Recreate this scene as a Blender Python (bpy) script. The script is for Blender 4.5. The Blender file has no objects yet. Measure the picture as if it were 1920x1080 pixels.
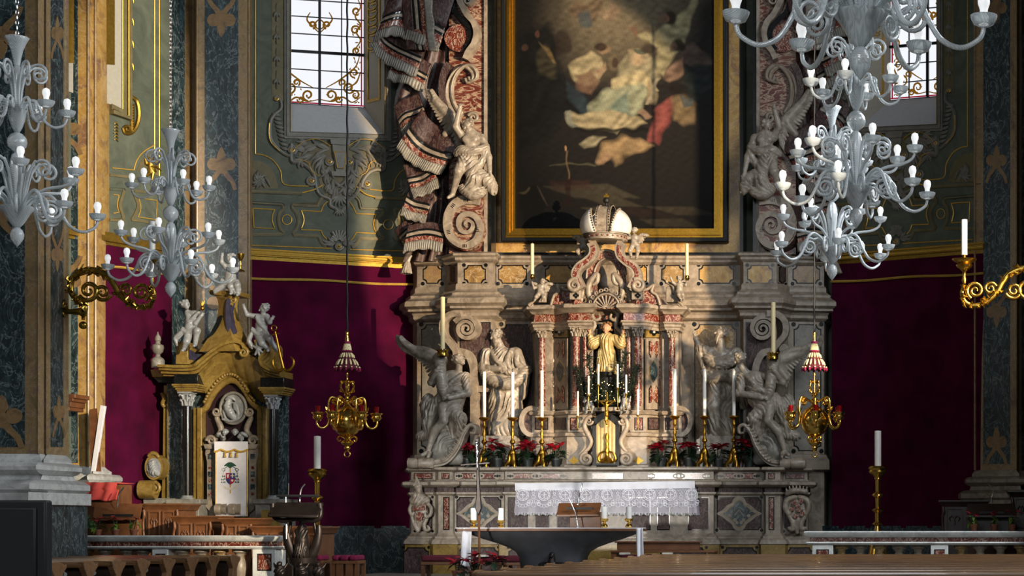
import bpy, bmesh, math, random
import numpy as np
from mathutils import Vector, Matrix
from mathutils.geometry import tessellate_polygon

# ---------------------------------------------------------------- camera, world, lamps, exposure
F, VX, HY = 3450.0, 1800.0, 985.0          # focal length and principal point in pixels of a 1920x1080 frame
CX, CZ = 5.77, 1.25                        # the photographer stands right of the altar axis
scn = bpy.context.scene
col = scn.collection
cam = bpy.data.cameras.new('camera'); camo = bpy.data.objects.new('camera', cam); col.objects.link(camo)
camo.location = (CX, 0, CZ); camo.rotation_euler = (math.pi/2, 0, 0)
cam.sensor_width = 36; cam.lens = F/1920*36
cam.shift_x = (960-VX)/1920; cam.shift_y = (HY-540)/1920
cam.clip_end = 200
scn.camera = camo
scn.view_settings.view_transform = 'Standard'; scn.view_settings.look = 'None'
scn.view_settings.exposure = 0.0; scn.view_settings.gamma = 1.0
scn.view_settings.use_curve_mapping = False
w = bpy.data.worlds.new('dim church air'); scn.world = w; w.use_nodes = True
w.node_tree.nodes['Background'].inputs[0].default_value = (0.80, 0.88, 1.0, 1)
w.node_tree.nodes['Background'].inputs[1].default_value = 0.03

def spot(name, loc, target, power, color, size_deg, blend=.3, radius=.12):
    l = bpy.data.lights.new(name, 'SPOT'); l.energy = power; l.color = color
    l.spot_size = math.radians(size_deg); l.spot_blend = blend; l.shadow_soft_size = radius
    o = bpy.data.objects.new(name, l); col.objects.link(o); o.location = loc
    o.rotation_euler = (Vector(target)-Vector(loc)).to_track_quat('-Z', 'Y').to_euler()
    return o
def area(name, loc, target, power, color, sx, sy):
    l = bpy.data.lights.new(name, 'AREA'); l.shape = 'RECTANGLE'; l.size = sx; l.size_y = sy; l.energy = power; l.color = color
    o = bpy.data.objects.new(name, l); col.objects.link(o); o.location = loc
    o.rotation_euler = (Vector(target)-Vector(loc)).to_track_quat('-Z', 'Y').to_euler()
    return o
# low winter sun through the nave, thrown on the left half of the sanctuary
o_ = spot('sun_beam_altar', (16.6, 12.0, 5.2), (-.3, 30.8, 6.3), 60000, (1.0, .73, .45), 18.5, .1, .12); o_.scale = (.56, 1, 1)
o_ = spot('sun_beam_pillars', (14, 6.0, 7.0), (-6.75, 28.6, 4.8), 54000, (1.0, .84, .62), 22, .2, .3); o_.scale = (.25, 1, 1)
# flood lamp low on a nave pillar, turned to the altar front
o_ = spot('altar_floodlight', (-2.0, 13.0, 2.6), (-1.0, 30.2, 1.75), 8000, (1.0, .95, .87), 22, .8, .15); o_.scale = (1, .5, 1)
# cool daylight fill from added area lamps; no window is seen there
area('west_fill_lamp', (3, -4, 10), (1, 20, 4.5), 1150, (.90, .95, 1.0), 5, 5)  # added behind the camera to brighten the chandeliers from the front
area('choir_fill_lamp', (8.5, 21.5, 9), (-6.5, 29, 5), 1100, (.92, .96, 1.0), 2.2, 5)  # added fill that lifts the left flank, pilaster and throne
area('nave_fill_lamp', (13, 13, 11), (0, 6, 4), 1300, (.90, .95, 1.0), 3, 6)  # added; turned backward to light the chandeliers, not the altar
area('nave_fill_lamp', (-13, 13, 11), (-3, 3, 4), 600, (.90, .95, 1.0), 3, 6)  # added twin on the left, turned backward the same way

# ---------------------------------------------------------------- helpers
def lin(c):
    return tuple((v/12.92 if v <= .04045 else ((v+.055)/1.055)**2.4) for v in c)
def hexc(h):
    h = h.lstrip('#'); return lin(tuple(int(h[i:i+2], 16)/255 for i in (0, 2, 4)))

def P(px, py, D, h=0.0):
    return (CX+(px-VX)*D/F, D-h, CZ+(HY-py)*D/F)
def front(D):
    def m(px, py, h=0.0): return (CX+(px-VX)*D/F, D-h, CZ+(HY-py)*D/F)
    m.s = D/F
    return m
def plan(px, D):
    return (CX+(px-VX)*D/F, D)
def wallmap(A, B):
    ax, ay = plan(*A); bx, by = plan(*B)
    dx, dy = bx-ax, by-ay; L = math.hypot(dx, dy); nx, ny = dy/L, -dx/L
    if ny > 0: nx, ny = -nx, -ny
    c = nx*(ax-CX)+ny*ay
    def m(px, py, h=0.0):
        rx, rz = (px-VX)/F, (HY-py)/F
        t = c/(nx*rx+ny)
        return (CX+rx*t+nx*h, t+ny*h, CZ+rz*t)
    m.s = (A[1]+B[1])/2/F
    m.n = (nx, ny); m.a = (ax, ay); m.b = (bx, by)
    return m

class MB:
    def __init__(s): s.v = []; s.f = []
    def add(s, vs, fs):
        o = len(s.v); s.v.extend(vs); s.f.extend([tuple(i+o for i in f) for f in fs]); return s
    def box(s, x0, x1, y0, y1, z0, z1):
        return s.add([(x0,y0,z0),(x1,y0,z0),(x1,y1,z0),(x0,y1,z0),(x0,y0,z1),(x1,y0,z1),(x1,y1,z1),(x0,y1,z1)],
                     [(0,1,5,4),(1,2,6,5),(2,3,7,6),(3,0,4,7),(4,5,6,7),(3,2,1,0)])
    def slab(s, loops, m, h0=0.0, h1=.02, back=False):
        if not isinstance(loops[0][0], (tuple, list)): loops = [loops]
        pts = [p for l in loops for p in l]; n = len(pts)
        tri = tessellate_polygon([[Vector((p[0], p[1], 0)) for p in l] for l in loops])
        vs = [m(p[0], p[1], h1) for p in pts]+[m(p[0], p[1], h0) for p in pts]
        fs = []
        for t in tri:
            a, b, c = t
            ar = (pts[b][0]-pts[a][0])*(pts[c][1]-pts[a][1])-(pts[b][1]-pts[a][1])*(pts[c][0]-pts[a][0])
            t = (a, b, c) if ar < 0 else (c, b, a)
            fs.append(t)
            if back: fs.append((t[2]+n, t[1]+n, t[0]+n))
        o = 0
        for li, l in enumerate(loops):
            k = len(l)
            ar = sum(l[i][0]*l[(i+1) % k][1]-l[(i+1) % k][0]*l[i][1] for i in range(k))
            ccw = (ar < 0) == (li == 0)
            for i in range(k):
                a, b = o+i, o+(i+1) % k
                fs.append((a, a+n, b+n, b) if ccw else (b, b+n, a+n, a))
            o += k
        return s.add(vs, fs)
    def rect(s, x0, y0, x1, y1, m, h0=0.0, h1=.02):
        return s.slab([(x0, y0), (x1, y0), (x1, y1), (x0, y1)], m, h0, h1)
    def tube(s, pts, r, n=8, cap=True, flat=None):
        pts = [Vector(p) for p in pts]; k = len(pts)
        rr = [r]*k if not hasattr(r, '__len__') else list(r)
        if len(rr) != k:
            rr = [float(np.interp(i/(k-1), np.linspace(0, 1, len(rr)), rr)) for i in range(k)]
        t0 = (pts[1]-pts[0]).normalized()
        up = Vector((0, -1, 0)) if abs(t0.y) < .9 else Vector((0, 0, 1))
        vs = []; fs = []
        for i in range(k):
            t = (pts[min(i+1, k-1)]-pts[max(i-1, 0)])
            t = t.normalized() if t.length > 1e-9 else t0
            a = up-t*up.dot(t)
            if a.length < 1e-6: a = t.orthogonal()
            a.normalize(); b = t.cross(a); up = a
            for j in range(n):
                an = 2*math.pi*j/n
                vs.append(tuple(pts[i]+(a*math.cos(an)*(flat or 1)+b*math.sin(an))*rr[i]))
        for i in range(k-1):
            for j in range(n):
                j2 = (j+1) % n
                fs.append((i*n+j, i*n+j2, (i+1)*n+j2, (i+1)*n+j))
        if cap:
            fs.append(tuple(range(n))[::-1]); fs.append(tuple((k-1)*n+j for j in range(n)))
        return s.add(vs, fs)
    def ptube(s, pts, m, r, n=6, h=0.0, flat=None, cap=True):
        sc = m.s; rr = [x*sc for x in r] if hasattr(r, '__len__') else r*sc
        return s.tube([m(p[0], p[1], h+(p[2]*sc if len(p) > 2 else 0)) for p in pts], rr, n, cap, flat)
    def lathe(s, prof, c, n=16, sy=1.0):
        cx, cy, cz = c; k = len(prof); vs = []; fs = []
        for r, z in prof:
            for j in range(n):
                a = 2*math.pi*j/n
                vs.append((cx+r*math.cos(a), cy+r*math.sin(a)*sy, cz+z))
        for i in range(k-1):
            for j in range(n):
                j2 = (j+1) % n
                fs.append((i*n+j, i*n+j2, (i+1)*n+j2, (i+1)*n+j))
        fs.append(tuple(range(n))[::-1]); fs.append(tuple((k-1)*n+j for j in range(n)))
        return s.add(vs, fs)
    def plathe(s, prof, px, py, D, n=16):
        """profile in px: (radius, image y) listed downward or upward, axis at px"""
        sc = D/F; c = P(px, py, D)
        pr = [(max(r, .02)*sc, (py-y)*sc) for r, y in prof]
        if pr[0][1] > pr[-1][1]: pr = pr[::-1]
        return s.lathe(pr, c, n)
    def ell(s, c, r, n=10, k=7, rot=None):
        vs = []; fs = []
        for i in range(1, k):
            t = math.pi*i/k
            for j in range(n):
                a = 2*math.pi*j/n
                v = Vector((r[0]*math.sin(t)*math.cos(a), r[1]*math.sin(t)*math.sin(a), r[2]*math.cos(t)))
                if rot: v = rot @ v
                vs.append((c[0]+v.x, c[1]+v.y, c[2]+v.z))
        for q in (1, -1):
            v = Vector((0, 0, r[2]*q))
            if rot: v = rot @ v
            vs.append((c[0]+v.x, c[1]+v.y, c[2]+v.z))
        T = (k-1)*n
        for i in range(k-2):
            for j in range(n):
                j2 = (j+1) % n
                fs.append((i*n+j, (i+1)*n+j, (i+1)*n+j2, i*n+j2))
        for j in range(n):
            fs.append((T, j, (j+1) % n)); fs.append((T+1, (k-2)*n+(j+1) % n, (k-2)*n+j))
        return s.add(vs, fs)
    def sweep(s, path, prof, closed=False, cap=True):
        """path: plan points (x,y); prof: (out,z), out to the right-hand side of travel (towards the viewer for left-to-right)"""
        k = len(path); n = len(prof); vs = []; fs = []
        for i in range(k):
            p = Vector(path[i])
            a = Vector(path[i-1]) if (i > 0 or closed) else None
            b = Vector(path[(i+1) % k]) if (i < k-1 or closed) else None
            d1 = (p-a).normalized() if a is not None else None
            d2 = (b-p).normalized() if b is not None else None
            if d1 is None: d1 = d2
            if d2 is None: d2 = d1
            n1 = Vector((d1.y, -d1.x)); n2 = Vector((d2.y, -d2.x))
            mt = (n1+n2)
            if mt.length < 1e-6: mt = n1
            mt.normalize(); sc = 1/max(.25, mt.dot(n1))
            for o, z in prof:
                vs.append((p.x+mt.x*o*sc, p.y+mt.y*o*sc, z))
        for i in range(k if closed else k-1):
            i2 = (i+1) % k
            for j in range(n-1):
                fs.append((i*n+j, i2*n+j, i2*n+j+1, i*n+j+1))
        if cap and not closed:
            fs.append(tuple(range(n))); fs.append(tuple((k-1)*n+j for j in range(n))[::-1])
        return s.add(vs, fs)
    def grid(s, fn, nu, nv):
        vs = [tuple(fn(i/nu, j/nv)) for j in range(nv+1) for i in range(nu+1)]
        fs = [(j*(nu+1)+i, j*(nu+1)+i+1, (j+1)*(nu+1)+i+1, (j+1)*(nu+1)+i) for j in range(nv) for i in range(nu)]
        return s.add(vs, fs)

def mesh_of(mb, name, mat, smooth=35):
    me = bpy.data.meshes.new(name)
    me.from_pydata(mb.v, [], mb.f)
    me.materials.append(mat)
    if smooth:
        me.polygons.foreach_set('use_smooth', [True]*len(me.polygons))
        me.set_sharp_from_angle(angle=math.radians(smooth))
    me.update()
    return me
def link(name, me, parent=None):
    o = bpy.data.objects.new(name, me); col.objects.link(o)
    if parent is not None:
        o.parent = parent; o.matrix_parent_inverse = Matrix.Translation(-root_loc(parent))
    return o
def root_loc(o):
    v = Vector(o.location)
    return v
def tag(o, label=None, cat=None, group=None, kind=None):
    if label: o['label'] = label
    if cat: o['category'] = cat
    if group: o['group'] = group
    if kind: o['kind'] = kind
    return o
def thing(name, label, cat, loc=(0, 0, 0), group=None):
    o = bpy.data.objects.new(name, None); col.objects.link(o); o.location = loc; o.empty_display_size = .2
    return tag(o, label, cat, group)
def part(name, mb, mat, parent=None, smooth=35, bevel=None, label=None):
    if len(mb.v) == 0: return None
    o = link(name, mesh_of(mb, name, mat, smooth), parent)
    if bevel:
        b = o.modifiers.new('bevel', 'BEVEL'); b.width = bevel; b.segments = 2; b.limit_method = 'ANGLE'; b.angle_limit = math.radians(40)
    if label: o['label'] = label
    return o
def struct(name, mb, mat, parent=None, smooth=35, bevel=None):
    o = part(name, mb, mat, parent, smooth, bevel)
    if parent is None: o['kind'] = 'structure'
    return o
def kids(o): return [c for c in bpy.data.objects if c.parent == o]
CH = {}
def copy_tree(o, loc=None, scale=None, rotz=None, parent=None, label=None):
    global CH
    c = o.copy(); col.objects.link(c)
    if parent is not None: c.parent = parent
    if loc is not None: c.location = loc
    if scale is not None: c.scale = scale
    if rotz is not None: c.rotation_euler.z = rotz
    if label: c['label'] = label
    for ch in list(o.children): copy_tree(ch, parent=c)
    return c

# ---- 2D shape helpers (pixel space)
def circ(cx, cy, r, n=16, ry=None):
    ry = ry or r
    return [(cx+r*math.cos(2*math.pi*i/n), cy+ry*math.sin(2*math.pi*i/n)) for i in range(n)]
def cham(x0, y0, x1, y1, c, n=4):
    """rectangle with concave round corners"""
    o = []
    for cx, cy, a0 in ((x0, y0, 90), (x1, y0, 180), (x1, y1, 270), (x0, y1, 0)):
        for i in range(n+1):
            a = math.radians(a0-90*i/n) if True else 0
            o.append((cx+c*math.cos(a), cy+c*math.sin(a)))
    return o
def spiral(cx, cy, r0, r1, a0, turns, n=28, ex=1.0):
    o = []
    for i in range(n+1):
        t = i/n; r = r0+(r1-r0)*t**ex; a = math.radians(a0)+2*math.pi*turns*t
        o.append((cx+r*math.cos(a), cy+r*math.sin(a)))
    return o
def bez(p0, p1, p2, p3, n=10):
    o = []
    for i in range(n+1):
        t = i/n; u = 1-t
        o.append(tuple(u**3*a+3*u*u*t*b+3*u*t*t*c+t**3*d for a, b, c, d in zip(p0, p1, p2, p3)))
    return o
def spl(pts, n=6, closed=False):
    """Catmull-Rom through points of any dimension"""
    q = [np.array(p, float) for p in pts]; k = len(q); o = []
    for i in range(k if closed else k-1):
        if closed: a, b, c, d = q[(i-1) % k], q[i], q[(i+1) % k], q[(i+2) % k]
        else: a, b, c, d = q[max(i-1, 0)], q[i], q[i+1], q[min(i+2, k-1)]
        for j in range(n):
            t = j/n
            o.append(tuple(.5*((2*b)+(-a+c)*t+(2*a-5*b+4*c-d)*t*t+(-a+3*b-3*c+d)*t**3)))
    if not closed: o.append(tuple(q[-1]))
    return o
def band(pts, w0, w1=None):
    """outline of a ribbon of width w along a 2D polyline"""
    w1 = w0 if w1 is None else w1
    L = []; R = []; k = len(pts)
    for i in range(k):
        a = pts[max(i-1, 0)]; b = pts[min(i+1, k-1)]
        dx, dy = b[0]-a[0], b[1]-a[1]; l = math.hypot(dx, dy) or 1
        wv = (w0+(w1-w0)*i/(k-1))/2
        L.append((pts[i][0]-dy/l*wv, pts[i][1]+dx/l*wv)); R.append((pts[i][0]+dy/l*wv, pts[i][1]-dx/l*wv))
    return L+R[::-1]

# ---------------------------------------------------------------- materials
MATS = {}
def newmat(name):
    m = bpy.data.materials.new(name); m.use_nodes = True
    nt = m.node_tree; b = nt.nodes['Principled BSDF']
    MATS[name] = m
    return m, nt, b
def N(nt, t, **kw):
    n = nt.nodes.new(t)
    for k, v in kw.items():
        if hasattr(n, k): setattr(n, k, v)
        else: n.inputs[k].default_value = v
    return n
def ramp(nt, stops, fac):
    r = nt.nodes.new('ShaderNodeValToRGB'); e = r.color_ramp.elements
    while len(e) < len(stops): e.new(.5)
    for i, (p, c) in enumerate(stops):
        e[i].position = p; e[i].color = (*c[:3], 1)
    nt.links.new(fac, r.inputs[0]); return r
def coords(nt, scale=(1, 1, 1), kind='Object', rot=(0, 0, 0)):
    tc = nt.nodes.new('ShaderNodeTexCoord'); mp = nt.nodes.new('ShaderNodeMapping')
    mp.inputs['Scale'].default_value = scale; mp.inputs['Rotation'].default_value = rot
    nt.links.new(tc.outputs[kind], mp.inputs[0]); return mp.outputs[0]
def bump(nt, b, h, strength=.3, dist=.01):
    bp = nt.nodes.new('ShaderNodeBump'); bp.inputs['Strength'].default_value = strength; bp.inputs['Distance'].default_value = dist
    nt.links.new(h, bp.inputs['Height']); nt.links.new(bp.outputs[0], b.inputs['Normal'])
def plain(name, c, rough=.5, metal=0.0, spec=.5, var=.12, nscale=18, bmp=0.0, **kw):
    m, nt, b = newmat(name)
    co = coords(nt)
    n = N(nt, 'ShaderNodeTexNoise'); n.inputs['Scale'].default_value = nscale; n.inputs['Detail'].default_value = 5
    nt.links.new(co, n.inputs['Vector'])
    c = hexc(c) if isinstance(c, str) else c
    lo = tuple(max(0, v*(1-var)) for v in c); hi = tuple(min(1, v*(1+var)) for v in c)
    r = ramp(nt, [(.3, lo), (.7, hi)], n.outputs['Fac'])
    nt.links.new(r.outputs[0], b.inputs['Base Color'])
    b.inputs['Roughness'].default_value = rough; b.inputs['Metallic'].default_value = metal
    b.inputs['Specular IOR Level'].default_value = spec
    for k, v in kw.items(): b.inputs[k].default_value = v
    if bmp: bump(nt, b, n.outputs['Fac'], bmp, .01)
    return m
def marble(name, stops, vein, vscale=3.0, vwidth=.06, nscale=2.2, rough=.28, vmix=.8, stretch=(1, 1, 1), dist=1.5):
    """cloudy body colours plus distorted thin veins"""
    m, nt, b = newmat(name)
    co = coords(nt, stretch)
    n = N(nt, 'ShaderNodeTexNoise'); n.inputs['Scale'].default_value = nscale; n.inputs['Detail'].default_value = 8
    n.inputs['Roughness'].default_value = .62; n.inputs['Distortion'].default_value = dist
    nt.links.new(co, n.inputs['Vector'])
    body = ramp(nt, [(p, hexc(c)) for p, c in stops], n.outputs['Fac'])
    v = N(nt, 'ShaderNodeTexNoise'); v.inputs['Scale'].default_value = vscale; v.inputs['Detail'].default_value = 6
    v.inputs['Distortion'].default_value = dist*.8; v.inputs['Roughness'].default_value = .6
    nt.links.new(co, v.inputs['Vector'])
    sub = N(nt, 'ShaderNodeMath', operation='SUBTRACT'); sub.inputs[1].default_value = .5; nt.links.new(v.outputs['Fac'], sub.inputs[0])
    ab = N(nt, 'ShaderNodeMath', operation='ABSOLUTE'); nt.links.new(sub.outputs[0], ab.inputs[0])
    mask = ramp(nt, [(0, (vmix,)*3), (vwidth, (0, 0, 0))], ab.outputs[0])
    mx = N(nt, 'ShaderNodeMix', data_type='RGBA')
    nt.links.new(mask.outputs[0], mx.inputs['Factor']); nt.links.new(body.outputs[0], mx.inputs[6])
    mx.inputs[7].default_value = (*hexc(vein), 1)
    nt.links.new(mx.outputs[2], b.inputs['Base Color'])
    b.inputs['Roughness'].default_value = rough
    return m
marble('marble_yellow', [(.30, '#6d4f48'), (.40, '#8f6c48'), (.50, '#a98545'), (.60, '#b59358'), (.68, '#9b7650'), (.78, '#84665e')], '#c9b48c', 5, .025, 2.6, .3, .5)
marble('marble_inlay', [(.30, '#5c4a3c'), (.45, '#7d6444'), (.55, '#8a6e48'), (.68, '#74584c'), (.78, '#8f7248')], '#a08c68', 5, .02, 2.8, .3, .45)
marble('marble_mauve', [(.30, '#64503f'), (.45, '#85704f'), (.55, '#947a52'), (.68, '#7f675c'), (.78, '#97803f')], '#b8a690', 5, .02, 2.8, .3, .45)
marble('marble_green', [(.30, '#141d1f'), (.48, '#233134'), (.60, '#324448'), (.74, '#4c6064')], '#a3b0b0', 4.2, .02, 5.5, .35, .5, (1, 1, .55), 2.6)
marble('marble_black', [(.3, '#0b0c0d'), (.6, '#141616'), (.8, '#1d2122')], '#3c3d3c', 5, .01, 5, .2, .4)
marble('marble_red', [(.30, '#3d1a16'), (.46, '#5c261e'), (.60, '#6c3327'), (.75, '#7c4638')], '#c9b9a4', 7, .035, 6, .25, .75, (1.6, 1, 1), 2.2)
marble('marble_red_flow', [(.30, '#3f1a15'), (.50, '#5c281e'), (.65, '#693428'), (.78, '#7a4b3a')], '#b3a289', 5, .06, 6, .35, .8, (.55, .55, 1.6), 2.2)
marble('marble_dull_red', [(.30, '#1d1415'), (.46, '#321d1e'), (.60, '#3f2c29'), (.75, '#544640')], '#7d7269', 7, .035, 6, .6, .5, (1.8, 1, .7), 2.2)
marble('curtain_marble', [(.30, '#1b1013'), (.46, '#2d181a'), (.60, '#3d2320'), (.75, '#503832')], '#756a63', 6, .035, 6, .5, .55, (1.8, 1, .7), 2.2)
marble('stone_cream', [(.30, '#665d51'), (.48, '#857a6c'), (.60, '#958a7b'), (.76, '#a89e90')], '#857866', 3, .02, 5, .42, .35)
marble('stone_white', [(.30, '#a5a8a6'), (.48, '#c2c4c1'), (.62, '#d0d1cd'), (.78, '#dcdcd8')], '#8f9494', 2.6, .02, 4, .3, .4)
marble('stone_grey', [(.30, '#5f5d57'), (.48, '#77746c'), (.62, '#858278'), (.78, '#95928a')], '#5c5a55', 3, .02, 4, .45, .35)
marble('statue_stone', [(.26, '#5d554b'), (.45, '#857c70'), (.60, '#979083'), (.76, '#aca599')], '#6b6052', 5, .02, 7, .42, .4)
marble('putto_marble', [(.26, '#6d7072'), (.45, '#85888a'), (.60, '#929596'), (.76, '#a4a7a8')], '#77797a', 5, .015, 7, .35, .4)
marble('ochre_stone', [(.30, '#5c4a22'), (.45, '#775f2b'), (.60, '#856d35'), (.76, '#8d7a45')], '#b09c62', 6, .012, 4, .33, .5)
marble('amber_marble', [(.30, '#5f4c34'), (.45, '#85683c'), (.58, '#947a4e'), (.72, '#6b5a4e')], '#cfc0a0', 5, .03, 4.5, .28, .5)
marble('stucco_green', [(.28, '#3d4337'), (.45, '#4a5144'), (.60, '#555b4d'), (.76, '#60665a')], '#434a3c', 3, .01, 2.2, .7, .3)
marble('stucco_olive', [(.28, '#544d32'), (.5, '#645b3c'), (.76, '#736a48')], '#4b452c', 3, .01, 3, .6, .3)
marble('stucco_grey', [(.28, '#5d5b53'), (.5, '#6f6d64'), (.76, '#7f7d73')], '#55534b', 3, .01, 5, .55, .3)
plain('plaster_white', '#b9bcbf', .8, var=.05)
plain('plaster_jamb', '#a39f92', .8, var=.06)
plain('gilt', '#ad8330', .36, 1.0, var=.18, nscale=25)
plain('gilt_dull', '#94762f', .42, .85, var=.2, nscale=20)
plain('brass', '#dcb45c', .2, 1.0, var=.1, nscale=12)
plain('brass_dark', '#a8893c', .27, 1.0, var=.25, nscale=14)
plain('gold_leaf', '#d8ad4c', .38, .45, var=.15, nscale=25)
plain('gold_thread', '#b8953f', .6)
plain('iron_black', '#121314', .5, .3)
plain('wax', '#e6e4de', .45, var=.03)
plain('wax_ivory', '#e3d2a0', .45, var=.04)
plain('wood_brown', '#6a4327', .45, var=.25, nscale=9)
plain('wood_dark', '#2f2019', .4, var=.3, nscale=9)
plain('leaf_green', '#1c2f1c', .5, var=.35, nscale=30)
plain('leaf_bright', '#5d7a2a', .5, var=.3, nscale=30)
plain('fern_green', '#2f5222', .6, var=.35, nscale=30)
plain('fir_green', '#16241a', .7, var=.3, nscale=30)
plain('bract_red', '#8f0c20', .5, var=.3, nscale=40)
plain('terracotta', '#7c4a33', .7)
plain('pot_dark', '#18201f', .5)
plain('cloth_white', '#dcdce2', .85, var=.04)
plain('cloth_red', '#c0463f', .85, var=.08)
plain('velvet_magenta', '#7b1140', .9, var=.12)
plain('velvet_dark', '#4d0d22', .9, var=.12)
plain('bronze', '#2a2320', .38, .6, var=.25, nscale=8)
plain('bronze_grey', '#4c4d52', .45, .4, var=.2, nscale=6)
plain('chrome', '#c9ccd0', .25, 1.0, var=.05)
plain('plastic_black', '#0c0e10', .6)
plain('flesh_paint', '#b58a6a', .5, var=.06)
plain('hair_paint', '#6d4a28', .5)
plain('robe_paint', '#a38f5e', .42, .15, var=.12)
plain('blue_marble', '#39384a', .25, var=.3, nscale=12)
plain('glass_red', '#8d0a12', .15, **{'Transmission Weight': .5})
plain('glass_clear', '#c8d0d8', .08, **{'Transmission Weight': .9})
plain('paper', '#d8d4c8', .8)

def velvet():
    m, nt, b = newmat('velvet_crimson')
    co = coords(nt, (1, 1, 1))
    n = N(nt, 'ShaderNodeTexNoise'); n.inputs['Scale'].default_value = 2.5; n.inputs['Detail'].default_value = 4
    nt.links.new(co, n.inputs['Vector'])
    r = ramp(nt, [(.3, hexc('#32041d')), (.7, hexc('#4a062a'))], n.outputs['Fac'])
    nt.links.new(r.outputs[0], b.inputs['Base Color'])
    b.inputs['Roughness'].default_value = .95; b.inputs['Specular IOR Level'].default_value = .1
    b.inputs['Sheen Weight'].default_value = .12; b.inputs['Sheen Tint'].default_value = (.8, .1, .3, 1)
    f = N(nt, 'ShaderNodeTexNoise'); f.inputs['Scale'].default_value = 90; nt.links.new(co, f.inputs['Vector'])
    bump(nt, b, f.outputs['Fac'], .25, .004)
velvet()
def murano():
    m, nt, b = newmat('murano_glass')
    co = coords(nt)
    wv = N(nt, 'ShaderNodeTexWave'); wv.inputs['Scale'].default_value = 34; wv.inputs['Distortion'].default_value = 1.2
    wv.bands_direction = 'DIAGONAL'
    nt.links.new(co, wv.inputs['Vector'])
    r = ramp(nt, [(.1, hexc('#cdd5d8')), (.8, hexc('#eaf0f2'))], wv.outputs['Fac'])
    nt.links.new(r.outputs[0], b.inputs['Base Color'])
    b.inputs['Roughness'].default_value = .14; b.inputs['Transmission Weight'].default_value = .5
    b.inputs['IOR'].default_value = 1.4; b.inputs['Specular IOR Level'].default_value = .7
    b.inputs['Coat Weight'].default_value = .5; b.inputs['Coat Roughness'].default_value = .08
    bump(nt, b, wv.outputs['Fac'], .22, .004)
murano()
plain('bulb_glass', '#f4f4f0', .3, var=.01)
b_ = MATS['bulb_glass'].node_tree.nodes['Principled BSDF']
b_.inputs['Emission Color'].default_value = (1, 1, 1, 1); b_.inputs['Emission Strength'].default_value = .45
def emis(name, c, s):
    m = bpy.data.materials.new(name); m.use_nodes = True; nt = m.node_tree
    nt.nodes.remove(nt.nodes['Principled BSDF'])
    e = nt.nodes.new('ShaderNodeEmission'); e.inputs[0].default_value = (*hexc(c), 1); e.inputs[1].default_value = s
    nt.links.new(e.outputs[0], nt.nodes['Material Output'].inputs[0]); MATS[name] = m
emis('window_glass', '#f1f4fa', 1.05)
emis('window_amber', '#9a6a1e', .55)
emis('window_red', '#a8243c', .7)
emis('tree_light', '#ffe2a0', 3.0)
M = MATS
# ================================================================ THE SETTING
FL = wallmap((467, 31.0), (770, 32.1))          # left apse flank
def mirrored(mL, A, B):
    ax, ay = plan(*A); bx, by = plan(*B); L = math.hypot(bx-ax, by-ay); ux, uy = (bx-ax)/L, (by-ay)/L
    nx, ny = (uy, -ux)
    if ny > 0: nx, ny = -nx, -ny
    lx, ly = mL.a; dx, dy = mL.b[0]-lx, mL.b[1]-ly; LL = math.hypot(dx, dy); dx /= LL; dy /= LL
    def m(px, py, h=0.0):
        x, y, z = mL(px, py, 0)
        t = (x-lx)*dx+(y-ly)*dy
        return (ax+ux*t+nx*h, ay+uy*t+ny*h, z)
    m.s = mL.s
    return m
FRm = mirrored(FL, (1825, 30.38), (1588, 31.49))  # right apse flank, fed with left-flank pixels
SB = wallmap((210, 29.07), (310, 30.0))          # left choir side bay
def flipm(m0):
    """mirrored maps turn faces inside out; harmless for shading, kept for clarity"""
    return m0

# floor: nave, sanctuary platform, altar steps
fl = MB(); fl.box(-30, 30, -6, 23.9, -.2, 0); fl.box(-30, 30, 23.9, 40, -.2, .3)
struct('floor', fl, M['stone_grey'])
st = MB(); st.box(-3.9, 3.9, 28.6, 34, .3, .46)
struct('floor_altar_step', st, M['stone_grey'], bevel=.02)
bk = MB(); bk.box(-4.4, 4.4, 32.35, 32.6, 0, 16)
struct('wall_back', bk, M['stucco_green'])
# nave side walls far outside the frame keep the interior closed
sw = MB(); sw.box(-17.2, -17, -6, 34, 0, 16)
struct('wall_left', sw, M['stucco_grey'])
sw = MB(); sw.box(17, 17.2, 12, 34, 0, 3)
struct('wall_right', sw, M['stucco_grey'])

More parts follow.
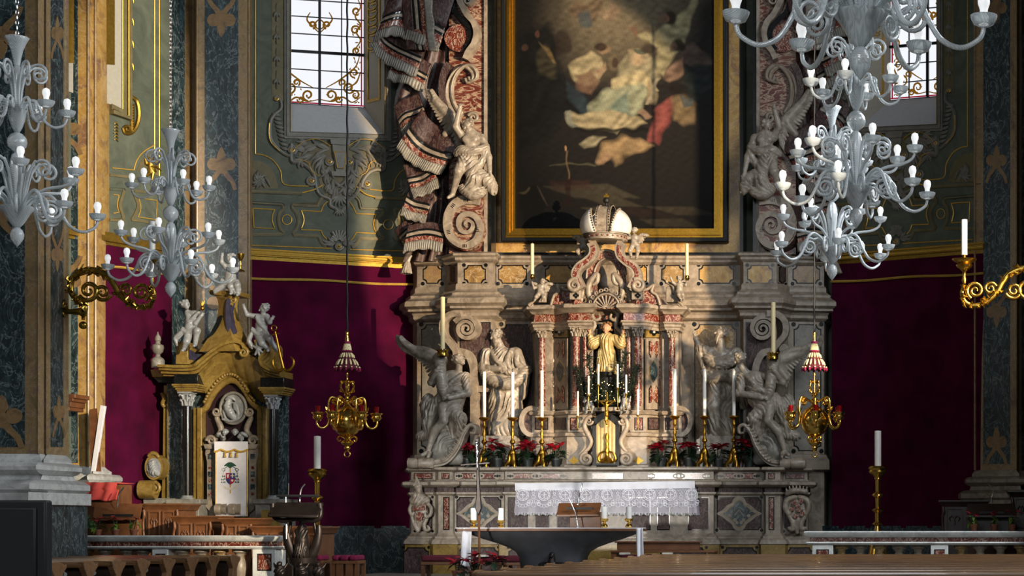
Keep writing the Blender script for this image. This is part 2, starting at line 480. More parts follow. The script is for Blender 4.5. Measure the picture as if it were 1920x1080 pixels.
def flank(m, side, wn):
    mb = MB()
    mb.slab([[(440, -320), (776, -320), (776, 1110), (440, 1110)], [(546, -300), (720, -300), (720, 252), (546, 247)]], m, -.12, 0)
    wall = struct('wall_apse_'+side, mb, M['stucco_green'])
    # window: pane plane is set back, jambs and sill splayed
    win = tag(bpy.data.objects.new('window_%d' % wn, None), kind='structure'); col.objects.link(win); win.location = m(635, 250, 0)
    loops0 = [(546, -300), (720, -300), (720, 252), (546, 247)]
    loops1 = [(538, -300), (691, -300), (691, 188), (538, 179)]
    for nm, i, mt in (('jamb', 1, 'plaster_jamb'), ('sill', 2, 'plaster_white'), ('jamb', 3, 'plaster_jamb')):
        a, b = i, (i+1) % 4
        part(nm, MB().add([m(*loops0[a], 0), m(*loops0[b], 0), m(*loops1[b], -.62), m(*loops1[a], -.62)], [(0, 1, 2, 3)]), M[mt], win)
    # jamb inlay of gilt relief on the deep reveal
    jm = MB()
    def J(u, v):   # u across the jamb, v image y
        a = m(720, v, 0); b = m(691, v*.985-2, -.62)
        return tuple(a[k]+(b[k]-a[k])*u for k in range(3))
    def Jm(px, py, h=0):
        p = J(px, py); return (p[0]-h*.7, p[1]-h*.7, p[2])
    Jm.s = .009
    jm.slab([[(.18, -90), (.82, -90), (.82, 186), (.18, 186)], [(.24, -84), (.76, -84), (.76, 180), (.24, 180)]], Jm, 0, .015)
    for k in range(11):
        y = -70+15*k
        jm.tube([Jm(.5+.22*math.cos(a), y+6*math.sin(a), .02) for a in np.linspace(0, 5.2, 9)], .012, 5)
        jm.tube([Jm(.5-.2*math.cos(a), y+7+4*math.sin(a), .02) for a in np.linspace(0, 5.2, 9)], .01, 5)
    part('jamb_relief', jm, M['gilt_dull'], win)
    def row(y, x): return y+(x-546)*.065
    xs = [538, 606, 648, 691]; ys = [-148, -115, -82, -51, -20, 12, 45, 79, 113, 147, 179]
    for j in range(len(ys)-1):
        for i in range(3):
            g = 1.0
            part('pane', MB().slab([(xs[i]+g, row(ys[j]+g, xs[i])), (xs[i+1]-g, row(ys[j]+g, xs[i+1])), (xs[i+1]-g, row(ys[j+1]-g, xs[i+1])), (xs[i]+g, row(ys[j+1]-g, xs[i]))], m, -.66, -.63), M['window_glass'], win)
    bars = MB()
    bars.slab(band([(606, -300), (606, 182)], 5), m, -.64, -.59); bars.slab(band([(648, -300), (648, 184)], 2), m, -.64, -.61)
    bars.slab(band([(538, row(79, 538)), (691, row(79, 691))], 5), m, -.64, -.59)
    for y in ys:
        bars.slab(band([(538, row(y, 538)), (691, row(y, 691))], 1.6), m, -.64, -.61)
    part('glazing_bar', bars, M['iron_black'], win)
    rd = MB(); rd.slab(band([(686, -300), (686, 186)], 2.4), m, -.63, -.615); rd.slab(band([(538, 176), (691, 185)], 2.4), m, -.63, -.615)
    part('border_glass', rd, M['window_red'], win)
    sc = MB(); rnd = random.Random(4)
    def curl(x, y, r, a0, turns, w=1.6):
        sc.ptube(spiral(x, y, r, r*.25, a0, turns, 16), m, [w, w*1.3, w*.5], 4, -.615, flat=.3)
    for s_ in (-1, 1):
        q = lambda x: 606+s_*(x-606)
        for pts in ([(606, 172), (630, 176), (650, 168), (668, 178), (684, 168)], [(618, 150), (640, 138), (662, 122), (676, 108), (682, 90)],
                    [(682, 90), (674, 78), (684, 60), (676, 44), (684, 30), (674, 14), (684, -4), (676, -24)], [(660, 150), (676, 140), (684, 120)], [(606, 46), (618, 34), (630, 20), (624, 6)], [(606, 40), (596, 30), (606, 18)]):
            if s_ < 0: pts = [(q(x), y) for x, y in pts]
            sc.ptube(spl(pts, 5), m, [.8, 1.8, .8], 4, -.615, flat=.3)
        for (x, y, r, a, t) in ((628, 164, 11, 90, -1.3), (662, 150, 12, 20, 1.4), (674, 164, 9, 200, 1.3), (672, 122, 9, 80, 1.3), (676, 80, 8, 30, 1.4), (674, 40, 9, 0, -1.4), (620, 30, 8, 100, 1.2), (676, 4, 8, 60, 1.2), (642, 172, 7, 0, 1.2), (650, 140, 7, 120, 1.2)):
            curl(q(x), y, r, a if s_ > 0 else 180-a, t*s_)
        for k in range(46):
            x = 614+rnd.random()*70; y = 108+rnd.random()*72
            if rnd.random() < .35: x = 668+rnd.random()*16; y = -30+rnd.random()*150
            if y < 190-abs(x-606)*.9-8 and x < 660: continue
            a = rnd.random()*6.28; l = 3+rnd.random()*5
            sc.ptube([(q(x), y), (q(x)+math.cos(a)*l*.5, y+math.sin(a)*l*.3), (q(x)+math.cos(a)*l, y+math.sin(a)*l)], m, [.4, 1.5, .3], 4, -.615, flat=.3)
    part('scrollwork', sc, M['window_amber'], win)
    # moulded stone frame of the window
    fr = MB()
    for o0, o1, h in ((0, 4, .03), (4, 9, .06), (9, 13, .035)):
        fr.slab([[(546-o1, -310), (720+o1, -310), (720+o1, 252+o1), (546-o1, 247+o1)], [(546-o0, -309), (720+o0, -309), (720+o0, 252+o0), (546-o0, 247+o0)]], m, 0, h)
    part('window_frame', fr, M['stucco_grey'], win)
    gl = MB()
    for o in (1, 8):
        gl.ptube([(546-o, -310), (546-o, 247+o), (720+o, 252+o), (720+o, -310)], m, .8, 6, .045)
    part('gilt_bead', gl, M['gilt_dull'], win)
    # ---- stucco relief on the wall
    g = MB()      # bright gilt fillets
    T = lambda pts, r=1.1, h=.012: g.ptube(pts, m, r, 6, h)
    T(spl([(479, -310), (479, 120), (479, 288)], 2)+spl([(479, 289), (494, 291), (512, 301), (526, 321), (533, 346), (579, 349)], 4))
    T(spl([(693, 355), (734, 358), (740, 340), (748, 326), (762, 314)], 4))
    T([(474, 391), (515, 393)]+spl([(515, 393), (510, 410), (515, 429)], 5)+[(476, 427), (474, 391)])
    T([(565, 395), (602, 397)]+spl([(602, 397), (607, 384), (618, 376)], 4)+spl([(655, 378), (662, 388), (668, 401)], 4)+[(705, 402)]+spl([(705, 402), (700, 420), (705, 438)], 4)+[(668, 436)]+spl([(668, 436), (662, 446), (656, 453)], 3))
    T([(565, 395)]+spl([(565, 395), (570, 413), (564, 431)], 4)+[(602, 432)]+spl([(602, 432), (606, 442), (613, 449)], 3))
    T([(753, 404)]+spl([(753, 404), (757, 420), (753, 439)], 4)+[(768, 441)])
    T(circ(538, 412, 9, 18)+[(547, 412)], .8); T(circ(728, 421, 9, 18)+[(737, 421)], .8)
    T([(467, 460), (622, 466)]); T([(656, 468), (770, 471)])
    part('gilt_fillet', g, M['gold_leaf'], wall)
    o = MB()      # olive mouldings and grounds
    for pts in (spl([(440, 379), (467, 380), (530, 384)], 3)+spl([(530, 384), (531, 392), (524, 400), (522, 413), (525, 428), (531, 436)], 4)+[(531, 439), (467, 440), (440, 440)],
                [(548, 384), (595, 386)]+spl([(595, 386), (603, 372), (615, 364)], 4),
                spl([(548, 384), (549, 392), (556, 400), (560, 413), (556, 428), (550, 437)], 4)+[(551, 441), (597, 443)]+spl([(597, 443), (604, 456), (612, 462)], 4),
                spl([(660, 365), (672, 375), (676, 391)], 4)+[(718, 393)]+spl([(718, 393), (716, 402), (708, 410), (706, 422), (710, 438), (718, 446)], 4)+[(718, 449), (675, 447)]+spl([(675, 447), (668, 458), (660, 464)], 3),
                [(770, 394), (739, 393)]+spl([(739, 393), (740, 402), (748, 410), (750, 422), (746, 438), (739, 446)], 4)+[(740, 449), (770, 450)]):
        o.slab(band(pts, 6), m, 0, .018); o.slab(band(pts, 2.4), m, 0, .03)
    for a, b in (((440, 358), (566, 363)), ((703, 371), (775, 374))):
        o.slab(band([a, b], 6), m, 0, .03); o.slab(band([a, b], 3), m, 0, .045)
    o.slab([(440, 300), (467, 301), (486, 302), (505, 312), (517, 330), (522, 354), (440, 354)], m, 0, .008)
    o.slab([(745, 368), (750, 350), (758, 335), (775, 324), (775, 370)], m, 0, .008)
    o.slab(spl([(560, 268), (590, 270), (635, 266), (680, 272), (712, 274), (706, 310), (680, 330), (668, 352), (650, 372), (635, 382), (618, 370), (602, 350), (594, 328), (566, 306)], 4, True), m, 0, .008)
    o.rect(510, -310, 532, 190, m, 0, .006)
    part('olive_moulding', o, M['stucco_olive'], wall)
    r = MB()      # grey-green modelled stucco ornament
    def leaf(x, y, a, l, w=3.0, c=.35):
        p = []
        for i in range(6):
            t = i/5; an = a+c*t*2
            p.append((x, y, 2*math.sin(t*3))); x += math.cos(an)*l/5; y += math.sin(an)*l/5
        r.ptube(p, m, [w*.5, w, w*.9, w*.25], 6, .02, flat=.6)
    def vol(x, y, rr, a0, t, w=2.5): r.ptube(spiral(x, y, rr, rr*.15, a0, t, 22), m, [w, w, w*.5], 6, .025)
    rnd2 = random.Random(8)
    for cx, cy in ((488, 334), (762, 346)):
        for k in range(11):
            a = -2.4+k*.48; leaf(cx-4, cy+4, a, 13+rnd2.random()*7, 3.2, .5)
        vol(cx-6, cy, 7, 0, 1.3); leaf(cx+8, cy-2, .9, 22, 2.4, .2)
    r.ptube(spl([(547, 270), (547, 302), (560, 304), (575, 312), (588, 326), (592, 346)], 4), m, [4, 4, 3.2], 6, .02); vol(583, 339, 9, 30, 1.6, 2.8)
    r.ptube(spl([(720, 274), (720, 316), (706, 318), (692, 324), (680, 340), (678, 352)], 4), m, [4, 4, 3.2], 6, .02); vol(688, 345, 9, 150, -1.6, 2.8)
    r.ptube(spl([(592, 345), (596, 360), (604, 368), (618, 374), (619, 386), (630, 392), (636, 400), (644, 392), (652, 386), (652, 378), (664, 368), (672, 356), (676, 344)], 4), m, 3.2, 6, .02)
    r.slab([(622, 268), (652, 269), (650, 288), (646, 326), (630, 325), (624, 288)], m, 0, .06); r.slab([(626, 286), (648, 287), (644, 318), (632, 317)], m, .05, .085)
    r.slab([(618, 262), (656, 264), (654, 274), (620, 272)], m, 0, .09); r.slab([(620, 322), (650, 324), (648, 332), (622, 331)], m, 0, .08)
    vol(617, 303, 8, 0, 1.8, 3); vol(655, 304, 8, 180, -1.8, 3)
    for s_ in (-1, 1):
        for (x, y, a, l) in ((20, 280, -.2, 40), (26, 292, .3, 34), (30, 300, .9, 30), (18, 312, 1.2, 30), (24, 324, 1.5, 26), (44, 276, .2, 32), (52, 290, .5, 30), (64, 284, -.5, 26), (12, 336, 1.7, 30), (8, 350, 1.6, 26), (70, 296, .9, 22), (60, 272, -.6, 22), (34, 318, 2.2, 16), (76, 280, .1, 18), (16, 346, .7, 18), (22, 356, 2.4, 16)):
            for d in (-.35, 0, .4):
                aa = a+d; leaf(636+s_*x, y, aa if s_ > 0 else math.pi-aa, l*(1-.3*abs(d)), 3.4, .45*s_*(1 if rnd2.random() < .7 else -1))
    for k in range(7):
        leaf(635, 366, math.pi/2+(k-3)*.35, 22, 3, 0)
    for k in range(5): leaf(636, 392, math.pi/2+(k-2)*.4, 14, 2.6, 0)
    # lower left and right scroll of the window surround
    for s_, x0 in ((-1, 0), (1, 0)):
        X = lambda x: x if s_ < 0 else 1268-x
        dy = 0 if s_ < 0 else 10
        r.ptube([(X(x), y+dy) for x, y in spl([(518, 180), (526, 190), (527, 204), (516, 214), (508, 226), (506, 246), (508, 262), (520, 278), (540, 292), (556, 284)], 5)], m, [2, 3.4, 3.4, 2.6], 6, .025)
        vol(X(518), 186+dy, 5, 0, 1.3*s_, 2); vol(X(547), 282+dy, 9, 60, 1.5*s_, 2.6)
        for k in range(9):
            y = 212+k*8; leaf(X(511+k*2), y+dy, (.6 if s_ < 0 else 2.5), 16, 3, .4*s_)
    # strings of husks beside the window
    for k in range(9):
        y = 170-42*k
        for d in (-.65, 0, .65): leaf(519, y-22, math.pi/2+d, 12, 2.6, -d*.3)
        leaf(519, y-12, math.pi/2, 10, 1.6, 0); leaf(519, y-38, math.pi/2, 16, .9, 0)
    # shell at the foot
    for k in range(9):
        a = math.radians(-150+15*k); l = 24 if 1 < k < 7 else 18
        r.ptube([(635+math.cos(a)*5, 456+math.sin(a)*6), (635+math.cos(a)*l*.6, 456+math.sin(a)*l*.6), (635+math.cos(a)*l, 456+math.sin(a)*l)], m, [1.2, 2.4, 2.8], 6, .03)
    for s_ in (-1, 1):
        for a, l in ((.3, 24), (.0, 26), (-.5, 16), (.7, 14)): leaf(635+s_*8, 456, a if s_ > 0 else math.pi-a, l, 3, -.3*s_)
    vol(635, 462, 8, 0, 1.2, 3)
    part('stucco_ornament', r, M['stucco_grey'], wall)
    h = MB()      # gilt highlights riding on the ornament
    for cx, cy, rr in ((617, 303, 3), (655, 304, 3), (583, 339, 3), (688, 345, 3), (518, 186, 2.4), (547, 282, 3), (635, 462, 3)):
        h.ptube(spiral(cx, cy, rr+1.5, .6, 0, 1.2, 12), m, .9, 5, .05)
    h.ptube([(626, 286), (648, 287), (644, 318), (632, 317), (626, 286)], m, .8, 5, .088)
    h.ptube(spl([(505, 232), (504, 250), (508, 268), (524, 284)], 4), m, .8, 5, .055); h.ptube(spl([(763, 232), (764, 256), (758, 278), (744, 294)], 4), m, .8, 5, .055)
    for s_ in (-1, 1):
        h.ptube([(636+s_*x, y) for x, y in spl([(16, 275), (40, 262), (66, 266), (84, 280)], 4)], m, .7, 5, .05)
        h.ptube([(636+s_*x, y) for x, y in spl([(40, 330), (52, 322), (58, 306), (76, 300)], 4)], m, .7, 5, .05)
    h.ptube(spl([(566, 362), (588, 356), (604, 348)], 4), m, 1.4, 6, .03); h.ptube(spl([(703, 370), (684, 364), (668, 350)], 4), m, 1.4, 6, .03)
    part('gilt_highlight', h, M['gold_leaf'], wall)
    # gilded cornice
    c = MB()
    for y0, y1, hh in ((466, 472, .05), (472, 480, .09), (480, 487, .05), (487, 492, .02)):
        c.slab([(440, y0-1.6), (800, y0+19.6), (800, y1+19.6), (440, y1-1.6)], m, 0, hh)
    part('cornice', c, M['gilt_dull'], wall)
    c = MB(); c.ptube([(440, 474), (800, 496)], m, 2.6, 8, .09); c.ptube([(440, 467), (800, 489)], m, 1.3, 6, .06)
    part('cornice_bead', c, M['gold_leaf'], wall)
    return wall
flank(FL, 'left', 1)
flank(FRm, 'right', 2)

def hanging(m, x0, x1, ytop, ybot, label, cordy, slope, seed, dado=True):
    def fn(u, v):
        x = x0+(x1-x0)*u; y0 = ytop+(x-x0)*slope
        y = y0+(ybot-y0)*v
        hh = .05+.012*math.sin(x*.09+seed)*v+.008*math.sin(x*.23+2*seed)*v
        return m(x, y, hh)
    mb = MB(); mb.grid(fn, 60, 16)
    o = part('wall_hanging', mb, M['velvet_crimson'], None, 60)
    tag(o, label, 'wall hanging', 'crimson velvet wall hangings')
    cd = MB(); pts = [(x0+(x1-x0)*i/40, cordy+(x1-x0)*i/40*slope*.75+1.2*math.sin(i*.16*math.pi/2)) for i in range(41)]
    cd.ptube(pts, m, 2.0, 6, .085)
    for i in range(0, 160):
        t = i/160; x = x0+(x1-x0)*t; y = cordy+(x-x0)*slope*.75+1.2*math.sin(t*40*.16*math.pi/2)
        cd.ptube([(x-1.2, y-2, 0), (x, y, 2.2), (x+1.2, y+2, 0)], m, .7, 4, .085)
    part('cord', cd, M['gold_thread'], o, label='twisted gold cord')
    return o
hanging(FL, 440, 777, 486, 990, 'crimson velvet hanging between pilaster and altar, left of the altar', 521, .055, 1.0)
hanging(FRm, 440, 777, 486, 990, 'dark crimson velvet hanging between altar and right pilaster', 523, .055, 2.2)
hanging(SB, 150, 318, 452, 960, 'crimson velvet hanging on the side bay beside the marble pillars', 494, .17, 3.1)
dd = MB(); dd.slab([(440, 986), (800, 986), (800, 1120), (440, 1120)], FL, 0, .06); dd.slab([(440, 986), (800, 986), (800, 1120), (440, 1120)], FRm, 0, .06)
struct('trim_1', dd, M['marble_green'])

# ---- left choir side bay wall with its window seen edge-on
sb = MB(); sb.slab([(120, -320), (318, -320), (318, 1110), (120, 1110)], SB, -.1, 0)
sbw = struct('wall_choir_left', sb, M['stucco_green'])
g = MB()
g.ptube([(289, -310), (289, 300)], SB, 1.3, 6, .01); g.ptube([(298, -310), (298, 1)], SB, 1.3, 6, .01)
g.ptube([(298, 1), (298, 330)], SB, 1.1, 6, .01)
g.ptube([(210, 315), (250, 319)]+spl([(250, 319), (256, 300), (268, 285), (289, 272)], 4), SB, 1.1, 6, .012)
g.ptube([(212, 365), (222, 366)]+spl([(222, 366), (219, 384), (222, 398)], 4)+[(212, 400)], SB, 1.0, 6, .012)
g.ptube([(259, 371), (293, 376), (293, 412), (258, 407)]+spl([(258, 407), (263, 390), (259, 371)], 4), SB, 1.0, 6, .012)
part('gilt_fillet', g, M['gold_leaf'], sbw)
o = MB()
for pts in ([(205, 354), (232, 356)]+spl([(232, 356), (228, 370), (224, 384), (228, 400), (232, 414)], 4)+[(205, 412)], [(300, 362), (248, 358)]+spl([(248, 358), (254, 372), (258, 386), (252, 402), (246, 412)], 4)+[(300, 420)], [(205, 328), (262, 334), (300, 340)]):
    o.slab(band(pts, 5), SB, 0, .02)
o.slab([(256, 320), (262, 304), (274, 290), (300, 282), (300, 330)], SB, 0, .008)
part('olive_moulding', o, M['stucco_olive'], sbw)
r = MB(); rnd3 = random.Random(3)
for k in range(14):
    a = -2.6+k*.35; l = 14+rnd3.random()*12
    r.ptube([(278, 312, 0), (278+math.cos(a)*l*.4, 312+math.sin(a)*l*.6, 1.5), (278+math.cos(a+.5)*l, 312+math.sin(a+.5)*l, 1)], SB, [1.5, 3.4, .8], 6, .02)
for k in range(10):
    y = -10+k*42
    if y > 140: break
    for d in (-4, 0, 4): r.ptube([(245, y), (245+d*.7, y+8), (245+d, y+16)], SB, [1, 2, .6], 6, .02)
r.ptube(spl([(245, 152), (240, 166), (243, 180), (254, 190), (258, 214), (254, 236), (244, 250), (232, 250), (228, 240)], 5), SB, [2, 3.4, 4, 3, 2], 6, .03)
for k in range(10):
    r.ptube([(250, 196+k*5, 0), (246, 200+k*5, 2), (243, 208+k*5, 0)], SB, [1, 2.6, .6], 6, .02)
r.ptube(spiral(236, 242, 9, 1.5, 20, 1.6), SB, 2.4, 6, .03)
for k in range(6): r.ptube([(212, 232+k*6, 0), (216, 230+k*6, 1.5), (220, 236+k*6, 0)], SB, [.8, 1.6, .8], 6, .02)
part('stucco_ornament', r, M['gilt_dull'], sbw)
c = MB()
for y0, y1, hh in ((438, 446, .06), (446, 456, .11), (456, 462, .05)):
    c.slab([(120, y0-16), (318, y0+18), (318, y1+18), (120, y1-16)], SB, 0, hh)
part('cornice', c, M['gilt_dull'], sbw)
wn3 = tag(bpy.data.objects.new('window_3', None), kind='structure'); col.objects.link(wn3); wn3.location = SB(225, 220)
j = MB(); j.slab([(120, -320), (226, -320), (226, 205), (205, 196), (120, 170)], SB, .0, .03)
part('jamb', j, M['plaster_jamb'], wn3)
j = MB(); j.slab([(120, -320), (212, -320), (212, 122), (120, 118)], SB, .03, .04); part('jamb_relief', j, M['gilt_dull'], wn3)
j = MB(); j.slab([(226, -320), (234, -320), (234, 218), (205, 206), (205, 196), (226, 205)], SB, 0, .06); j.slab([(234, -320), (240, -320), (240, 226), (205, 214), (205, 206), (234, 218)], SB, 0, .1)
part('window_frame', j, M['stucco_olive'], wn3)
j = MB(); j.ptube([(234, -320), (234, 218), (205, 206)], SB, 1.4, 6, .09); j.ptube([(226, -320), (226, 205), (205, 196)], SB, 1.2, 6, .05); part('gilt_bead', j, M['gilt'], wn3)

# ---- pilasters and pillars with inlaid panels
def fleur(mb, m, cx, cy, s, up=True, sx=1.0, h=.008):
    d = -1 if up else 1
    q = lambda x, y: (cx+x*s*sx, cy+d*y*s)
    mb.slab([q(*p) for p in spl([(0, 40), (7, 28), (8, 18), (0, 6), (-8, 18), (-7, 28)], 3, True)], m, 0, h)
    for e in (-1, 1):
        mb.slab([q(e*x, y) for x, y in circ(15, 8, 12, 14)], m, 0, h)
        mb.slab([q(e*x, y) for x, y in band(spl([(2, 6), (8, -10), (20, -24), (26, -40)], 4), 11, 7)], m, 0, h)
    mb.slab([q(*p) for p in circ(0, 2, 12, 14)], m, 0, h*1.15)
BASEP = [(0, 2.16), (.02, 2.13), (.05, 2.09), (.05, 2.05), (.12, 2.04), (.16, 2.0), (.16, 1.95), (.12, 1.91), (.07, 1.89), (.09, 1.83), (.18, 1.82), (.25, 1.77), (.25, 1.70), (.2, 1.66), (.26, 1.66), (.26, 1.51), (.0, 1.51)]
def pier(name, pts, panels, label, dado='marble_green', base='stone_cream', body='marble_yellow'):
    """pts: plan points (px, D) left to right; panels: list of (i, [(x0,x1)...]) green inlays on face i with fleurs"""
    path = [plan(*p) for p in pts]
    mb = MB(); mb.sweep(path, [(0, 1.5), (0, 16)], cap=False)
    root = struct(name, mb, M[body])
    b = MB(); b.sweep(path, BASEP, cap=False); part('pier_base', b, M[base], root, 40)
    d = MB(); d.sweep(path, [(.22, 0), (.22, 1.51)], cap=False); part('pier_dado', d, M[dado], root)
    gp = MB(); fm = MB(); ed = MB()
    for i, x0, x1, y0, y1, fl_, sx, s in panels:
        m = wallmap(pts[i], pts[i+1])
        gp.rect(x0, y0, x1, y1, m, 0, .006)
        for cx, cy, up in fl_: fleur(fm, m, cx, cy, s, up, sx, .012)
    part('green_panel', gp, M['marble_green'], root); part('fleur_inlay', fm, M['marble_inlay'], root)
    for i in range(1, len(pts)-1):
        x, y = path[i]
        ed.tube([(x, y-.005, 2.16), (x, y-.005, 16)], .02, 6)
    part('edge_bead', ed, M['marble_mauve'], root)
    return root
pier('wall_left_pier', [(300, 30.0), (362, 30.75), (370, 30.45), (467, 30.75), (480, 31.3)],
     [(0, 322, 346, -320, 900, [], 1, 1), (2, 384, 447, -320, 868, [(415, 30, False), (415, 316, True), (415, 560, False)], 1, 1.0)], '', body='marble_mauve')
pier('wall_right_pier', [(1812, 31.2), (1828, 30.32), (1905, 29.95), (1906, 30.6), (1990, 29.3)],
     [(1, 1844, 1894, -320, 870, [(1869, 8, False), (1869, 308, True), (1869, 578, False), (1869, 836, True)], .8, .9), (3, 1916, 1980, -320, 900, [], 1, 1)], '', body='marble_mauve')
pier('wall_left_pier_nave', [(-260, 23.4), (73, 23.4), (88, 23.6), (88.5, 23.55), (126, 24.07), (60, 24.85)],
     [(0, -260, 47, -320, 838, [(2, 62, False), (-2, 410, True), (4, 790, True)], 1.15, 1.25), (3, 95, 118, -320, 838, [(106, 70, True), (106, 470, False), (109, 780, True)], .42, 1.0)], '', base='stone_white', body='marble_mauve')
pier('wall_left_pier_choir', [(60, 28.4), (166, 28.4), (179, 28.62), (179.5, 28.57), (209, 29.1), (205, 30)],
     [(0, 90, 146, -320, 868, [(118, 250, True), (118, 520, False)], 1.3, 1.0), (3, 184, 203, -320, 868, [(193, 232, True), (193, 720, False), (193, 850, True)], .42, .8)], '', base='stone_white')

# added just outside the frame: this pier blocks the beam from the altar's right half
pr = MB(); pr.box(6.78, 9.2, 24.6, 26.6, 0, 16); o = struct('wall_right_beam_blocker', pr, M['marble_mauve'], bevel=.03)
b_ = MB(); b_.box(6.74, 9.24, 24.56, 26.64, 0, 1.5); part('pier_dado', b_, M['marble_green'], o); b_ = MB(); b_.box(7.1, 8.9, 24.585, 24.61, 2.2, 15.5); part('green_panel', b_, M['marble_green'], o)
pr = MB(); pr.box(7.6, 9.0, 26.6, 31.5, 0, 16); struct('wall_choir_right_added', pr, M['stucco_green'])  # choir wall also added, unseen; closes the side behind the blocking pier
# ================================================================ RETABLE BEHIND THE HIGH ALTAR
def zz(y, D): return CZ+(HY-y)*D/F
def axp(D): return VX-CX*F/D
def MIR(D):
    f0 = front(D); a = axp(D)
    def m(px, py, h=0.0): return f0(2*a-px, py, h)
    m.s = D/F
    return m
def loft(mb, A, B):
    """closed ring of world points A joined to ring B"""
    n = len(A)
    return mb.add(list(A)+list(B), [(i, (i+1) % n, n+(i+1) % n, n+i) for i in range(n)])
class Inlay:
    """collects dark outlines in one part and makes every coloured plate a part of its own"""
    def __init__(s, root, name='inlay_panel'): s.root = root; s.k = MB(); s.name = name
    def panel(s, m, x0, y0, x1, y1, c, mat, dots=0, h=.004, gap=2.0, edge=3.0):
        o = cham(x0, y0, x1, y1, c) if c else [(x0, y0), (x1, y0), (x1, y1), (x0, y1)]
        i = cham(x0+gap, y0+gap, x1-gap, y1-gap, c) if c else [(x0+gap, y0+gap), (x1-gap, y0+gap), (x1-gap, y1-gap), (x0+gap, y1-gap)]
        s.k.slab(o, m, 0, h)
        part(s.name, MB().slab(i, m, 0, h+.004), M[mat], s.root)
        if dots:
            for x, y in ((x0, y0), (x1, y0), (x1, y1), (x0, y1)): s.k.slab(circ(x, y, dots, 12), m, 0, h)
    def poly(s, m, pts, mat, gap=0, h=.004, black=None):
        if black: s.k.slab(black, m, 0, h)
        part(s.name, MB().slab(pts, m, 0, h+.004), M[mat], s.root)
    def dot(s, m, x, y, r): s.k.slab(circ(x, y, r, 12), m, 0, .006)
    def done(s): part('black_inlay', s.k, M['marble_black'], s.root)

RP = [(768, 32.3), (782, 31.75), (836, 31.62), (858, 31.25), (924, 31.2), (930, 31.55), (1388, 31.55), (1394, 31.2), (1456, 31.2), (1478, 31.55), (1545, 31.65), (1553, 32.3)]
rpath = [plan(*p) for p in RP]
ret = thing('retable', 'tall cream marble retable with inlaid panels behind the altar statues', 'retable', (0, 31.6, .46))
DR = 31.4
b = MB(); b.sweep(rpath, [(0, .46), (0, zz(481, DR))], cap=False)
b.add([(x, y, zz(482, DR)) for x, y in rpath], [tuple(range(len(rpath)))])
part('retable_body', b, M['stone_cream'], ret)
def Zp(lst, D=DR): return [(o, zz(y, D)) for o, y in lst]
b = MB(); b.sweep(rpath, Zp([(0, 476), (.05, 476), (.1, 479), (.1, 483), (.06, 486), (.06, 490), (.03, 493), (0, 495)])); part('retable_cap', b, M['stone_cream'], ret, 30)
b = MB(); b.sweep(rpath, Zp([(0, 534), (.02, 534), (.04, 538), (.04, 545), (.08, 549), (.12, 552), (.12, 556), (.16, 560), (.21, 563), (.23, 567), (.23, 573), (.17, 578), (.17, 582), (.1, 585), (.07, 590), (.07, 595), (.02, 600), (0, 601)])); part('retable_cornice', b, M['stone_cream'], ret, 30)
b = MB(); b.sweep(rpath, Zp([(0, 850), (.04, 852), (.06, 858), (.1, 862), (.1, 880), (0, 884)])); part('retable_plinth', b, M['stone_cream'], ret, 30)
IN = Inlay(ret)
segm = [wallmap(RP[i], RP[i+1]) for i in range(len(RP)-1)]
# attic panels: breccia plates with dark outline and dots at the corners
for i, x0, x1, mt in ((1, 793, 829, 'marble_mauve'), (2, 843, 854, 'marble_dull_red'), (3, 870, 911, 'amber_marble'),
                      (5, 934, 988, 'amber_marble'), (5, 1022, 1074, 'marble_yellow'), (5, 1200, 1213, 'marble_yellow'), (5, 1240, 1282, 'amber_marble'), (5, 1310, 1376, 'marble_yellow'),
                      (7, 1401, 1449, 'marble_yellow'), (8, 1460, 1473, 'marble_dull_red'), (9, 1486, 1538, 'marble_mauve')):
    IN.panel(segm[i], x0, 497, x1, 532, min(7, (x1-x0)*.28), mt, 3.6 if x1-x0 > 20 else 2.4)
# lower wall panels behind the saints
for i, x0, x1, mt in ((1, 790, 832, 'stone_grey'), (5, 940, 1002, 'marble_dull_red'), (5, 1302, 1382, 'amber_marble'), (9, 1488, 1540, 'stone_grey')):
    IN.panel(segm[i], x0, 608, x1, 846, 9, mt, 4.4)
for i, x0, x1 in ((3, 862, 920), (7, 1398, 1452)):
    IN.panel(segm[i], x0, 604, x1, 846, 0, 'marble_dull_red')
# console scrolls flanking the saints
def console(m, cx, s_, parent, mat='stone_cream'):
    X = lambda x: cx+s_*(x-880)
    mb = MB()
    mb.slab([(X(x), y) for x, y in band(spiral(880, 618, 25, 3, -150, 2.6, 46, .8), 9, 3)], m, 0, .16)
    mb.slab([(X(x), y) for x, y in band(spl([(872, 590), (852, 592), (838, 606), (838, 628), (850, 644), (860, 658), (862, 668)], 5), 12, 10)], m, 0, .2)
    mb.slab([(X(x), y) for x, y in band(spl([(862, 660), (880, 664), (890, 680), (894, 700), (894, 736), (894, 780), (894, 846)], 5), 13)], m, 0, .16)
    mb.slab([(X(x), y) for x, y in circ(841, 655, 9, 16)], m, 0, .1)
    mb.rect(*((X(884), 724) if s_ > 0 else (X(930), 724)), *((X(930), 736) if s_ > 0 else (X(884), 736)), m, 0, .12)
    part('console_scroll', mb, M[mat], parent, 30, .012)
console(segm[3], 880, 1, ret); console(segm[7], 1432, -1, ret)
IN.done()

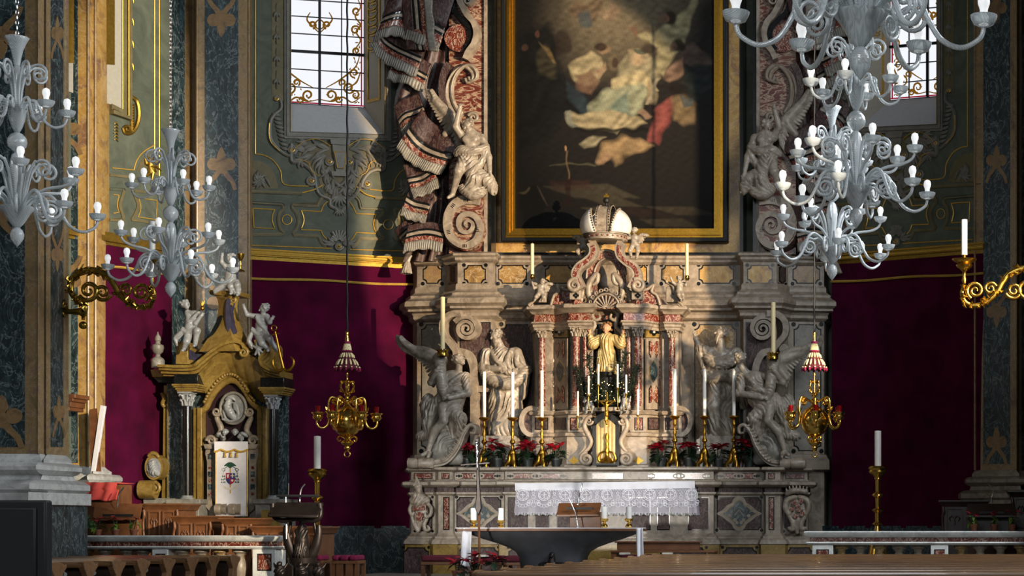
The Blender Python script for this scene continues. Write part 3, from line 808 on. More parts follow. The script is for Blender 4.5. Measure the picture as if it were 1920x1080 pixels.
# side piers of red marble that rise beside the painting, with volutes and acanthus
def pier_side(m, side):
    pr = ret
    b = MB(); b.slab([(842, -320), (909, -320), (909, 477), (842, 477)], m, -.6, 0)
    b.slab([(760, -320), (842, -320), (842, 477), (760, 477)], m, -.7, -.35)
    part('red_pier', b, M['marble_red_flow'], pr)
    b = MB(); b.slab([(909, -320), (915, -320), (915, 478), (909, 478)], m, -.3, .06); part('cream_fillet', b, M['stone_cream'], pr)
    b = MB(); b.slab([(915, -320), (922, -320), (922, 478), (915, 478)], m, -.3, .03); part('black_fillet', b, M['marble_black'], pr)
    # big volute at the foot: white scroll on red marble, side face swept back to the left
    out = spl([(909, 372), (885, 370), (862, 378), (846, 395), (838, 420), (842, 448), (858, 466), (882, 474), (902, 464), (913, 440), (913, 425), (908, 405), (909, 385)], 5, True)
    v = MB(); v.slab(out, m, 0, .22); v2 = MB()
    ring = [m(x, y, .22) for x, y in out]; back = [m(x-26, y+1, -.3) for x, y in out]
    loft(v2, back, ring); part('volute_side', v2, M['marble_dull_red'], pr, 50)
    part('volute_ground', v, M['marble_red_flow'], pr)
    s_ = MB()
    path = spl([(908, 381), (886, 379), (866, 385), (853, 399), (847, 420), (851, 444), (864, 458), (882, 465), (898, 458), (906, 444), (908, 428), (900, 412), (886, 406), (872, 412), (868, 426), (874, 438), (886, 440), (894, 432), (893, 422), (885, 419), (880, 425), (884, 431)], 5)
    s_.slab(band(path, 19, 4), m, .2, .29)
    part('volute_scroll', s_, M['stone_cream'], pr, 30, .012)
    t = MB()
    for (x, y, a) in ((882, 381, 0), (858, 391, -50), (850, 440, 80), (880, 466, 0), (903, 436, 75)):
        for k in (-3, 0, 3):
            dx, dy = math.cos(math.radians(a))*k, math.sin(math.radians(a))*k
            px_, py_ = -math.sin(math.radians(a)), math.cos(math.radians(a))
            t.slab(band([(x+dx-px_*3, y+dy-py_*3), (x+dx+px_*3, y+dy+py_*3)], 1.4), m, .28, .294)
    part('black_inlay', t, M['marble_black'], pr)
    # upper S-shaped strap and acanthus scroll
    s_ = MB()
    s_.slab(band(spl([(868, -20), (866, 0), (874, 20), (882, 34), (894, 48), (899, 68), (894, 88), (884, 102), (878, 116)], 6), 11, 10), m, 0, .22)
    s_.slab(band(spiral(882, 6, 10, 2, 180, 1.6, 26), 5, 2), m, 0, .2)
    part('strap_scroll', s_, M['stone_cream'], pr, 30, .01)
    s3 = MB(); s3.slab(circ(866, 74, 30, 24, 26), m, 0, .1); part('boss', s3, M['marble_red'], pr)
    s4 = MB(); s4.slab(band(spl([(852, 0), (856, 24), (872, 42), (886, 58), (888, 80), (878, 98)], 6), 9), m, 0, .17); part('strap_ground', s4, M['marble_black'], pr)
    a_ = MB()
    for k in range(9):
        w0 = 3.2-.12*k
        pts = [(x-(k-4)*1.9*(1-.4*j/30), y+(k-4)*.5) for j, (x, y) in enumerate(spl([(858, 216), (846, 190), (846, 160), (858, 136), (876, 126), (890, 136), (892, 150), (882, 156), (878, 148)], 4))]
        a_.ptube([(x, y, 4+3*math.sin(k*1.2)) for x, y in pts], m, [w0*.6, w0, w0*1.1, w0*.6], 6, .04)
    a_.ptube(spl([(868, 210), (860, 232), (870, 250), (890, 258)], 5), m, [4, 6, 5, 2], 8, .05)
    a_.ptube(spiral(889, 222, 10, 2, 200, 1.5, 22), m, [3.2, 3.6, 1.6], 8, .06)
    for k in range(7): a_.ptube([(886+2*k, 236+3*k, 2), (890+2*k, 246+3*k, 6), (894+k, 258+4*k, 1)], m, [1, 3.4, 1], 6, .03)
    part('acanthus', a_, M['stone_cream'], pr, 60)
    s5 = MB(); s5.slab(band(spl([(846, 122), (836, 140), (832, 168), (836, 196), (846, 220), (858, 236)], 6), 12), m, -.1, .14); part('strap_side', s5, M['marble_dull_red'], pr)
pier_side(front(31.45), 'left'); pier_side(MIR(31.45), 'right')
# warm marble surround of the painting
b = MB(); b.slab([[(921, -320), (1389, -320), (1389, 474), (921, 474)], [(941, -300), (1364, -300), (1364, 454), (941, 454)]], front(31.9), -.3, .02)
part('painting_surround', b, M['marble_yellow'], ret)
b = MB(); b.rect(921, 474, 1389, 479, front(31.9), -.3, .05); b.rect(1388, -320, 1394, 478, front(31.9), -.3, .05); part('black_fillet', b, M['marble_black'], ret)

# ---------------------------------------------------------------- the altarpiece painting
ptg = thing('altarpiece_painting', 'huge dark oil painting with pale reclining figure in a gilded frame', 'painting', P(1154, 448, 31.75))
mp_ = front(31.8)
def ringslab(mb, o, i, h0, h1, m):
    mb.slab([[(o[0], o[1]), (o[2], o[1]), (o[2], o[3]), (o[0], o[3])], [(i[0], i[1]), (i[2], i[1]), (i[2], i[3]), (i[0], i[3])]], m, h0, h1)
b = MB(); ringslab(b, (941, -300, 1366, 455), (951, -290, 1356, 446), -.1, .1, mp_); part('outer_frame', b, M['iron_black'], ptg, bevel=.02)
b = MB()
for o0, o1, h in ((0, 4, .11), (4, 8, .15), (8, 12, .12), (12, 17, .09)):
    ringslab(b, (951+o0, -290+o0, 1357-o0, 447-o0), (951+o1, -290+o1, 1357-o1, 447-o1), -.1, h, mp_)
part('gilt_frame', b, M['gilt'], ptg)
def paint_canvas():
    """a generic dark baroque crowd: soft-edged masses of colour laid over a brown ground"""
    x0, y0, x1, y1 = 966, -282, 1342, 432
    nx, ny = 300, 560
    gx, gy = np.meshgrid(np.linspace(x0, x1, nx), np.linspace(y0, y1, ny))
    rng = np.random.default_rng(5)
    def noise(sc, seed):
        r = np.random.default_rng(seed); o = np.zeros_like(gx)
        for _ in range(9):
            a = r.uniform(0, 6.28); f = sc*r.uniform(.5, 1.8); o += np.sin((gx*np.cos(a)+gy*np.sin(a))*f+r.uniform(0, 6.28))
        return o/9
    warpx, warpy = noise(.12, 1)*7, noise(.12, 2)*7
    X, Y = gx+warpx, gy+warpy
    img = np.zeros((ny, nx, 3)); img[:] = np.array([.012, .011, .011])
    def mixin(mask, c, shade=None):
        c = np.array(hexc(c)); cc = c[None, None, :]*(1 if shade is None else shade[:, :, None])
        img[:] = img*(1-mask[:, :, None])+cc*mask[:, :, None]
    def blob(cx, cy, rx, ry, ang=0, soft=.35):
        a = math.radians(ang); dx, dy = X-cx, Y-cy
        u = (dx*math.cos(a)+dy*math.sin(a))/rx; v = (-dx*math.sin(a)+dy*math.cos(a))/ry
        return np.clip((1-np.sqrt(u*u+v*v))/soft, 0, 1)
    def poly(pts, soft=3.0, flat=False):
        X, Y = (gx, gy) if flat else (gx+warpx, gy+warpy)
        inside = np.zeros_like(gx, bool); d = np.full_like(gx, 1e9); k = len(pts)
        for i in range(k):
            (ax, ay), (bx, by) = pts[i], pts[(i+1) % k]
            cond = ((ay > Y) != (by > Y)) & (X < (bx-ax)*(Y-ay)/((by-ay) if by != ay else 1e-9)+ax)
            inside ^= cond
            t = np.clip(((X-ax)*(bx-ax)+(Y-ay)*(by-ay))/((bx-ax)**2+(by-ay)**2+1e-9), 0, 1)
            d = np.minimum(d, np.hypot(X-ax-t*(bx-ax), Y-ay-t*(by-ay)))
        sd = np.where(inside, d, -d)
        return np.clip(.5+sd/soft/2, 0, 1)
    def folds(fr, ang, amt=.35, seed=0):
        amt = .22
        a = math.radians(ang); return 1+amt*np.sin((X*math.cos(a)+Y*math.sin(a))*fr*.8+9*noise(.05, 30+seed))+.35*noise(.22, 50+seed)
    mixin(blob(1160, 30, 165, 150, 0, .8)*.95, '#6a5f45', 1+.15*noise(.3, 3))
    mixin(blob(1200, -120, 190, 190, 0, .8)*.9, '#5f553f', 1+.15*noise(.3, 4))
    mixin(blob(1110, 10, 60, 60, 0, .9)*.5, '#7d6f4c')
    # floor with pale tiles
    for pts in ([(1020, 350), (1140, 345), (1200, 372), (1080, 372)], [(1098, 372), (1160, 370), (1206, 388), (1140, 388)], [(1213, 388), (1300, 388), (1345, 404), (1270, 404)], [(1090, 390), (1130, 388), (1166, 404), (1120, 404)], [(1200, 412), (1280, 410), (1310, 426), (1230, 426)]):
        mixin(poly(pts, 2, True)*.7, '#4c4532')
    mixin(poly([(1030, 342), (1100, 340), (1110, 356), (1040, 358)], 3)*.6, '#43261f'); mixin(poly([(1150, 392), (1210, 390), (1280, 410), (1200, 410)], 3)*.5, '#38221d')
    # flying children in the cloud
    mixin(poly([(1064, 18), (1082, 2), (1100, 10), (1116, -6), (1130, 8), (1124, 30), (1116, 44), (1098, 34), (1080, 36)])*.8, '#5a4630', folds(.3, 60))
    mixin(poly([(1086, 24), (1106, 22), (1112, 46), (1104, 54), (1090, 50)])*.7, '#2b4250')
    mixin(blob(1152, 18, 14, 10)*.8, '#7b6248'); mixin(blob(1140, 30, 20, 12, 20)*.8, '#7d6549', folds(.4, 20))
    # dark mourners on the left
    mixin(poly([(966, 70), (1000, 55), (1030, 45), (1048, 90), (1050, 140), (1080, 190), (1105, 215), (1095, 225), (1060, 215), (1030, 260), (966, 290)], 8)*.9, '#0f1316', folds(.15, 50))
    mixin(poly([(1006, 100), (1024, 86), (1044, 118), (1042, 150), (1012, 140)], 4)*.7, '#3b3724', folds(.4, 80))
    mixin(poly([(1012, 80), (1036, 100), (1044, 118), (1038, 118)], 2)*.8, '#6f5a22')
    mixin(poly([(1060, 150), (1088, 172), (1110, 200), (1112, 214), (1090, 214), (1066, 188)], 4)*.8, '#1c3340', folds(.4, 40))
    mixin(poly([(1110, 202), (1126, 206), (1132, 226), (1118, 218)], 2)*.8, '#6a4026')
    mixin(blob(984, 92, 8, 10)*.6, '#5d3a2a'); mixin(blob(1008, 64, 6, 9)*.6, '#6d3d2a'); mixin(blob(1056, 82, 20, 26)*.7, '#241815')
    # kneeling pale figure with folded hands
    mixin(poly([(1066, 122), (1090, 108), (1112, 96), (1128, 110), (1132, 134), (1118, 160), (1086, 160), (1070, 140)], 3), '#8e8258', folds(.35, 70))
    mixin(poly([(1080, 142), (1112, 134), (1126, 152), (1110, 176), (1084, 170)], 3)*.8, '#6b4b34'); mixin(blob(1134, 93, 13, 12)*.95, '#7f6440'); mixin(blob(1128, 87, 13, 10)*.9, '#2c1f16')
    mixin(poly([(1118, 138), (1134, 118), (1138, 128), (1126, 146)], 2), '#8e7250'); mixin(blob(1150, 118, 11, 17)*.9, '#5e5138'); mixin(blob(1153, 119, 7, 10)*.9, '#3d2c22')
    # reclining figure on pillows
    mixin(poly([(1160, 124), (1176, 106), (1206, 102), (1228, 116), (1234, 150), (1196, 150), (1158, 148)], 4), '#7f7856', folds(.3, 30))
    mixin(poly([(1180, 98), (1196, 92), (1214, 100), (1214, 122), (1196, 128), (1182, 118)], 3)*.95, '#8d7d58'); mixin(blob(1196, 112, 11, 14, 20), '#a2875c'); mixin(blob(1200, 98, 14, 6, 10)*.9, '#45503f')
    mixin(poly([(1150, 152), (1176, 136), (1202, 134), (1224, 150), (1232, 172), (1214, 168), (1190, 164), (1164, 172), (1148, 166)], 3), '#a39664', folds(.25, 20))
    mixin(poly([(1104, 198), (1130, 172), (1164, 162), (1204, 156), (1216, 176), (1206, 206), (1186, 222), (1150, 226), (1110, 224)], 4), '#7f8768', folds(.22, 65, .3))
    mixin(poly([(1140, 206), (1160, 182), (1176, 174), (1178, 210), (1190, 224), (1150, 224)], 4)*.8, '#4c6a63', folds(.25, 80))
    mixin(poly([(1218, 148), (1230, 168), (1230, 196), (1216, 192), (1212, 168)], 3)*.9, '#8b7a52')
    mixin(poly([(1060, 212), (1082, 216), (1140, 206), (1188, 220), (1214, 230), (1192, 240), (1150, 246), (1084, 242), (1068, 228)], 3), '#8c8058', folds(.3, 85, .3)); mixin(poly([(1134, 224), (1172, 212), (1184, 230), (1156, 250), (1140, 240)], 3)*.9, '#94875c', folds(.4, 40))
    mixin(poly([(1060, 210), (1068, 210), (1080, 242), (1074, 242)], 2)*.8, '#6f7a70'); mixin(poly([(1074, 242), (1218, 240), (1218, 246), (1078, 248)], 2)*.9, '#10100f')
    # standing figure with raised arm
    mixin(poly([(1196, 66), (1230, 62), (1262, 40), (1290, 16), (1304, -8), (1308, 10), (1296, 34), (1288, 70), (1266, 110), (1240, 146), (1228, 130), (1236, 90), (1206, 76)], 3), '#7f7850', folds(.3, 120))
    mixin(blob(1256, 32, 16, 18)*.95, '#2b1f18'); mixin(blob(1246, 34, 9, 12)*.8, '#6a4a34'); mixin(poly([(1180, 50), (1190, 46), (1200, 64), (1194, 70)], 2)*.9, '#6a4a34'); mixin(blob(1306, -8, 5, 10)*.9, '#6a4a34')
    mixin(blob(1216, 92, 18, 12)*.8, '#34291e')
    mixin(poly([(1270, 84), (1300, 80), (1330, 104), (1336, 122), (1300, 124), (1276, 112)], 4)*.85, '#4e3d36', folds(.3, 40)); mixin(blob(1272, 86, 15, 15)*.9, '#22190f'); mixin(blob(1262, 88, 7, 10)*.8, '#5d4230')
    mixin(poly([(1250, 130), (1282, 112), (1280, 140), (1258, 154), (1240, 150)], 3)*.9, '#6e5340', folds(.4, 60)); mixin(poly([(1284, 124), (1330, 126), (1338, 170), (1300, 190), (1280, 160)], 6)*.7, '#1b2b2c', folds(.3, 70))
    # figure in red and ochre at the right
    mixin(poly([(1250, 186), (1262, 182), (1262, 210), (1246, 250), (1236, 272), (1214, 268), (1222, 240), (1228, 206)], 3), '#7c2b26', folds(.3, 20)); mixin(poly([(1256, 186), (1284, 178), (1304, 196), (1304, 232), (1286, 238), (1262, 226)], 4)*.95, '#6d5832', folds(.3, 60)); mixin(poly([(1276, 180), (1298, 184), (1298, 196), (1284, 200)], 2)*.8, '#2d4450')
    mixin(poly([(1192, 212), (1206, 206), (1222, 216), (1210, 224)], 2)*.9, '#84654a'); mixin(blob(1276, 168, 22, 14)*.8, '#15120f')
    mixin(poly([(1214, 196), (1230, 148), (1234, 150), (1220, 196)], 1.5)*.9, '#8d8468')
    # bowed ochre figure in front, candle, ewer
    mixin(poly([(1086, 268), (1110, 256), (1136, 258), (1120, 272), (1098, 278)], 3)*.9, '#8a8260', folds(.4, 50))
    mixin(poly([(1118, 302), (1132, 270), (1166, 254), (1200, 260), (1226, 276), (1200, 286), (1168, 296), (1156, 312), (1146, 300), (1124, 306)], 4), '#8b6e3c', folds(.2, 40)); mixin(poly([(1118, 300), (1140, 282), (1146, 296), (1130, 308)], 3)*.8, '#94704a')
    mixin(poly([(1030, 307), (1118, 306), (1118, 309), (1030, 309)], 1.5)*.7, '#5a5a3a'); mixin(poly([(1064, 284), (1067, 284), (1067, 338), (1064, 338)], 1.2)*.8, '#7a5f3c'); mixin(blob(1063, 280, 3, 5)*.9, '#b07a3c')
    mixin(poly([(1058, 338), (1074, 338), (1068, 372), (1076, 386), (1052, 386), (1062, 372)], 2)*.8, '#2b1510')
    mixin(poly([(974, 366), (990, 350), (1006, 352), (1016, 362), (1024, 390), (1016, 420), (980, 420)], 4)*.9, '#0d1014'); mixin(poly([(974, 362), (990, 348), (994, 352), (980, 364)], 1.5)*.8, '#6b5f3e'); mixin(poly([(1010, 354), (1018, 364), (1030, 388), (1022, 376)], 1.5)*.7, '#7a6a48')
    img *= (1+.10*noise(1.1, 9))[:, :, None]
    img *= (1+.28*noise(.42, 11)+.22*noise(.8, 12))[:, :, None]
    lum = img.mean(2, keepdims=True); img = lum*.38+img*.62
    tone = np.clip(1.15-((gx-1180)/260)**2-((np.maximum(gy, 100)-130)/330)**2*.9, .25, 1)      # the painter's own dark margins
    img = np.clip(img*.85*tone[:, :, None]*np.array([1.0, .97, .9]), 0, 1)
    m = mp_
    vs = np.empty((ny, nx, 3)); s = 31.8/F
    vs[:, :, 0] = CX+(gx-VX)*s; vs[:, :, 1] = 31.8-.03; vs[:, :, 2] = CZ+(HY-gy)*s
    idx = np.arange(nx*ny).reshape(ny, nx)
    fs = np.stack([idx[1:, :-1], idx[1:, 1:], idx[:-1, 1:], idx[:-1, :-1]], -1).reshape(-1, 4)
    me = bpy.data.meshes.new('canvas'); me.from_pydata(vs.reshape(-1, 3).tolist(), [], fs.tolist())
    at = me.color_attributes.new('paint', 'FLOAT_COLOR', 'POINT')
    at.data.foreach_set('color', np.concatenate([img.reshape(-1, 3), np.ones((nx*ny, 1))], 1).ravel().astype(np.float32))
    mt, nt, bs = newmat('oil_paint')
    ca = nt.nodes.new('ShaderNodeVertexColor'); ca.layer_name = 'paint'
    nt.links.new(ca.outputs[0], bs.inputs['Base Color']); bs.inputs['Roughness'].default_value = .6; bs.inputs['Specular IOR Level'].default_value = .12
    wv = N(nt, 'ShaderNodeTexNoise'); wv.inputs['Scale'].default_value = 60; nt.links.new(coords(nt), wv.inputs['Vector']); bump(nt, bs, wv.outputs['Fac'], .15, .004)
    me.materials.append(mt)
    link('canvas', me, ptg)
paint_canvas()

# ---------------------------------------------------------------- carved marble curtains with fringe
def bands_mat(): pass
def curtain(m, label):
    root = thing('carved_curtain', label, 'curtain', m(800, 480, 0), 'carved marble curtains beside the painting')
    body = MB()
    def fnb(u, v):
        y = -320+810*v; xl = 742+18*math.sin(y*.02)+(18 if y > 170 else 0)*min(1, (y-170)/80 if y > 170 else 0); xr = 858-.02*(y) if y < 300 else 850
        x = xl+(xr-xl)*u
        return m(x, y, .10*math.sin(math.pi*u)+.045*math.sin(u*22+y*.03)-.1)
    body.grid(fnb, 40, 60); part('curtain_body', body, M['curtain_marble'], root, 60)
    def tier(hem, up, h0, sizes=(18, 9, 4, 5, 4, 26), amp=.05, nw=3.0, ph=0.0):
        hp = spl(hem, 8); L = len(hp)-1
        def at(u):
            f = u*L; i = min(int(f), L-1); t = f-i
            return hp[i][0]+(hp[i+1][0]-hp[i][0])*t, hp[i][1]+(hp[i+1][1]-hp[i][1])*t
        d0 = 0
        names = (('fringe', 'stone_grey'), ('hem_band', 'marble_red'), ('dark_stripe', 'marble_black'), ('white_stripe', 'stone_cream'), ('dark_stripe', 'marble_black'), ('curtain_fold', 'curtain_marble'))
        for (nm, mt), sz in zip(names, sizes):
            a0, a1 = d0, d0+sz; d0 = a1
            nu = int(max(24, L*(3 if nm == 'fringe' else 1)))
            def fn(u, v, a0=a0, a1=a1, nm=nm):
                x, y = at(u); q = a0+(a1-a0)*(1-v)
                tl = (1-q/sum(sizes))
                hh = h0+amp*math.sin(u*nw*math.pi*2+ph)*(.4+.6*tl)+.10*tl-.02
                if nm == 'fringe':
                    hh += .016*abs(math.sin(u*L*2.4))-.02*v*v; k = .5+.5*math.sin(u*L*.9+ph); q -= 2.5*k*v
                return m(x+up[0]*q, y+up[1]*q, hh)
            g = MB(); g.grid(fn, nu, 5 if nm != 'curtain_fold' else 10)
            o = part(nm, g, M[mt], root, 70)
            sd = o.modifiers.new('thickness', 'SOLIDIFY'); sd.thickness = .03; sd.offset = 0
    tier([(716, 88), (738, 80), (752, 76), (776, 84), (806, 96), (832, 108)], (.28, -.96), .30, (17, 14, 5, 6, 5, 120), .05, 1.6)
    tier([(832, 108), (826, 60), (822, 10), (820, -60), (816, -200)], (-.98, -.1), .36, (14, 9, 5, 6, 5, 20), .02, 2)
    tier([(707, 92), (716, 112), (738, 128), (762, 140), (786, 150)], (.3, -.95), .18, (17, 9, 4, 5, 4, 26), .04, 1.5, 1)
    tier([(734, 152), (748, 158), (768, 162), (796, 176)], (.3, -.95), .12, (15, 6, 4, 5, 4, 22), .04, 1.5, 2)
    tier([(764, 262), (776, 250), (790, 244), (810, 236)], (-.35, -.93), .12, (15, 8, 4, 6, 4, 26), .03, 1, 0)
    tier([(757, 284), (772, 304), (790, 318), (812, 328), (837, 334)], (.5, -.86), .28, (18, 10, 5, 7, 5, 40), .04, 1.5, .5)
    tier([(786, 376), (800, 372), (818, 366), (834, 354)], (-.35, -.93), .22, (17, 9, 4, 6, 4, 26), .03, 1.5, .8)
    tier([(762, 408), (776, 416), (792, 420), (806, 424)], (.25, -.97), .22, (15, 8, 4, 6, 4, 22), .03, 1, 2)
    tier([(770, 470), (782, 458), (796, 446), (806, 432)], (-.6, -.8), .14, (12, 6, 4, 4, 4, 14), .02, 1, 0)
    tier([(770, 480), (790, 474), (812, 472), (838, 478)], (.1, -.99), .30, (17, 8, 4, 6, 4, 12), .05, .6, 2)
    ts = MB()
    for k in range(12):
        a = k*math.pi/6; ts.ptube([(772, 490, 0), (770+4*math.cos(a), 500, 5*math.sin(a)), (768+9*math.cos(a), 516, 9*math.sin(a))], m, [2, 3, 2.6], 6, .2)
    ts.ptube([(778, 482), (774, 488), (771, 494)], m, [2, 3, 4.5], 8, .2)
    part('tassel', ts, M['statue_stone'], root, 60)
    return root
curtain(front(31.55), 'carved marble curtain with fringed folds left of the painting')
curtain(MIR(31.55), 'carved marble curtain in shade right of the painting, behind the glass chandeliers')
# ================================================================ TABERNACLE SHRINE
def column(root, px, D, y0, yc, y1, r, mat='marble_red', cap='stone_cream', n=20):
    """y0 capital top, yc shaft top, y1 base bottom"""
    s = D/F; hc = yc-y0
    sh = MB(); sh.plathe([(r*.86, yc-1), (r*.9, yc+2), (r, yc+(y1-yc)*.4), (r*1.0, y1-8)], px, y1, D, n); part('shaft', sh, M[mat], root, 50)
    bs = MB(); bs.plathe([(r*1.0, y1-9), (r*1.15, y1-8.5), (r*1.2, y1-7), (r*1.1, y1-5.5), (r*1.3, y1-5), (r*1.45, y1-3), (r*1.3, y1-1.6), (r*1.5, y1-1.5), (r*1.5, y1)], px, y1, D, n); part('column_base', bs, M[cap], root, 40)
    c = MB(); c.plathe([(r*.9, yc), (r*1.05, yc-.5), (r*.9, yc-1.5), (r*1.0, yc-hc*.5), (r*1.3, y0+hc*.2), (r*1.35, y0+hc*.12)], px, yc, D, n)
    X, Y, Z = P(px, y0, D)
    a = r*1.5*s; c.box(X-a, X+a, Y-a, Y+a, Z-hc*.12*s, Z)
    for k in range(8):
        for row, (zb, l, rr) in enumerate(((yc-1, hc*.42, 1.0), (yc-hc*.35, hc*.42, 1.1))):
            an = (k+.5*row)*math.pi/4
            ca, sa = math.cos(an), math.sin(an); pts = []
            for t in (0, .5, .85, 1.0, 1.0):
                pass
            for q, (ro, dz) in enumerate(((rr, 0), (rr*1.08, l*.6), (rr*1.3, l), (rr*1.5, l*.92), (rr*1.48, l*.75))):
                R = r*ro*s; z = CZ+(HY-(zb-dz))*s; pts.append((X+ca*R, Y+sa*R, z))
            c.tube(pts, [r*.22*s, r*.3*s, r*.3*s, r*.2*s, r*.1*s], 5)
    for k in range(4):
        an = math.pi/4+k*math.pi/2; R = r*1.55*s; c.ell((X+math.cos(an)*R, Y+math.sin(an)*R, Z-hc*.24*s), (r*.36*s,)*3, 8, 6)
    part('capital', c, M[cap], root, 50)
def inpath(path, d):
    return path
tab = thing('tabernacle_shrine', 'ornate red and cream marble tabernacle with columns and stone crown', 'tabernacle', P(1138, 880, 30.7))
TX = lambda x: 2276-x
TPl = [(994, 31.3), (1000, 30.85), (1030, 30.8), (1040, 30.95), (1066, 30.62), (1108, 30.58), (1112, 30.95)]
TP = TPl+[(TX(x), d) for x, d in TPl[::-1]]
tpath = [plan(*p) for p in TP]; DT = 30.7
ZT = lambda l: [(o, zz(y, DT)) for o, y in l]
TPb = [(x+(4 if x < 1138 else -4), d+.16) for x, d in TP]
b = MB(); b.sweep([plan(*p) for p in TPb], [(0, zz(880, DT)), (0, zz(612, DT))], cap=False); part('shrine_body', b, M['stone_cream'], tab)
b = MB(); b.sweep(tpath, ZT([(-.3, 570), (.04, 570), (.10, 572), (.12, 576), (.12, 579), (.07, 582), (.05, 585), (.02, 588), (-.3, 588)])); part('cornice', b, M['stone_cream'], tab, 30)
b = MB(); b.sweep(tpath, ZT([(-.3, 588), (-.01, 588), (-.01, 603), (-.3, 603)])); part('red_frieze', b, M['marble_red'], tab)
b = MB(); b.sweep(tpath, ZT([(-.3, 602), (.03, 602), (.04, 605), (.01, 607), (.01, 611), (-.01, 613), (-.01, 618), (-.3, 618)])); part('architrave', b, M['stone_cream'], tab, 30)
b = MB(); b.sweep(tpath, ZT([(-.3, 770), (.05, 770), (.08, 773), (.06, 777), (.02, 779), (.02, 810), (.07, 813), (.08, 818), (.04, 820), (.05, 870), (.1, 873), (.1, 880), (-.3, 880)])); part('pedestal', b, M['stone_cream'], tab, 30)
for x, D, r, y0, yc in ((1016, 30.86, 6.5, 618, 634), (1037, 31.05, 4.2, 618, 632), (1080, 30.64, 7.5, 612, 632), (1097, 30.72, 5.2, 614, 632)):
    column(tab, x, D, y0, yc, 771, r); column(tab, TX(x), D, y0, yc, 771, r)
IT = Inlay(tab)
segT = [wallmap(TP[i], TP[i+1]) for i in range(len(TP)-1)]
segB = [wallmap(TPb[i], TPb[i+1]) for i in range(len(TPb)-1)]
def sidepanels(X, mseg, mped, m2, m3):
    R = lambda a, b: (min(X(a), X(b)), max(X(a), X(b)))
    x0, x1 = R(1043, 1072)
    part('ochre_block', MB().rect(x0, 613, x1, 633, mseg, 0, .03), M['ochre_stone'], tab)
    cx = (x0+x1)/2
    for a in range(4): IT.k.slab(circ(cx+5*math.cos(a*1.571), 623+4*math.sin(a*1.571), 3.6, 10), mseg, .03, .036)
    part('rosette_dot', MB().slab(circ(cx, 623, 2.2, 10), mseg, .03, .042), M['stone_white'], tab)
    part('white_panel', MB().rect(x0+1, 635, x1-1, 768, mseg, 0, .03), M['stone_cream'], tab)
    up = lambda pts: [(X(x), y) for x, y in pts]
    def mm(px, py, h=0): return mseg(px, py, h+.03)
    mm.s = mseg.s
    for ya, yb, yt in ((640, 672, 1), (756, 722, -1)):
        d = yt
        o = [(1049, ya), (1053, ya), (1058, ya+8*d), (1063, ya), (1067, ya), (1067, yb-8*d), (1063, yb), (1061, yb-10*d), (1058, yb-16*d), (1055, yb-10*d), (1053, yb), (1049, yb-8*d)]
        IT.poly(mm, up([(1058+(x-1058)*.82, (ya+yb)/2+(y-(ya+yb)/2)*.92) for x, y in o]), 'marble_red', black=up(o))
    ov = [(1058, 676), (1063, 683), (1066, 690), (1066, 704), (1063, 711), (1058, 718), (1053, 711), (1050, 704), (1050, 690), (1053, 683)]
    IT.poly(mm, up([(1058+(x-1058)*.85, 697+(y-697)*.93) for x, y in ov]), 'marble_green'); part('oval_ring', MB().slab(up(ov), mm, 0, .005), M['ochre_stone'], tab)
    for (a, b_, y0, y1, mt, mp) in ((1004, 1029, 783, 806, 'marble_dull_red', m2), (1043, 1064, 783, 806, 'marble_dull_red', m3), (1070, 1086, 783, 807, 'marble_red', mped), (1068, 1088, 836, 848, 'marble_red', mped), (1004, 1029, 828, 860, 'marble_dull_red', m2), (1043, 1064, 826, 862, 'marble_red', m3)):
        p, q = R(a, b_); IT.panel(mp, p, y0, q, y1, 0, mt, gap=1.6, h=.03)
    p, q = R(1068, 1088); part('gold_flower', MB().slab(spl([(p, 864), ((p+q)/2-3, 860), ((p+q)/2, 855), ((p+q)/2+3, 860), (q, 864), ((p+q)/2+3, 868), ((p+q)/2, 873), ((p+q)/2-3, 868)], 2, True), mped, .05, .06), M['gilt_dull'], tab)
def off(m, d):
    def f(px, py, h=0.0): return m(px, py, h+d)
    f.s = m.s; return f
sidepanels(lambda x: x, off(segB[3], .05), segT[4], segT[1], segT[3]); n_ = len(segT)
sidepanels(TX, off(segB[n_-4], .05), segT[n_-5], segT[n_-2], segT[n_-4])
# central niche with scallops
mc = front(30.95)
b = MB(); b.slab([(1106, 770)]+spl([(1106, 770), (1106, 640), (1112, 610), (1138, 600), (1164, 610), (1170, 640), (1170, 770)], 5), mc, -.1, .02); part('niche_ground', b, M['marble_black'], tab)
b = MB()
for s_ in (-1, 1):
    Xs = lambda x: 1138+s_*(x-1138)
    b.ptube([(Xs(x), y, 4) for x, y in spl([(1134, 582), (1122, 582), (1114, 592), (1120, 602), (1128, 598), (1126, 590)], 5)], mc, [3, 4, 3.5, 2], 8, .12)
    b.ptube([(Xs(x), y, 3) for x, y in spl([(1116, 600), (1118, 614), (1110, 624), (1104, 634)], 5)], mc, [4, 4, 3], 8, .12)
    for k in range(8):
        a = math.radians(160+k*16); b.ptube([(Xs(1120+7*math.cos(a)), 640+7*math.sin(a), 2), (Xs(1120+20*math.cos(a)), 640+22*math.sin(a), 3)], mc, [1.2, 2.6], 6, .06)
    for k in range(9):
        y = 676+k*7; b.ptube([(Xs(1112-k*.3), y, 0), (Xs(1106+k*1.3), y+6, 3)], mc, [2.4, 2], 6, .06)
    b.ptube([(Xs(x), y, 4) for x, y in spiral(1110, 655, 9, 2, 100, 1.4, 20)], mc, [3, 3, 1.5], 6, .08)
part('niche_scroll', b, M['stone_cream'], tab, 60)
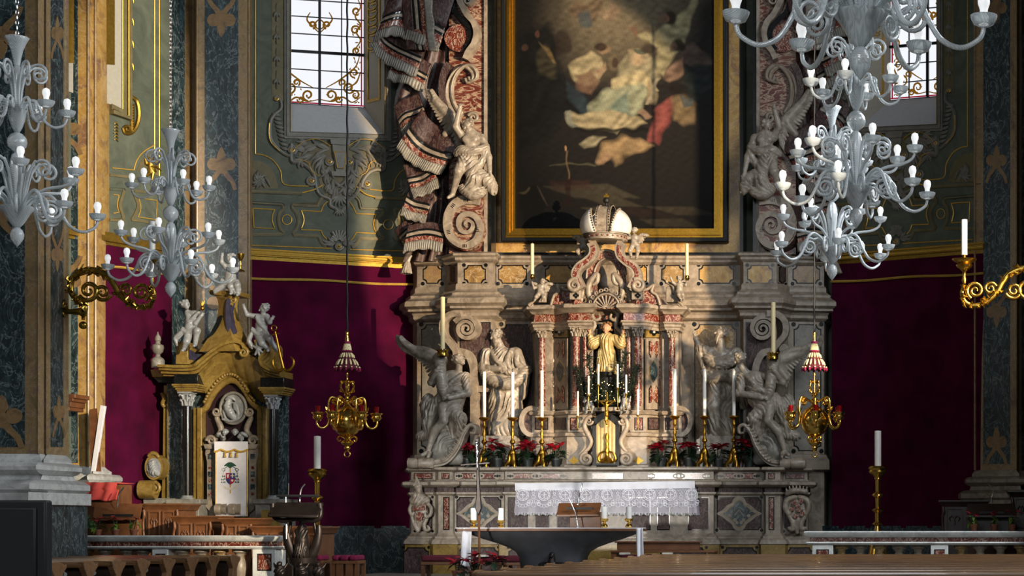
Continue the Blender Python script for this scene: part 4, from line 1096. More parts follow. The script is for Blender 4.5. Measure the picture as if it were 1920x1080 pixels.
# shell over the niche
b = MB(); b.slab([(1138+24*math.cos(math.radians(a)), 580+27*math.sin(math.radians(a))) for a in range(180, 361, 12)], front(30.6), 0, .05); part('shell_ground', b, M['marble_red'], tab)
b = MB()
for k in range(9):
    a = math.radians(190+k*20); b.ptube([(1138+3*math.cos(a), 580+3*math.sin(a), 3), (1138+22*math.cos(a), 579+24*math.sin(a), 4)], front(30.6), [.8, 2.2], 6, .05)
b.ptube([(1138+25*math.cos(math.radians(a)), 580+28*math.sin(math.radians(a)), 3) for a in range(180, 361, 10)], front(30.6), 2.4, 6, .05)
for k in range(9):
    a = math.radians(200+k*17.5); b.ptube(spiral(1138+31*math.cos(a), 578+33*math.sin(a), 4.5, 1, k*40, 1.2, 12), front(30.6), [1.8, .8], 6, .06)
part('shell', b, M['stone_cream'], tab, 60)
# superstructure: arch, S-brackets, pedestals
ms = front(30.75)
b = MB(); arc = lambda r, ry, a0=180, a1=360: [(1138+r*math.cos(math.radians(a0+(a1-a0)*i/24)), 520+ry*math.sin(math.radians(a0+(a1-a0)*i/24))) for i in range(25)]
b.slab(arc(37, 50)+[(1175, 570), (1160, 570)]+arc(23, 34, 360, 180)+[(1115, 570), (1101, 570)], ms, -.25, .05); part('arch', b, M['marble_red'], tab)
b = MB()
for r, ry, w_ in ((37, 50, 2.6), (23, 34, 2.2)): b.ptube([(1138+r*math.cos(math.radians(a)), 520+ry*math.sin(math.radians(a))) for a in range(176, 365, 9)], ms, w_, 6, .06)
for s_ in (-1, 1):
    Xs = lambda x: 1138+s_*(x-1138)
    b.ptube([(Xs(x), y, 5) for x, y in spl([(1112, 568), (1106, 548), (1110, 530), (1122, 516), (1122, 530), (1114, 536)], 5)], ms, [5, 6, 5, 3], 8, .08)
    b.ptube([(Xs(x), y, 4) for x, y in spl([(1092, 566), (1096, 548), (1104, 540), (1110, 548), (1108, 556)], 5)], ms, [3, 4.5, 4, 2], 8, .06)
    b.ptube([(Xs(x), y, 3) for x, y in spiral(1096, 552, 8, 2, 30, 1.4, 18)], ms, [2.5, 1.2], 6, .08)
part('arch_scroll', b, M['stone_cream'], tab, 60)
for s_ in (-1, 1):
    Xs = lambda x: 1138+s_*(x-1138); u = lambda pts: [(Xs(x), y) for x, y in pts]
    pth = spl([(1109, 455), (1114, 466), (1112, 480), (1100, 492), (1086, 502), (1080, 516), (1086, 530), (1092, 542)], 6)
    mfr = front(30.5)
    part('bracket', MB().slab(u(band(pth, 16, 15)), mfr, -.12, .08), M['stone_cream'], tab, 30, .01)
    part('bracket_inlay', MB().slab(u(band(pth[4:-3], 7, 7)), mfr, .08, .09), M['marble_red'], tab)
    b = MB(); b.ptube([(Xs(x), y, 2) for x, y in spiral(1079, 536, 13, 2, -60, -1.7, 28)], mfr, [4, 4, 2], 8, .06); part('bracket_curl', b, M['stone_cream'], tab, 60); b = MB(); b.ptube([(Xs(x), y, 2) for x, y in spiral(1112, 456, 7, 1.5, 200, 1.4, 16)], mfr, [3, 1.5], 8, .04)
    part('bracket_curl', b, M['stone_cream'], tab, 60)
    b = MB(); x, y, z = P(Xs(1080), 572, 30.6); k_ = 30.6/F
    b.lathe([(15*k_, 0), (15*k_, 4*k_), (10*k_, 9*k_)], (x, y, z), 4); part('block_foot', b, M['marble_red'], tab)
    b = MB(); b.box(x-10*k_, x+10*k_, y-.1, y+.1, z+9*k_, z+28*k_); part('block', b, M['stone_cream'], tab, bevel=.008)
    q = MB()
    for a in range(4): q.slab(circ(Xs(1080)+3.2*math.cos(a*1.571), 554+3.2*math.sin(a*1.571), 2.6, 10), front(30.5), 0, .006)
    part('quatrefoil', q, M['marble_black'], tab)
    # side scroll with its little putto console
    mo = front(30.85)
    part('side_scroll', MB().slab(u([(996, 568), (1004, 560), (1008, 545), (1016, 534), (1026, 540), (1026, 568)]), mo, -.1, .08), M['stone_cream'], tab, 30, .01)
    b = MB(); b.ptube([(Xs(x), y, 3) for x, y in spl([(994, 574), (1002, 566), (1008, 552), (1012, 538), (1022, 532)], 5)], mo, [3, 3.5, 3.5, 3], 8, .08); b.ptube([(Xs(x), y, 3) for x, y in spiral(997, 572, 5, 1, 0, 1.3, 14)], mo, [2, 1], 6, .08)
    part('side_scroll_edge', b, M['stone_cream'], tab, 60)
    part('side_wing', MB().slab(u(spl([(1034, 572), (1040, 556), (1050, 545), (1048, 536), (1056, 540), (1070, 542), (1070, 572)], 3)), mo, -.1, .1), M['marble_red'], tab)
    b = MB(); b.ptube([(Xs(x), y, 3) for x, y in spl([(1036, 574), (1042, 556), (1052, 548), (1048, 536), (1060, 544), (1072, 546)], 5)], mo, [2.5, 3, 3], 8, .1); part('side_wing_edge', b, M['stone_cream'], tab, 60)
    # drum scrolls at the foot, outside the columns
    mf = front(30.9)
    part('foot_scroll_ground', MB().slab(u([(1000+22*math.cos(a), 792+26*math.sin(a)) for a in np.linspace(1.2, 5.1, 18)]+[(1006, 770), (1006, 815)]), mf, 0, .05), M['marble_dull_red'], tab)
    b = MB(); b.slab(u(band([(1000+20*math.cos(a), 791+25*math.sin(a)) for a in np.linspace(1.1, 5.2, 22)], 9)), mf, 0, .12); part('foot_scroll', b, M['stone_cream'], tab, 30, .01)
# tabernacle door
md = front(30.5)
b = MB(); b.slab([(1113, 873), (1113, 800)]+spl([(1113, 800), (1116, 786), (1126, 778), (1138, 775), (1150, 778), (1160, 786), (1163, 800)], 4)+[(1163, 873)], md, -.2, .1); part('door_frame', b, M['iron_black'], tab, bevel=.01)
b = MB()
def fdoor(u, v):
    x = 1120+36*u; y = 869-(869-(798-12*math.sin(math.pi*u)))*v; return md(x, y, .105+.012*abs(math.sin(u*16))*(1-.5*v))
b.grid(fdoor, 44, 10); part('door_panel', b, M['robe_paint'], tab, 60)
b = MB(); b.plathe([(12, 868), (13, 866), (10, 862), (4, 856), (3, 850), (5, 846), (3, 840), (2.4, 836), (3.2, 832), (2, 826), (4, 820), (2, 812)], 1138, 868, 30.35, 14)
for s_ in (-1, 1): b.ptube([(1138+s_*x, y) for x, y in spl([(3, 846), (12, 850), (16, 860), (12, 866), (9, 860)], 4)], front(30.35), [1.5, 2.5, 1.5], 6)
part('door_relief', b, M['gilt'], tab, 50)
for s_ in (-1, 1):
    Xs = lambda x: 1138+s_*(x-1138); mq = front(30.42)
    b = MB(); b.ptube([(Xs(x), y, 3) for x, y in spl([(1112, 780), (1102, 786), (1098, 800), (1104, 814), (1110, 828), (1106, 840), (1098, 848)], 6)], mq, [3, 4.5, 5, 4, 3], 8, .06)
    b.ptube([(Xs(x), y, 3) for x, y in spiral(1101, 861, 12, 2, -80, -1.8, 30)], mq, [4, 4, 2], 8, .06); b.ptube([(Xs(x), y, 2) for x, y in spiral(1106, 790, 8, 1.5, 0, 1.4, 18)], mq, [2.4, 1.2], 8, .08)
    part('door_bracket', b, M['stone_cream'], tab, 60)
b = MB(); x, y, z = P(1138, 770, 30.6); b.box(x-42*30.6/F, x+42*30.6/F, y-.16, y+.2, z-.02, z+.05); part('door_ledge', b, M['stone_cream'], tab, bevel=.01)
IT.done()
# crown
DC = 30.55; sc_ = DC/F; X0, Y0, Z0 = P(1137, 453, DC)
b = MB(); b.lathe([(36*sc_, 0), (39*sc_, 1*sc_), (39*sc_, 3*sc_), (36*sc_, 4*sc_), (36*sc_, 10*sc_), (39*sc_, 11*sc_), (39*sc_, 13*sc_), (34*sc_, 14*sc_), (36*sc_, 20*sc_), (40*sc_, 26*sc_), (36*sc_, 26*sc_), (30*sc_, 14*sc_)], (X0, Y0, Z0), 40); cr = part('crown', b, M['stone_cream'], tab, 35, label='pale marble crown with jewelled bands')
b = MB()
for k in range(24):
    a = k*2*math.pi/24; c = (X0+37*sc_*math.cos(a), Y0+37*sc_*math.sin(a), Z0+7*sc_); b.ell(c, (2.2*sc_, 2.2*sc_, 1.7*sc_), 6, 4)
    if k % 2: b.ell((X0+38*sc_*math.cos(a), Y0+38*sc_*math.sin(a), Z0+20*sc_), (1.6*sc_,)*3, 6, 4)
part('jewels', b, M['marble_red'], cr)
for s_ in (-1, 1):
    b = MB(); n1, n2 = 20, 16; vs = []; RX, RY, RZ, ZC = 47, 44, 38, 29
    lim = lambda z: 14+.27*(z+16)
    zs = [z for z in np.linspace(-16, 36, 60) if RX*math.sqrt(1-(z/RZ)**2) > lim(z)]; z1 = max(zs)
    for i in range(n1+1):
        z = -16+(z1+16)*i/n1; R = math.sqrt(1-(z/RZ)**2); pm_ = math.acos(min(1, lim(z)/(RX*R)))
        for j in range(n2+1):
            ph = pm_*(2*j/n2-1); vs.append((X0+s_*RX*R*math.cos(ph)*sc_, Y0+RY*R*math.sin(ph)*sc_, Z0+(ZC+z)*sc_))
    b.add(vs, [(i*(n2+1)+j, i*(n2+1)+j+1, (i+1)*(n2+1)+j+1, (i+1)*(n2+1)+j) for i in range(n1) for j in range(n2)])
    o = part('crown_lobe', b, M['stone_white'], cr, 50); sm_ = o.modifiers.new('thickness', 'SOLIDIFY'); sm_.thickness = .02
    b = MB(); pts = []
    for i in range(22):
        z = -16+(z1+16)*i/21; R = math.sqrt(1-(z/RZ)**2); ph = -math.acos(min(1, lim(z)/(RX*R)))
        pts.append((X0+s_*RX*R*math.cos(ph)*sc_, Y0+RY*R*math.sin(ph)*sc_, Z0+(ZC+z)*sc_))
    b.tube(pts, 2.6*sc_, 6); part('lobe_rim', b, M['stone_cream'], cr, 50)
    b = MB()
    for p in pts[1::2]: b.ell((p[0], p[1]-2.2*sc_, p[2]), (1.4*sc_,)*3, 6, 4)
    part('lobe_jewels', b, M['marble_black'], cr)
b = MB(); ar = [(math.cos(a), math.sin(a)) for a in np.linspace(-.35, math.pi+.35, 30)]
for (x0, x1, ro, ri) in ((-14, 14, 38, 35), (-14, -9, 40, 35), (9, 14, 40, 35)):
    vs = []
    for ca, sa in ar:
        for x, r in ((x0, ro), (x1, ro), (x1, ri), (x0, ri)): vs.append((X0+x*sc_, Y0-ca*r*sc_, Z0+(28+sa*r)*sc_))
    b.add(vs, [(4*i+j, 4*i+(j+1) % 4, 4*i+4+(j+1) % 4, 4*i+4+j) for i in range(len(ar)-1) for j in range(4)])
part('crown_band', b, M['stone_cream'], cr, 30)
b = MB()
for ca, sa in ar[2:16:1]:
    for x in (-11.5, 11.5): b.ell((X0+x*sc_, Y0-ca*40.2*sc_, Z0+(28+sa*40.2)*sc_), (1.3*sc_,)*3, 6, 4)
part('band_jewels', b, M['marble_black'], cr)
b = MB(); b.ell((X0, Y0, Z0+(453-377)*sc_+.01), (6*sc_,)*3, 16, 10); b.tube([(X0, Y0, Z0+64*sc_), (X0, Y0, Z0+72*sc_)], 2*sc_, 8); part('orb', b, M['plastic_black'], cr, 60)
b = MB(); b.slab([(1136, 374), (1135, 370), (1132.5, 370.5), (1132.5, 366), (1136, 366.5), (1135, 363.5), (1140, 363.5), (1139, 366.5), (1142, 366), (1142, 370.5), (1139, 370), (1138.5, 374)], front(DC), -.01, .01, True); part('cross', b, M['gilt'], cr)

# ================================================================ HIGH ALTAR TABLE
alt = thing('high_altar', 'long inlaid marble altar with carved end piers under the tabernacle', 'altar', (0, 30.4, .46))
APl = [(768, 31.1), (771, 30.35), (816, 30.33), (822, 30.1), (849, 30.08), (853, 30.22), (945, 30.2), (947, 30.0)]
AP = APl+[(TX(x)+9, d) for x, d in APl[::-1]]
apath = [plan(*p) for p in AP]; DA = 30.15
ZA = lambda l: [(o, zz(y, DA)) for o, y in l]
b = MB(); b.sweep(apath, ZA([(0, 1022), (0, 926)]), cap=False); part('altar_body', b, M['stone_cream'], alt)
b = MB(); b.sweep(apath, ZA([(-.9, 902), (.1, 902), (.14, 904), (.14, 909), (.10, 912), (.06, 914), (-.9, 914)])); part('mensa', b, M['stone_cream'], alt, 30)
b = MB(); b.sweep(apath, ZA([(-.2, 914), (.02, 914), (.02, 924), (-.2, 924)])); part('red_frieze', b, M['marble_dull_red'], alt)
b = MB(); b.sweep(apath, ZA([(-.1, 923), (.04, 923), (.04, 926), (.01, 929), (-.1, 929)])); part('frieze_bead', b, M['stone_cream'], alt, 30)
b = MB(); b.sweep(apath, ZA([(-.1, 1000), (.01, 1000), (.03, 1004), (.06, 1006), (.06, 1009), (.1, 1012), (.12, 1017), (.12, 1020), (-.1, 1020)])); part('altar_base', b, M['stone_cream'], alt, 30)
b = MB(); b.sweep(apath, ZA([(.1, 1020), (.1, 1092)]), cap=False); part('altar_plinth', b, M['ochre_stone'], alt)
# gradine: the shelf that carries candlesticks and flowers
GP = [(x, d+.28) for x, d in AP]; gpath = [plan(*p) for p in GP]; DG = 30.45
GP2 = [(x, d+.28) for x, d in AP]; 
b = MB(); b.sweep(gpath, [(o, zz(y, DG)) for o, y in ((-.8, 876), (.06, 876), (.08, 878), (.08, 881), (.03, 884), (.0, 885), (.0, 899), (.03, 901), (.03, 905), (-.8, 905))]); part('gradine', b, M['stone_cream'], alt, 30)
IA = Inlay(alt)
sg = [wallmap(GP[i], GP[i+1]) for i in range(len(GP)-1)]; sa_ = [wallmap(AP[i], AP[i+1]) for i in range(len(AP)-1)]
L_ = len(AP)-1
for i, spans in ((1, [(776, 811)]), (3, [(828, 843)]), (5, [(856, 938)]), (7, [(952, 1062), (1110, 1168), (1216, 1330)]), (L_-6, [(1346, 1424)]), (L_-4, [(1440, 1453)]), (L_-2, [(1472, 1508)])):
    for x0, x1 in spans:
        IA.panel(sg[i], x0, 887, x1, 898, 0, 'marble_red', gap=1.2)
        if x1-x0 > 60:
            for x, w_ in ((x0+5, 8), ((x0+x1)/2, 12), (x1-5, 8)):
                part('white_cartouche', MB().slab(circ(x, 892.5, w_, 14, 6), sg[i], 0, .011), M['stone_cream'], alt)
                for dx in (-w_*.55, 0, w_*.55): IA.k.slab(circ(x+dx, 892.5, 2.6 if dx == 0 else 1.8, 10), sg[i], 0, .015)
for i, x0, x1 in ((3, 831, 843), (L_-4, 1441, 1452)): IA.panel(sa_[i], x0, 932, x1, 994, 0, 'marble_red')
for x0, x1 in ((952, 990), (1004, 1030), (1232, 1256), (1290, 1330), (1044, 1090), (1180, 1220)): IA.panel(sa_[7], x0, 932, x1, 994, 0, 'marble_dull_red')
for i, x0, x1 in ((1, 778, 811), (L_-2, 1470, 1512)): IA.panel(sa_[i], x0, 932, x1, 996, 6, 'marble_dull_red', 2.6)
for i, cx in ((5, 898), (L_-6, 1386)):
    m = sa_[i]; IA.panel(m, cx-42, 932, cx+42, 994, 5, 'marble_dull_red', 3.2)
    def quat(k, dy=0): return spl([(cx+x*k, 963+y*k) for x, y in ((0, -34), (10, -28), (14, -20), (22, -16), (32, -6), (42, 0), (32, 6), (22, 14), (14, 20), (10, 28), (0, 34), (-10, 28), (-14, 20), (-22, 14), (-32, 6), (-42, 0), (-32, -6), (-22, -16), (-14, -20), (-10, -28))], 3, True)
    part('quatrefoil_border', MB().slab(quat(1.0), m, 0, .014), M['stone_cream'], alt)
    part('quatrefoil_ring', MB().slab(quat(.78), m, 0, .018), M['ochre_stone'], alt)
    part('quatrefoil_field', MB().slab(quat(.72), m, 0, .022), M['marble_green'], alt)
    b = MB(); b.slab(band([(cx-8, 966), (cx, 956), (cx+8, 966)], 2.4), m, .02, .026)
    for dx, dy in ((-18, 4), (18, 4), (-8, 12), (8, 12), (-4, 17), (4, 17)): b.slab(circ(cx+dx, 963+dy, 3.4, 8), m, .02, .026)
    part('shell_chips', b, M['stone_cream'], alt)
for i, x0, x1 in ((1, 756, 812), (5, 856, 942), (7, 952, 1040), (7, 1236, 1330), (L_-6, 1352, 1424), (L_-2, 1470, 1530)): IA.panel(off(sa_[i], .1), x0+4, 1026, x1-4, 1086, 7, 'marble_dull_red', 3.0)
IA.done()
# scroll bolsters carrying the torch angels
def bolster(X, D, parent):
    m = front(D); u = lambda pts: [(X(x), y) for x, y in pts]
    b = MB()
    x0, y0, z0 = P(X(793), 869, D); rr = 10*D/F; a = 24*D/F
    b.tube([(x0-a, y0-.1, z0), (x0-a*.98, y0-.1, z0), (x0-a*.3, y0-.1, z0), (x0-a*.26, y0-.1, z0), (x0-a*.16, y0-.1, z0), (x0-a*.12, y0-.1, z0), (x0+a*.9, y0-.1, z0), (x0+a, y0-.1, z0)], [rr*.8, rr, rr, rr*.86, rr*.86, rr, rr, rr*.8], 18)
    part('bolster', b, M['stone_cream'], parent, 45)
    b = MB(); pth = spl([(812, 870), (836, 866), (852, 852), (864, 832), (872, 812), (884, 798), (894, 802), (893, 812), (885, 812)], 6)
    b.slab(u(band(pth, 13, 4)), m, -.15, .1); b.ptube([(X(x), y, 2) for x, y in pth], m, [2, 3, 3, 2], 8, .1)
    b.ptube([(X(x), y, 2) for x, y in spiral(813, 869, 8, 1.5, 60, 1.5, 18)], m, [2.4, 1.2], 8, .12)
    for k in range(11):
        t = k/10; x, y = pth[int(6+t*22)]
        b.ptube([(X(x-7), y-5, 1), (X(x-2), y-1, 4), (X(x+2), y+2, 1)], m, [1.6, 2, 1.2], 6, .1)
    tag(part('scroll_crest', b, M['stone_cream'], parent, 40), kind='stuff')
bl = thing('scroll_bolster', 'cream stone scroll cushion under the torch angel left of the altar', 'scroll', P(793, 880, 30.5), 'scroll cushions on the altar ends'); bolster(lambda x: x, 30.5, bl)
bl = thing('scroll_bolster', 'cream stone scroll cushion under the torch angel right of the altar', 'scroll', P(1490, 880, 30.5), 'scroll cushions on the altar ends'); bolster(lambda x: 2281-x, 30.5, bl)
# ================================================================ SCULPTURE (smooth implicit solids, one continuous skin each)
class Fig:
    """a carved figure: rounded limbs and cloth masses blended into one surface; coordinates x, y in px of the photograph, z in px towards the nave"""
    def __init__(s, seed=1): s.p = []; s.rnd = random.Random(seed); s.fx = lambda x: x
    def C(s, a, b, ra, rb=None, k=4.0, fold=None, sub=False):
        s.p.append(('c', np.array(a, float), np.array(b, float), ra, ra if rb is None else rb, k, fold, sub)); return s
    def T(s, pts, rr, k=4.0, fold=None, n=4, sub=False):
        q = spl(pts, n); m = len(q)-1
        rs = [float(np.interp(i/m, np.linspace(0, 1, len(rr)), rr)) for i in range(m+1)]
        for i in range(m): s.C(q[i], q[i+1], rs[i], rs[i+1], k if i == 0 else min(k, 3), fold, sub)
        return s
    def E(s, c, r, ang=0, k=4.0, fold=None, sub=False):
        s.p.append(('e', np.array(c, float), np.array(r, float), ang, 0, k, fold, sub)); return s
    def head(s, c, r, yaw=0, pitch=0, hair=True, beard=0, k=2.0, roll=0):
        """yaw > 0 turns the face to the right of the picture, pitch > 0 lifts it"""
        cy, sy, cp, sp = math.cos(math.radians(yaw)), math.sin(math.radians(yaw)), math.cos(math.radians(pitch)), math.sin(math.radians(pitch))
        f = np.array([sy*cp, -sp, cy*cp]); u = np.array([-sy*sp, -cp, -cy*sp]); sd = np.cross(f, u)
        if roll:
            a = math.radians(roll); u, sd = u*math.cos(a)+sd*math.sin(a), sd*math.cos(a)-u*math.sin(a)
        c = np.array(c, float)
        A = lambda x, y, z: c+(sd*x+u*y+f*z)*r
        s.C(A(0, .22, -.12), A(0, .1, .1), .78*r, .72*r, k)
        s.C(A(0, -.2, .22), A(0, -.62, .36), .52*r, .30*r, k)
        s.C(A(-.3, .2, .66), A(.3, .2, .66), .14*r, None, 1.2); s.C(A(0, .18, .74), A(0, -.16, .98), .09*r, .15*r, .8)
        for q in (-1, 1):
            s.C(A(q*.33, -.22, .52), A(q*.3, -.3, .5), .22*r, None, 1.5)
            s.E(A(q*.29, .06, .84), (.15*r,)*3, 0, .6, None, True); s.E(A(q*.28, .05, .72), (.12*r,)*3, 0, .3)
            s.C(A(q*.74, .1, 0), A(q*.74, -.15, 0), .14*r, .1*r, 1)
        s.C(A(-.16, -.42, .70), A(.16, -.42, .70), .1*r, None, .6); s.E(A(0, -.7, .58), (.2*r,)*3, 0, 1)
        if hair:
            for i in range(26 if hair is True else hair):
                t = s.rnd.uniform(0, 2*math.pi); e = s.rnd.uniform(-.45, 1.0)
                d = A(math.cos(t)*.78*math.cos(e), .25+.75*math.sin(e), -.12+math.sin(t)*.78*math.cos(e))
                loc = (d-c)@f/r
                if loc > .28 and (d-c)@u/r < .55: continue
                s.E(d, (.21*r*s.rnd.uniform(.7, 1.2),)*3, 0, .8)
        if beard:
            for i in range(12):
                x = s.rnd.uniform(-.42, .42); s.T([A(x, -.42, .45), A(x*.9+s.rnd.uniform(-.1, .1), -.75, .55), A(x*.5, -.75-beard*s.rnd.uniform(.5, 1), .5)], [.16*r, .15*r, .06*r], .9, None, 2)
        return s
    def hand(s, w_, d, r, spread=.35, n=None, k=1.0):
        """palm at w_, fingers along d"""
        w_ = np.array(w_, float); d = np.array(d, float); d /= np.linalg.norm(d)
        n = np.array(n, float) if n is not None else np.array([0, 0, 1.0]); n = n-d*(n@d); n /= np.linalg.norm(n)+1e-9
        b = np.cross(d, n)
        s.C(w_, w_+d*r*1.1, r*.62, r*.7, k)
        for i, (o, l) in enumerate(((-.75, 1.0), (-.25, 1.25), (.25, 1.2), (.72, .9))):
            p0 = w_+d*r*1.2+b*o*r*.8; p1 = p0+(d+b*o*spread)*r*l*.8; p2 = p1+(d*.7+b*o*spread-n*.5)*r*l*.6
            s.C(p0, p1, r*.26, r*.23, .4); s.C(p1, p2, r*.23, r*.18, .4)
        s.C(w_+d*r*.3-b*r*.6, w_+d*r*1.1-b*r*1.4, r*.28, r*.2, .6)
        return s
    def wing(s, spine, r, nf, L, ang0, ang1, k=1.2, z=-6):
        """leading edge spine (list of xy), nf feathers fanning from ang0 to ang1 degrees with lengths L=(l0,l1)"""
        q = spl([(x, y, z) for x, y in spine], 5); s.T([(x, y, z+1) for x, y in spine], [r, r*.95, r*.75, r*.5], 2)
        for row, (lk, zz_, w0) in enumerate(((1.0, -2.0, 3.4), (.62, 0.5, 3.2), (.34, 3, 3.0))):
            for i in range(nf):
                t = (i+.5*(row % 2))/nf; a = q[min(int(t*(len(q)-1)), len(q)-1)]
                an = math.radians(ang0+(ang1-ang0)*t); l = (L[0]+(L[1]-L[0])*t)*lk
                e = (a[0]+math.cos(an)*l, a[1]+math.sin(an)*l, z+zz_-2); mid = ((a[0]+e[0])/2+math.sin(an)*l*.06, (a[1]+e[1])/2-math.cos(an)*l*.06, z+zz_)
                s.C(a, mid, w0*.8, w0, .8); s.C(mid, e, w0, w0*.7, .8)
        return s
    def mesh(s, h=1.1, m=None, mx=None):
        lo = np.array([1e9]*3); hi = -lo
        for p in s.p:
            if p[7]: continue
            if p[0] == 'c': a = np.minimum(p[1], p[2])-max(p[3], p[4])-3; b = np.maximum(p[1], p[2])+max(p[3], p[4])+3
            else: R = max(p[2][:2]); a = p[1]-np.array([R, R, p[2][2]])-3; b = p[1]+np.array([R, R, p[2][2]])+3
            lo = np.minimum(lo, a); hi = np.maximum(hi, b)
        n = np.ceil((hi-lo)/h).astype(int)+2
        f = np.full(n, 30.0, np.float32)
        ax = [lo[i]+h*np.arange(n[i]) for i in range(3)]
        for p in s.p:
            k = p[5]; mg = k+3.0
            if p[0] == 'c': a = np.minimum(p[1], p[2])-max(p[3], p[4])-mg; b = np.maximum(p[1], p[2])+max(p[3], p[4])+mg
            else: R = max(p[2][:2]); a = p[1]-np.array([R, R, p[2][2]])-mg; b = p[1]+np.array([R, R, p[2][2]])+mg
            i0 = np.clip(((a-lo)/h).astype(int), 0, n-1); i1 = np.clip(((b-lo)/h).astype(int)+2, 1, n)
            if (i1 <= i0).any(): continue
            sl = tuple(slice(i0[j], i1[j]) for j in range(3))
            x = ax[0][sl[0]][:, None, None]; y = ax[1][sl[1]][None, :, None]; z = ax[2][sl[2]][None, None, :]
            if p[0] == 'c':
                A, B = p[1], p[2]; d = B-A; L2 = max(d@d, 1e-9)
                t = np.clip(((x-A[0])*d[0]+(y-A[1])*d[1]+(z-A[2])*d[2])/L2, 0, 1)
                dd = np.sqrt((x-A[0]-t*d[0])**2+(y-A[1]-t*d[1])**2+(z-A[2]-t*d[2])**2)-(p[3]+(p[4]-p[3])*t)
            else:
                c = p[1]; r = p[2]; an = math.radians(p[3])
                u = ((x-c[0])*math.cos(an)+(y-c[1])*math.sin(an))/r[0]; v = (-(x-c[0])*math.sin(an)+(y-c[1])*math.cos(an))/r[1]; q = (z-c[2])/r[2]
                g = np.sqrt(u*u+v*v+q*q); dd = (g-1)*min(r)*np.minimum(1, .5+.5*g)
            if p[6]:
                an, lam, amp = p[6][:3]; an = math.radians(an); sd = p[1][0]*.37
                wp = 1.6*np.sin(x*.055+y*.07+z*.06+sd)+.9*np.sin(x*.13-y*.09+z*.05+2*sd)
                uu = (x*math.cos(an)+y*math.sin(an)+z*.45)*math.pi/lam*.8+wp*1.2
                mo = .62+.38*np.sin(x*.09-y*.06+sd*3)+.25*np.sin(y*.11+x*.04+sd)
                dd = dd-amp*1.75*mo*(2*np.abs(np.sin(uu))**.8-1.1+.45*np.abs(np.sin(uu*2.2+sd+wp)))
            fs = f[sl]
            if p[7]:
                dd = -dd; hh = np.maximum(k-np.abs(fs-dd), 0)/k; f[sl] = np.maximum(fs, dd)+hh*hh*k*.25
            else:
                hh = np.maximum(k-np.abs(fs-dd), 0)/k; f[sl] = np.minimum(fs, dd)-hh*hh*k*.25
        return surfnet(f, lo, h)
def surfnet(f, lo, h):
    S = f < 0; n = np.array(f.shape)-1
    def cor(a, i, j, k): return a[i:i+n[0], j:j+n[1], k:k+n[2]]
    cs = {(i, j, k): cor(S, i, j, k) for i in (0, 1) for j in (0, 1) for k in (0, 1)}
    cnt = sum(v.astype(np.int8) for v in cs.values()); act = (cnt > 0) & (cnt < 8)
    I = np.argwhere(act); num = len(I)
    pos = np.zeros((num, 3)); w_ = np.zeros(num)
    vals = {c: f[I[:, 0]+c[0], I[:, 1]+c[1], I[:, 2]+c[2]] for c in cs}
    for c in cs:
        for d in range(3):
            if c[d]: continue
            e = list(c); e[d] = 1; e = tuple(e); a, b = vals[c], vals[e]; mk = (a < 0) != (b < 0)
            t = np.where(mk, a/np.where(mk, a-b, 1), 0); q = np.array(c, float)[None, :].repeat(num, 0); q[:, d] += t
            pos += q*mk[:, None]; w_ += mk
    pos = (I+pos/np.maximum(w_, 1)[:, None])*h+lo
    idx = np.full(tuple(n), -1, np.int64); idx[act] = np.arange(num)
    F_ = []
    for d in range(3):
        a, b = (d+1) % 3, (d+2) % 3
        s0 = [slice(None)]*3; s1 = [slice(None)]*3; s0[d] = slice(0, -1); s1[d] = slice(1, None)
        ch = S[tuple(s0)] != S[tuple(s1)]; E = np.argwhere(ch); ins = S[tuple(s0)][ch]
        ok = (E[:, a] > 0) & (E[:, b] > 0) & (E[:, a] < n[a]) & (E[:, b] < n[b]) & (E[:, d] < n[d]); E = E[ok]; ins = ins[ok]
        def g(da, db):
            q = E.copy(); q[:, a] -= da; q[:, b] -= db; return idx[q[:, 0], q[:, 1], q[:, 2]]
        q = np.stack([g(1, 1), g(0, 1), g(0, 0), g(1, 0)], 1); q[~ins] = q[~ins][:, ::-1]; F_.append(q)
    Fa = np.concatenate(F_); Fa = Fa[(Fa >= 0).all(1)]
    return pos, Fa
def carve(name, fig, D, mat, parent=None, h=1.1, mirror=False, label=None, ox=0, oy=0):
    v, q = fig.mesh(h); s = D/F
    X = v[:, 0]+ox
    if mirror: X = 2*mirror-X
    w_ = np.stack([CX+(X-VX)*s, D-v[:, 2]*s, CZ+(HY-v[:, 1]-oy)*s], 1)
    if not mirror: q = q[:, ::-1]
    me = bpy.data.meshes.new(name)
    me.vertices.add(len(w_)); me.vertices.foreach_set('co', w_.ravel().astype(np.float32))
    me.loops.add(q.size); me.loops.foreach_set('vertex_index', q.ravel().astype(np.int32))
    me.polygons.add(len(q)); me.polygons.foreach_set('loop_start', np.arange(0, q.size, 4, dtype=np.int32)); me.polygons.foreach_set('loop_total', np.full(len(q), 4, np.int32))
    me.polygons.foreach_set('use_smooth', np.ones(len(q), bool))
    me.update(calc_edges=True); me.validate()
    me.materials.append(M[mat]); o = link(name, me, parent)
    if label: o['label'] = label
    return o

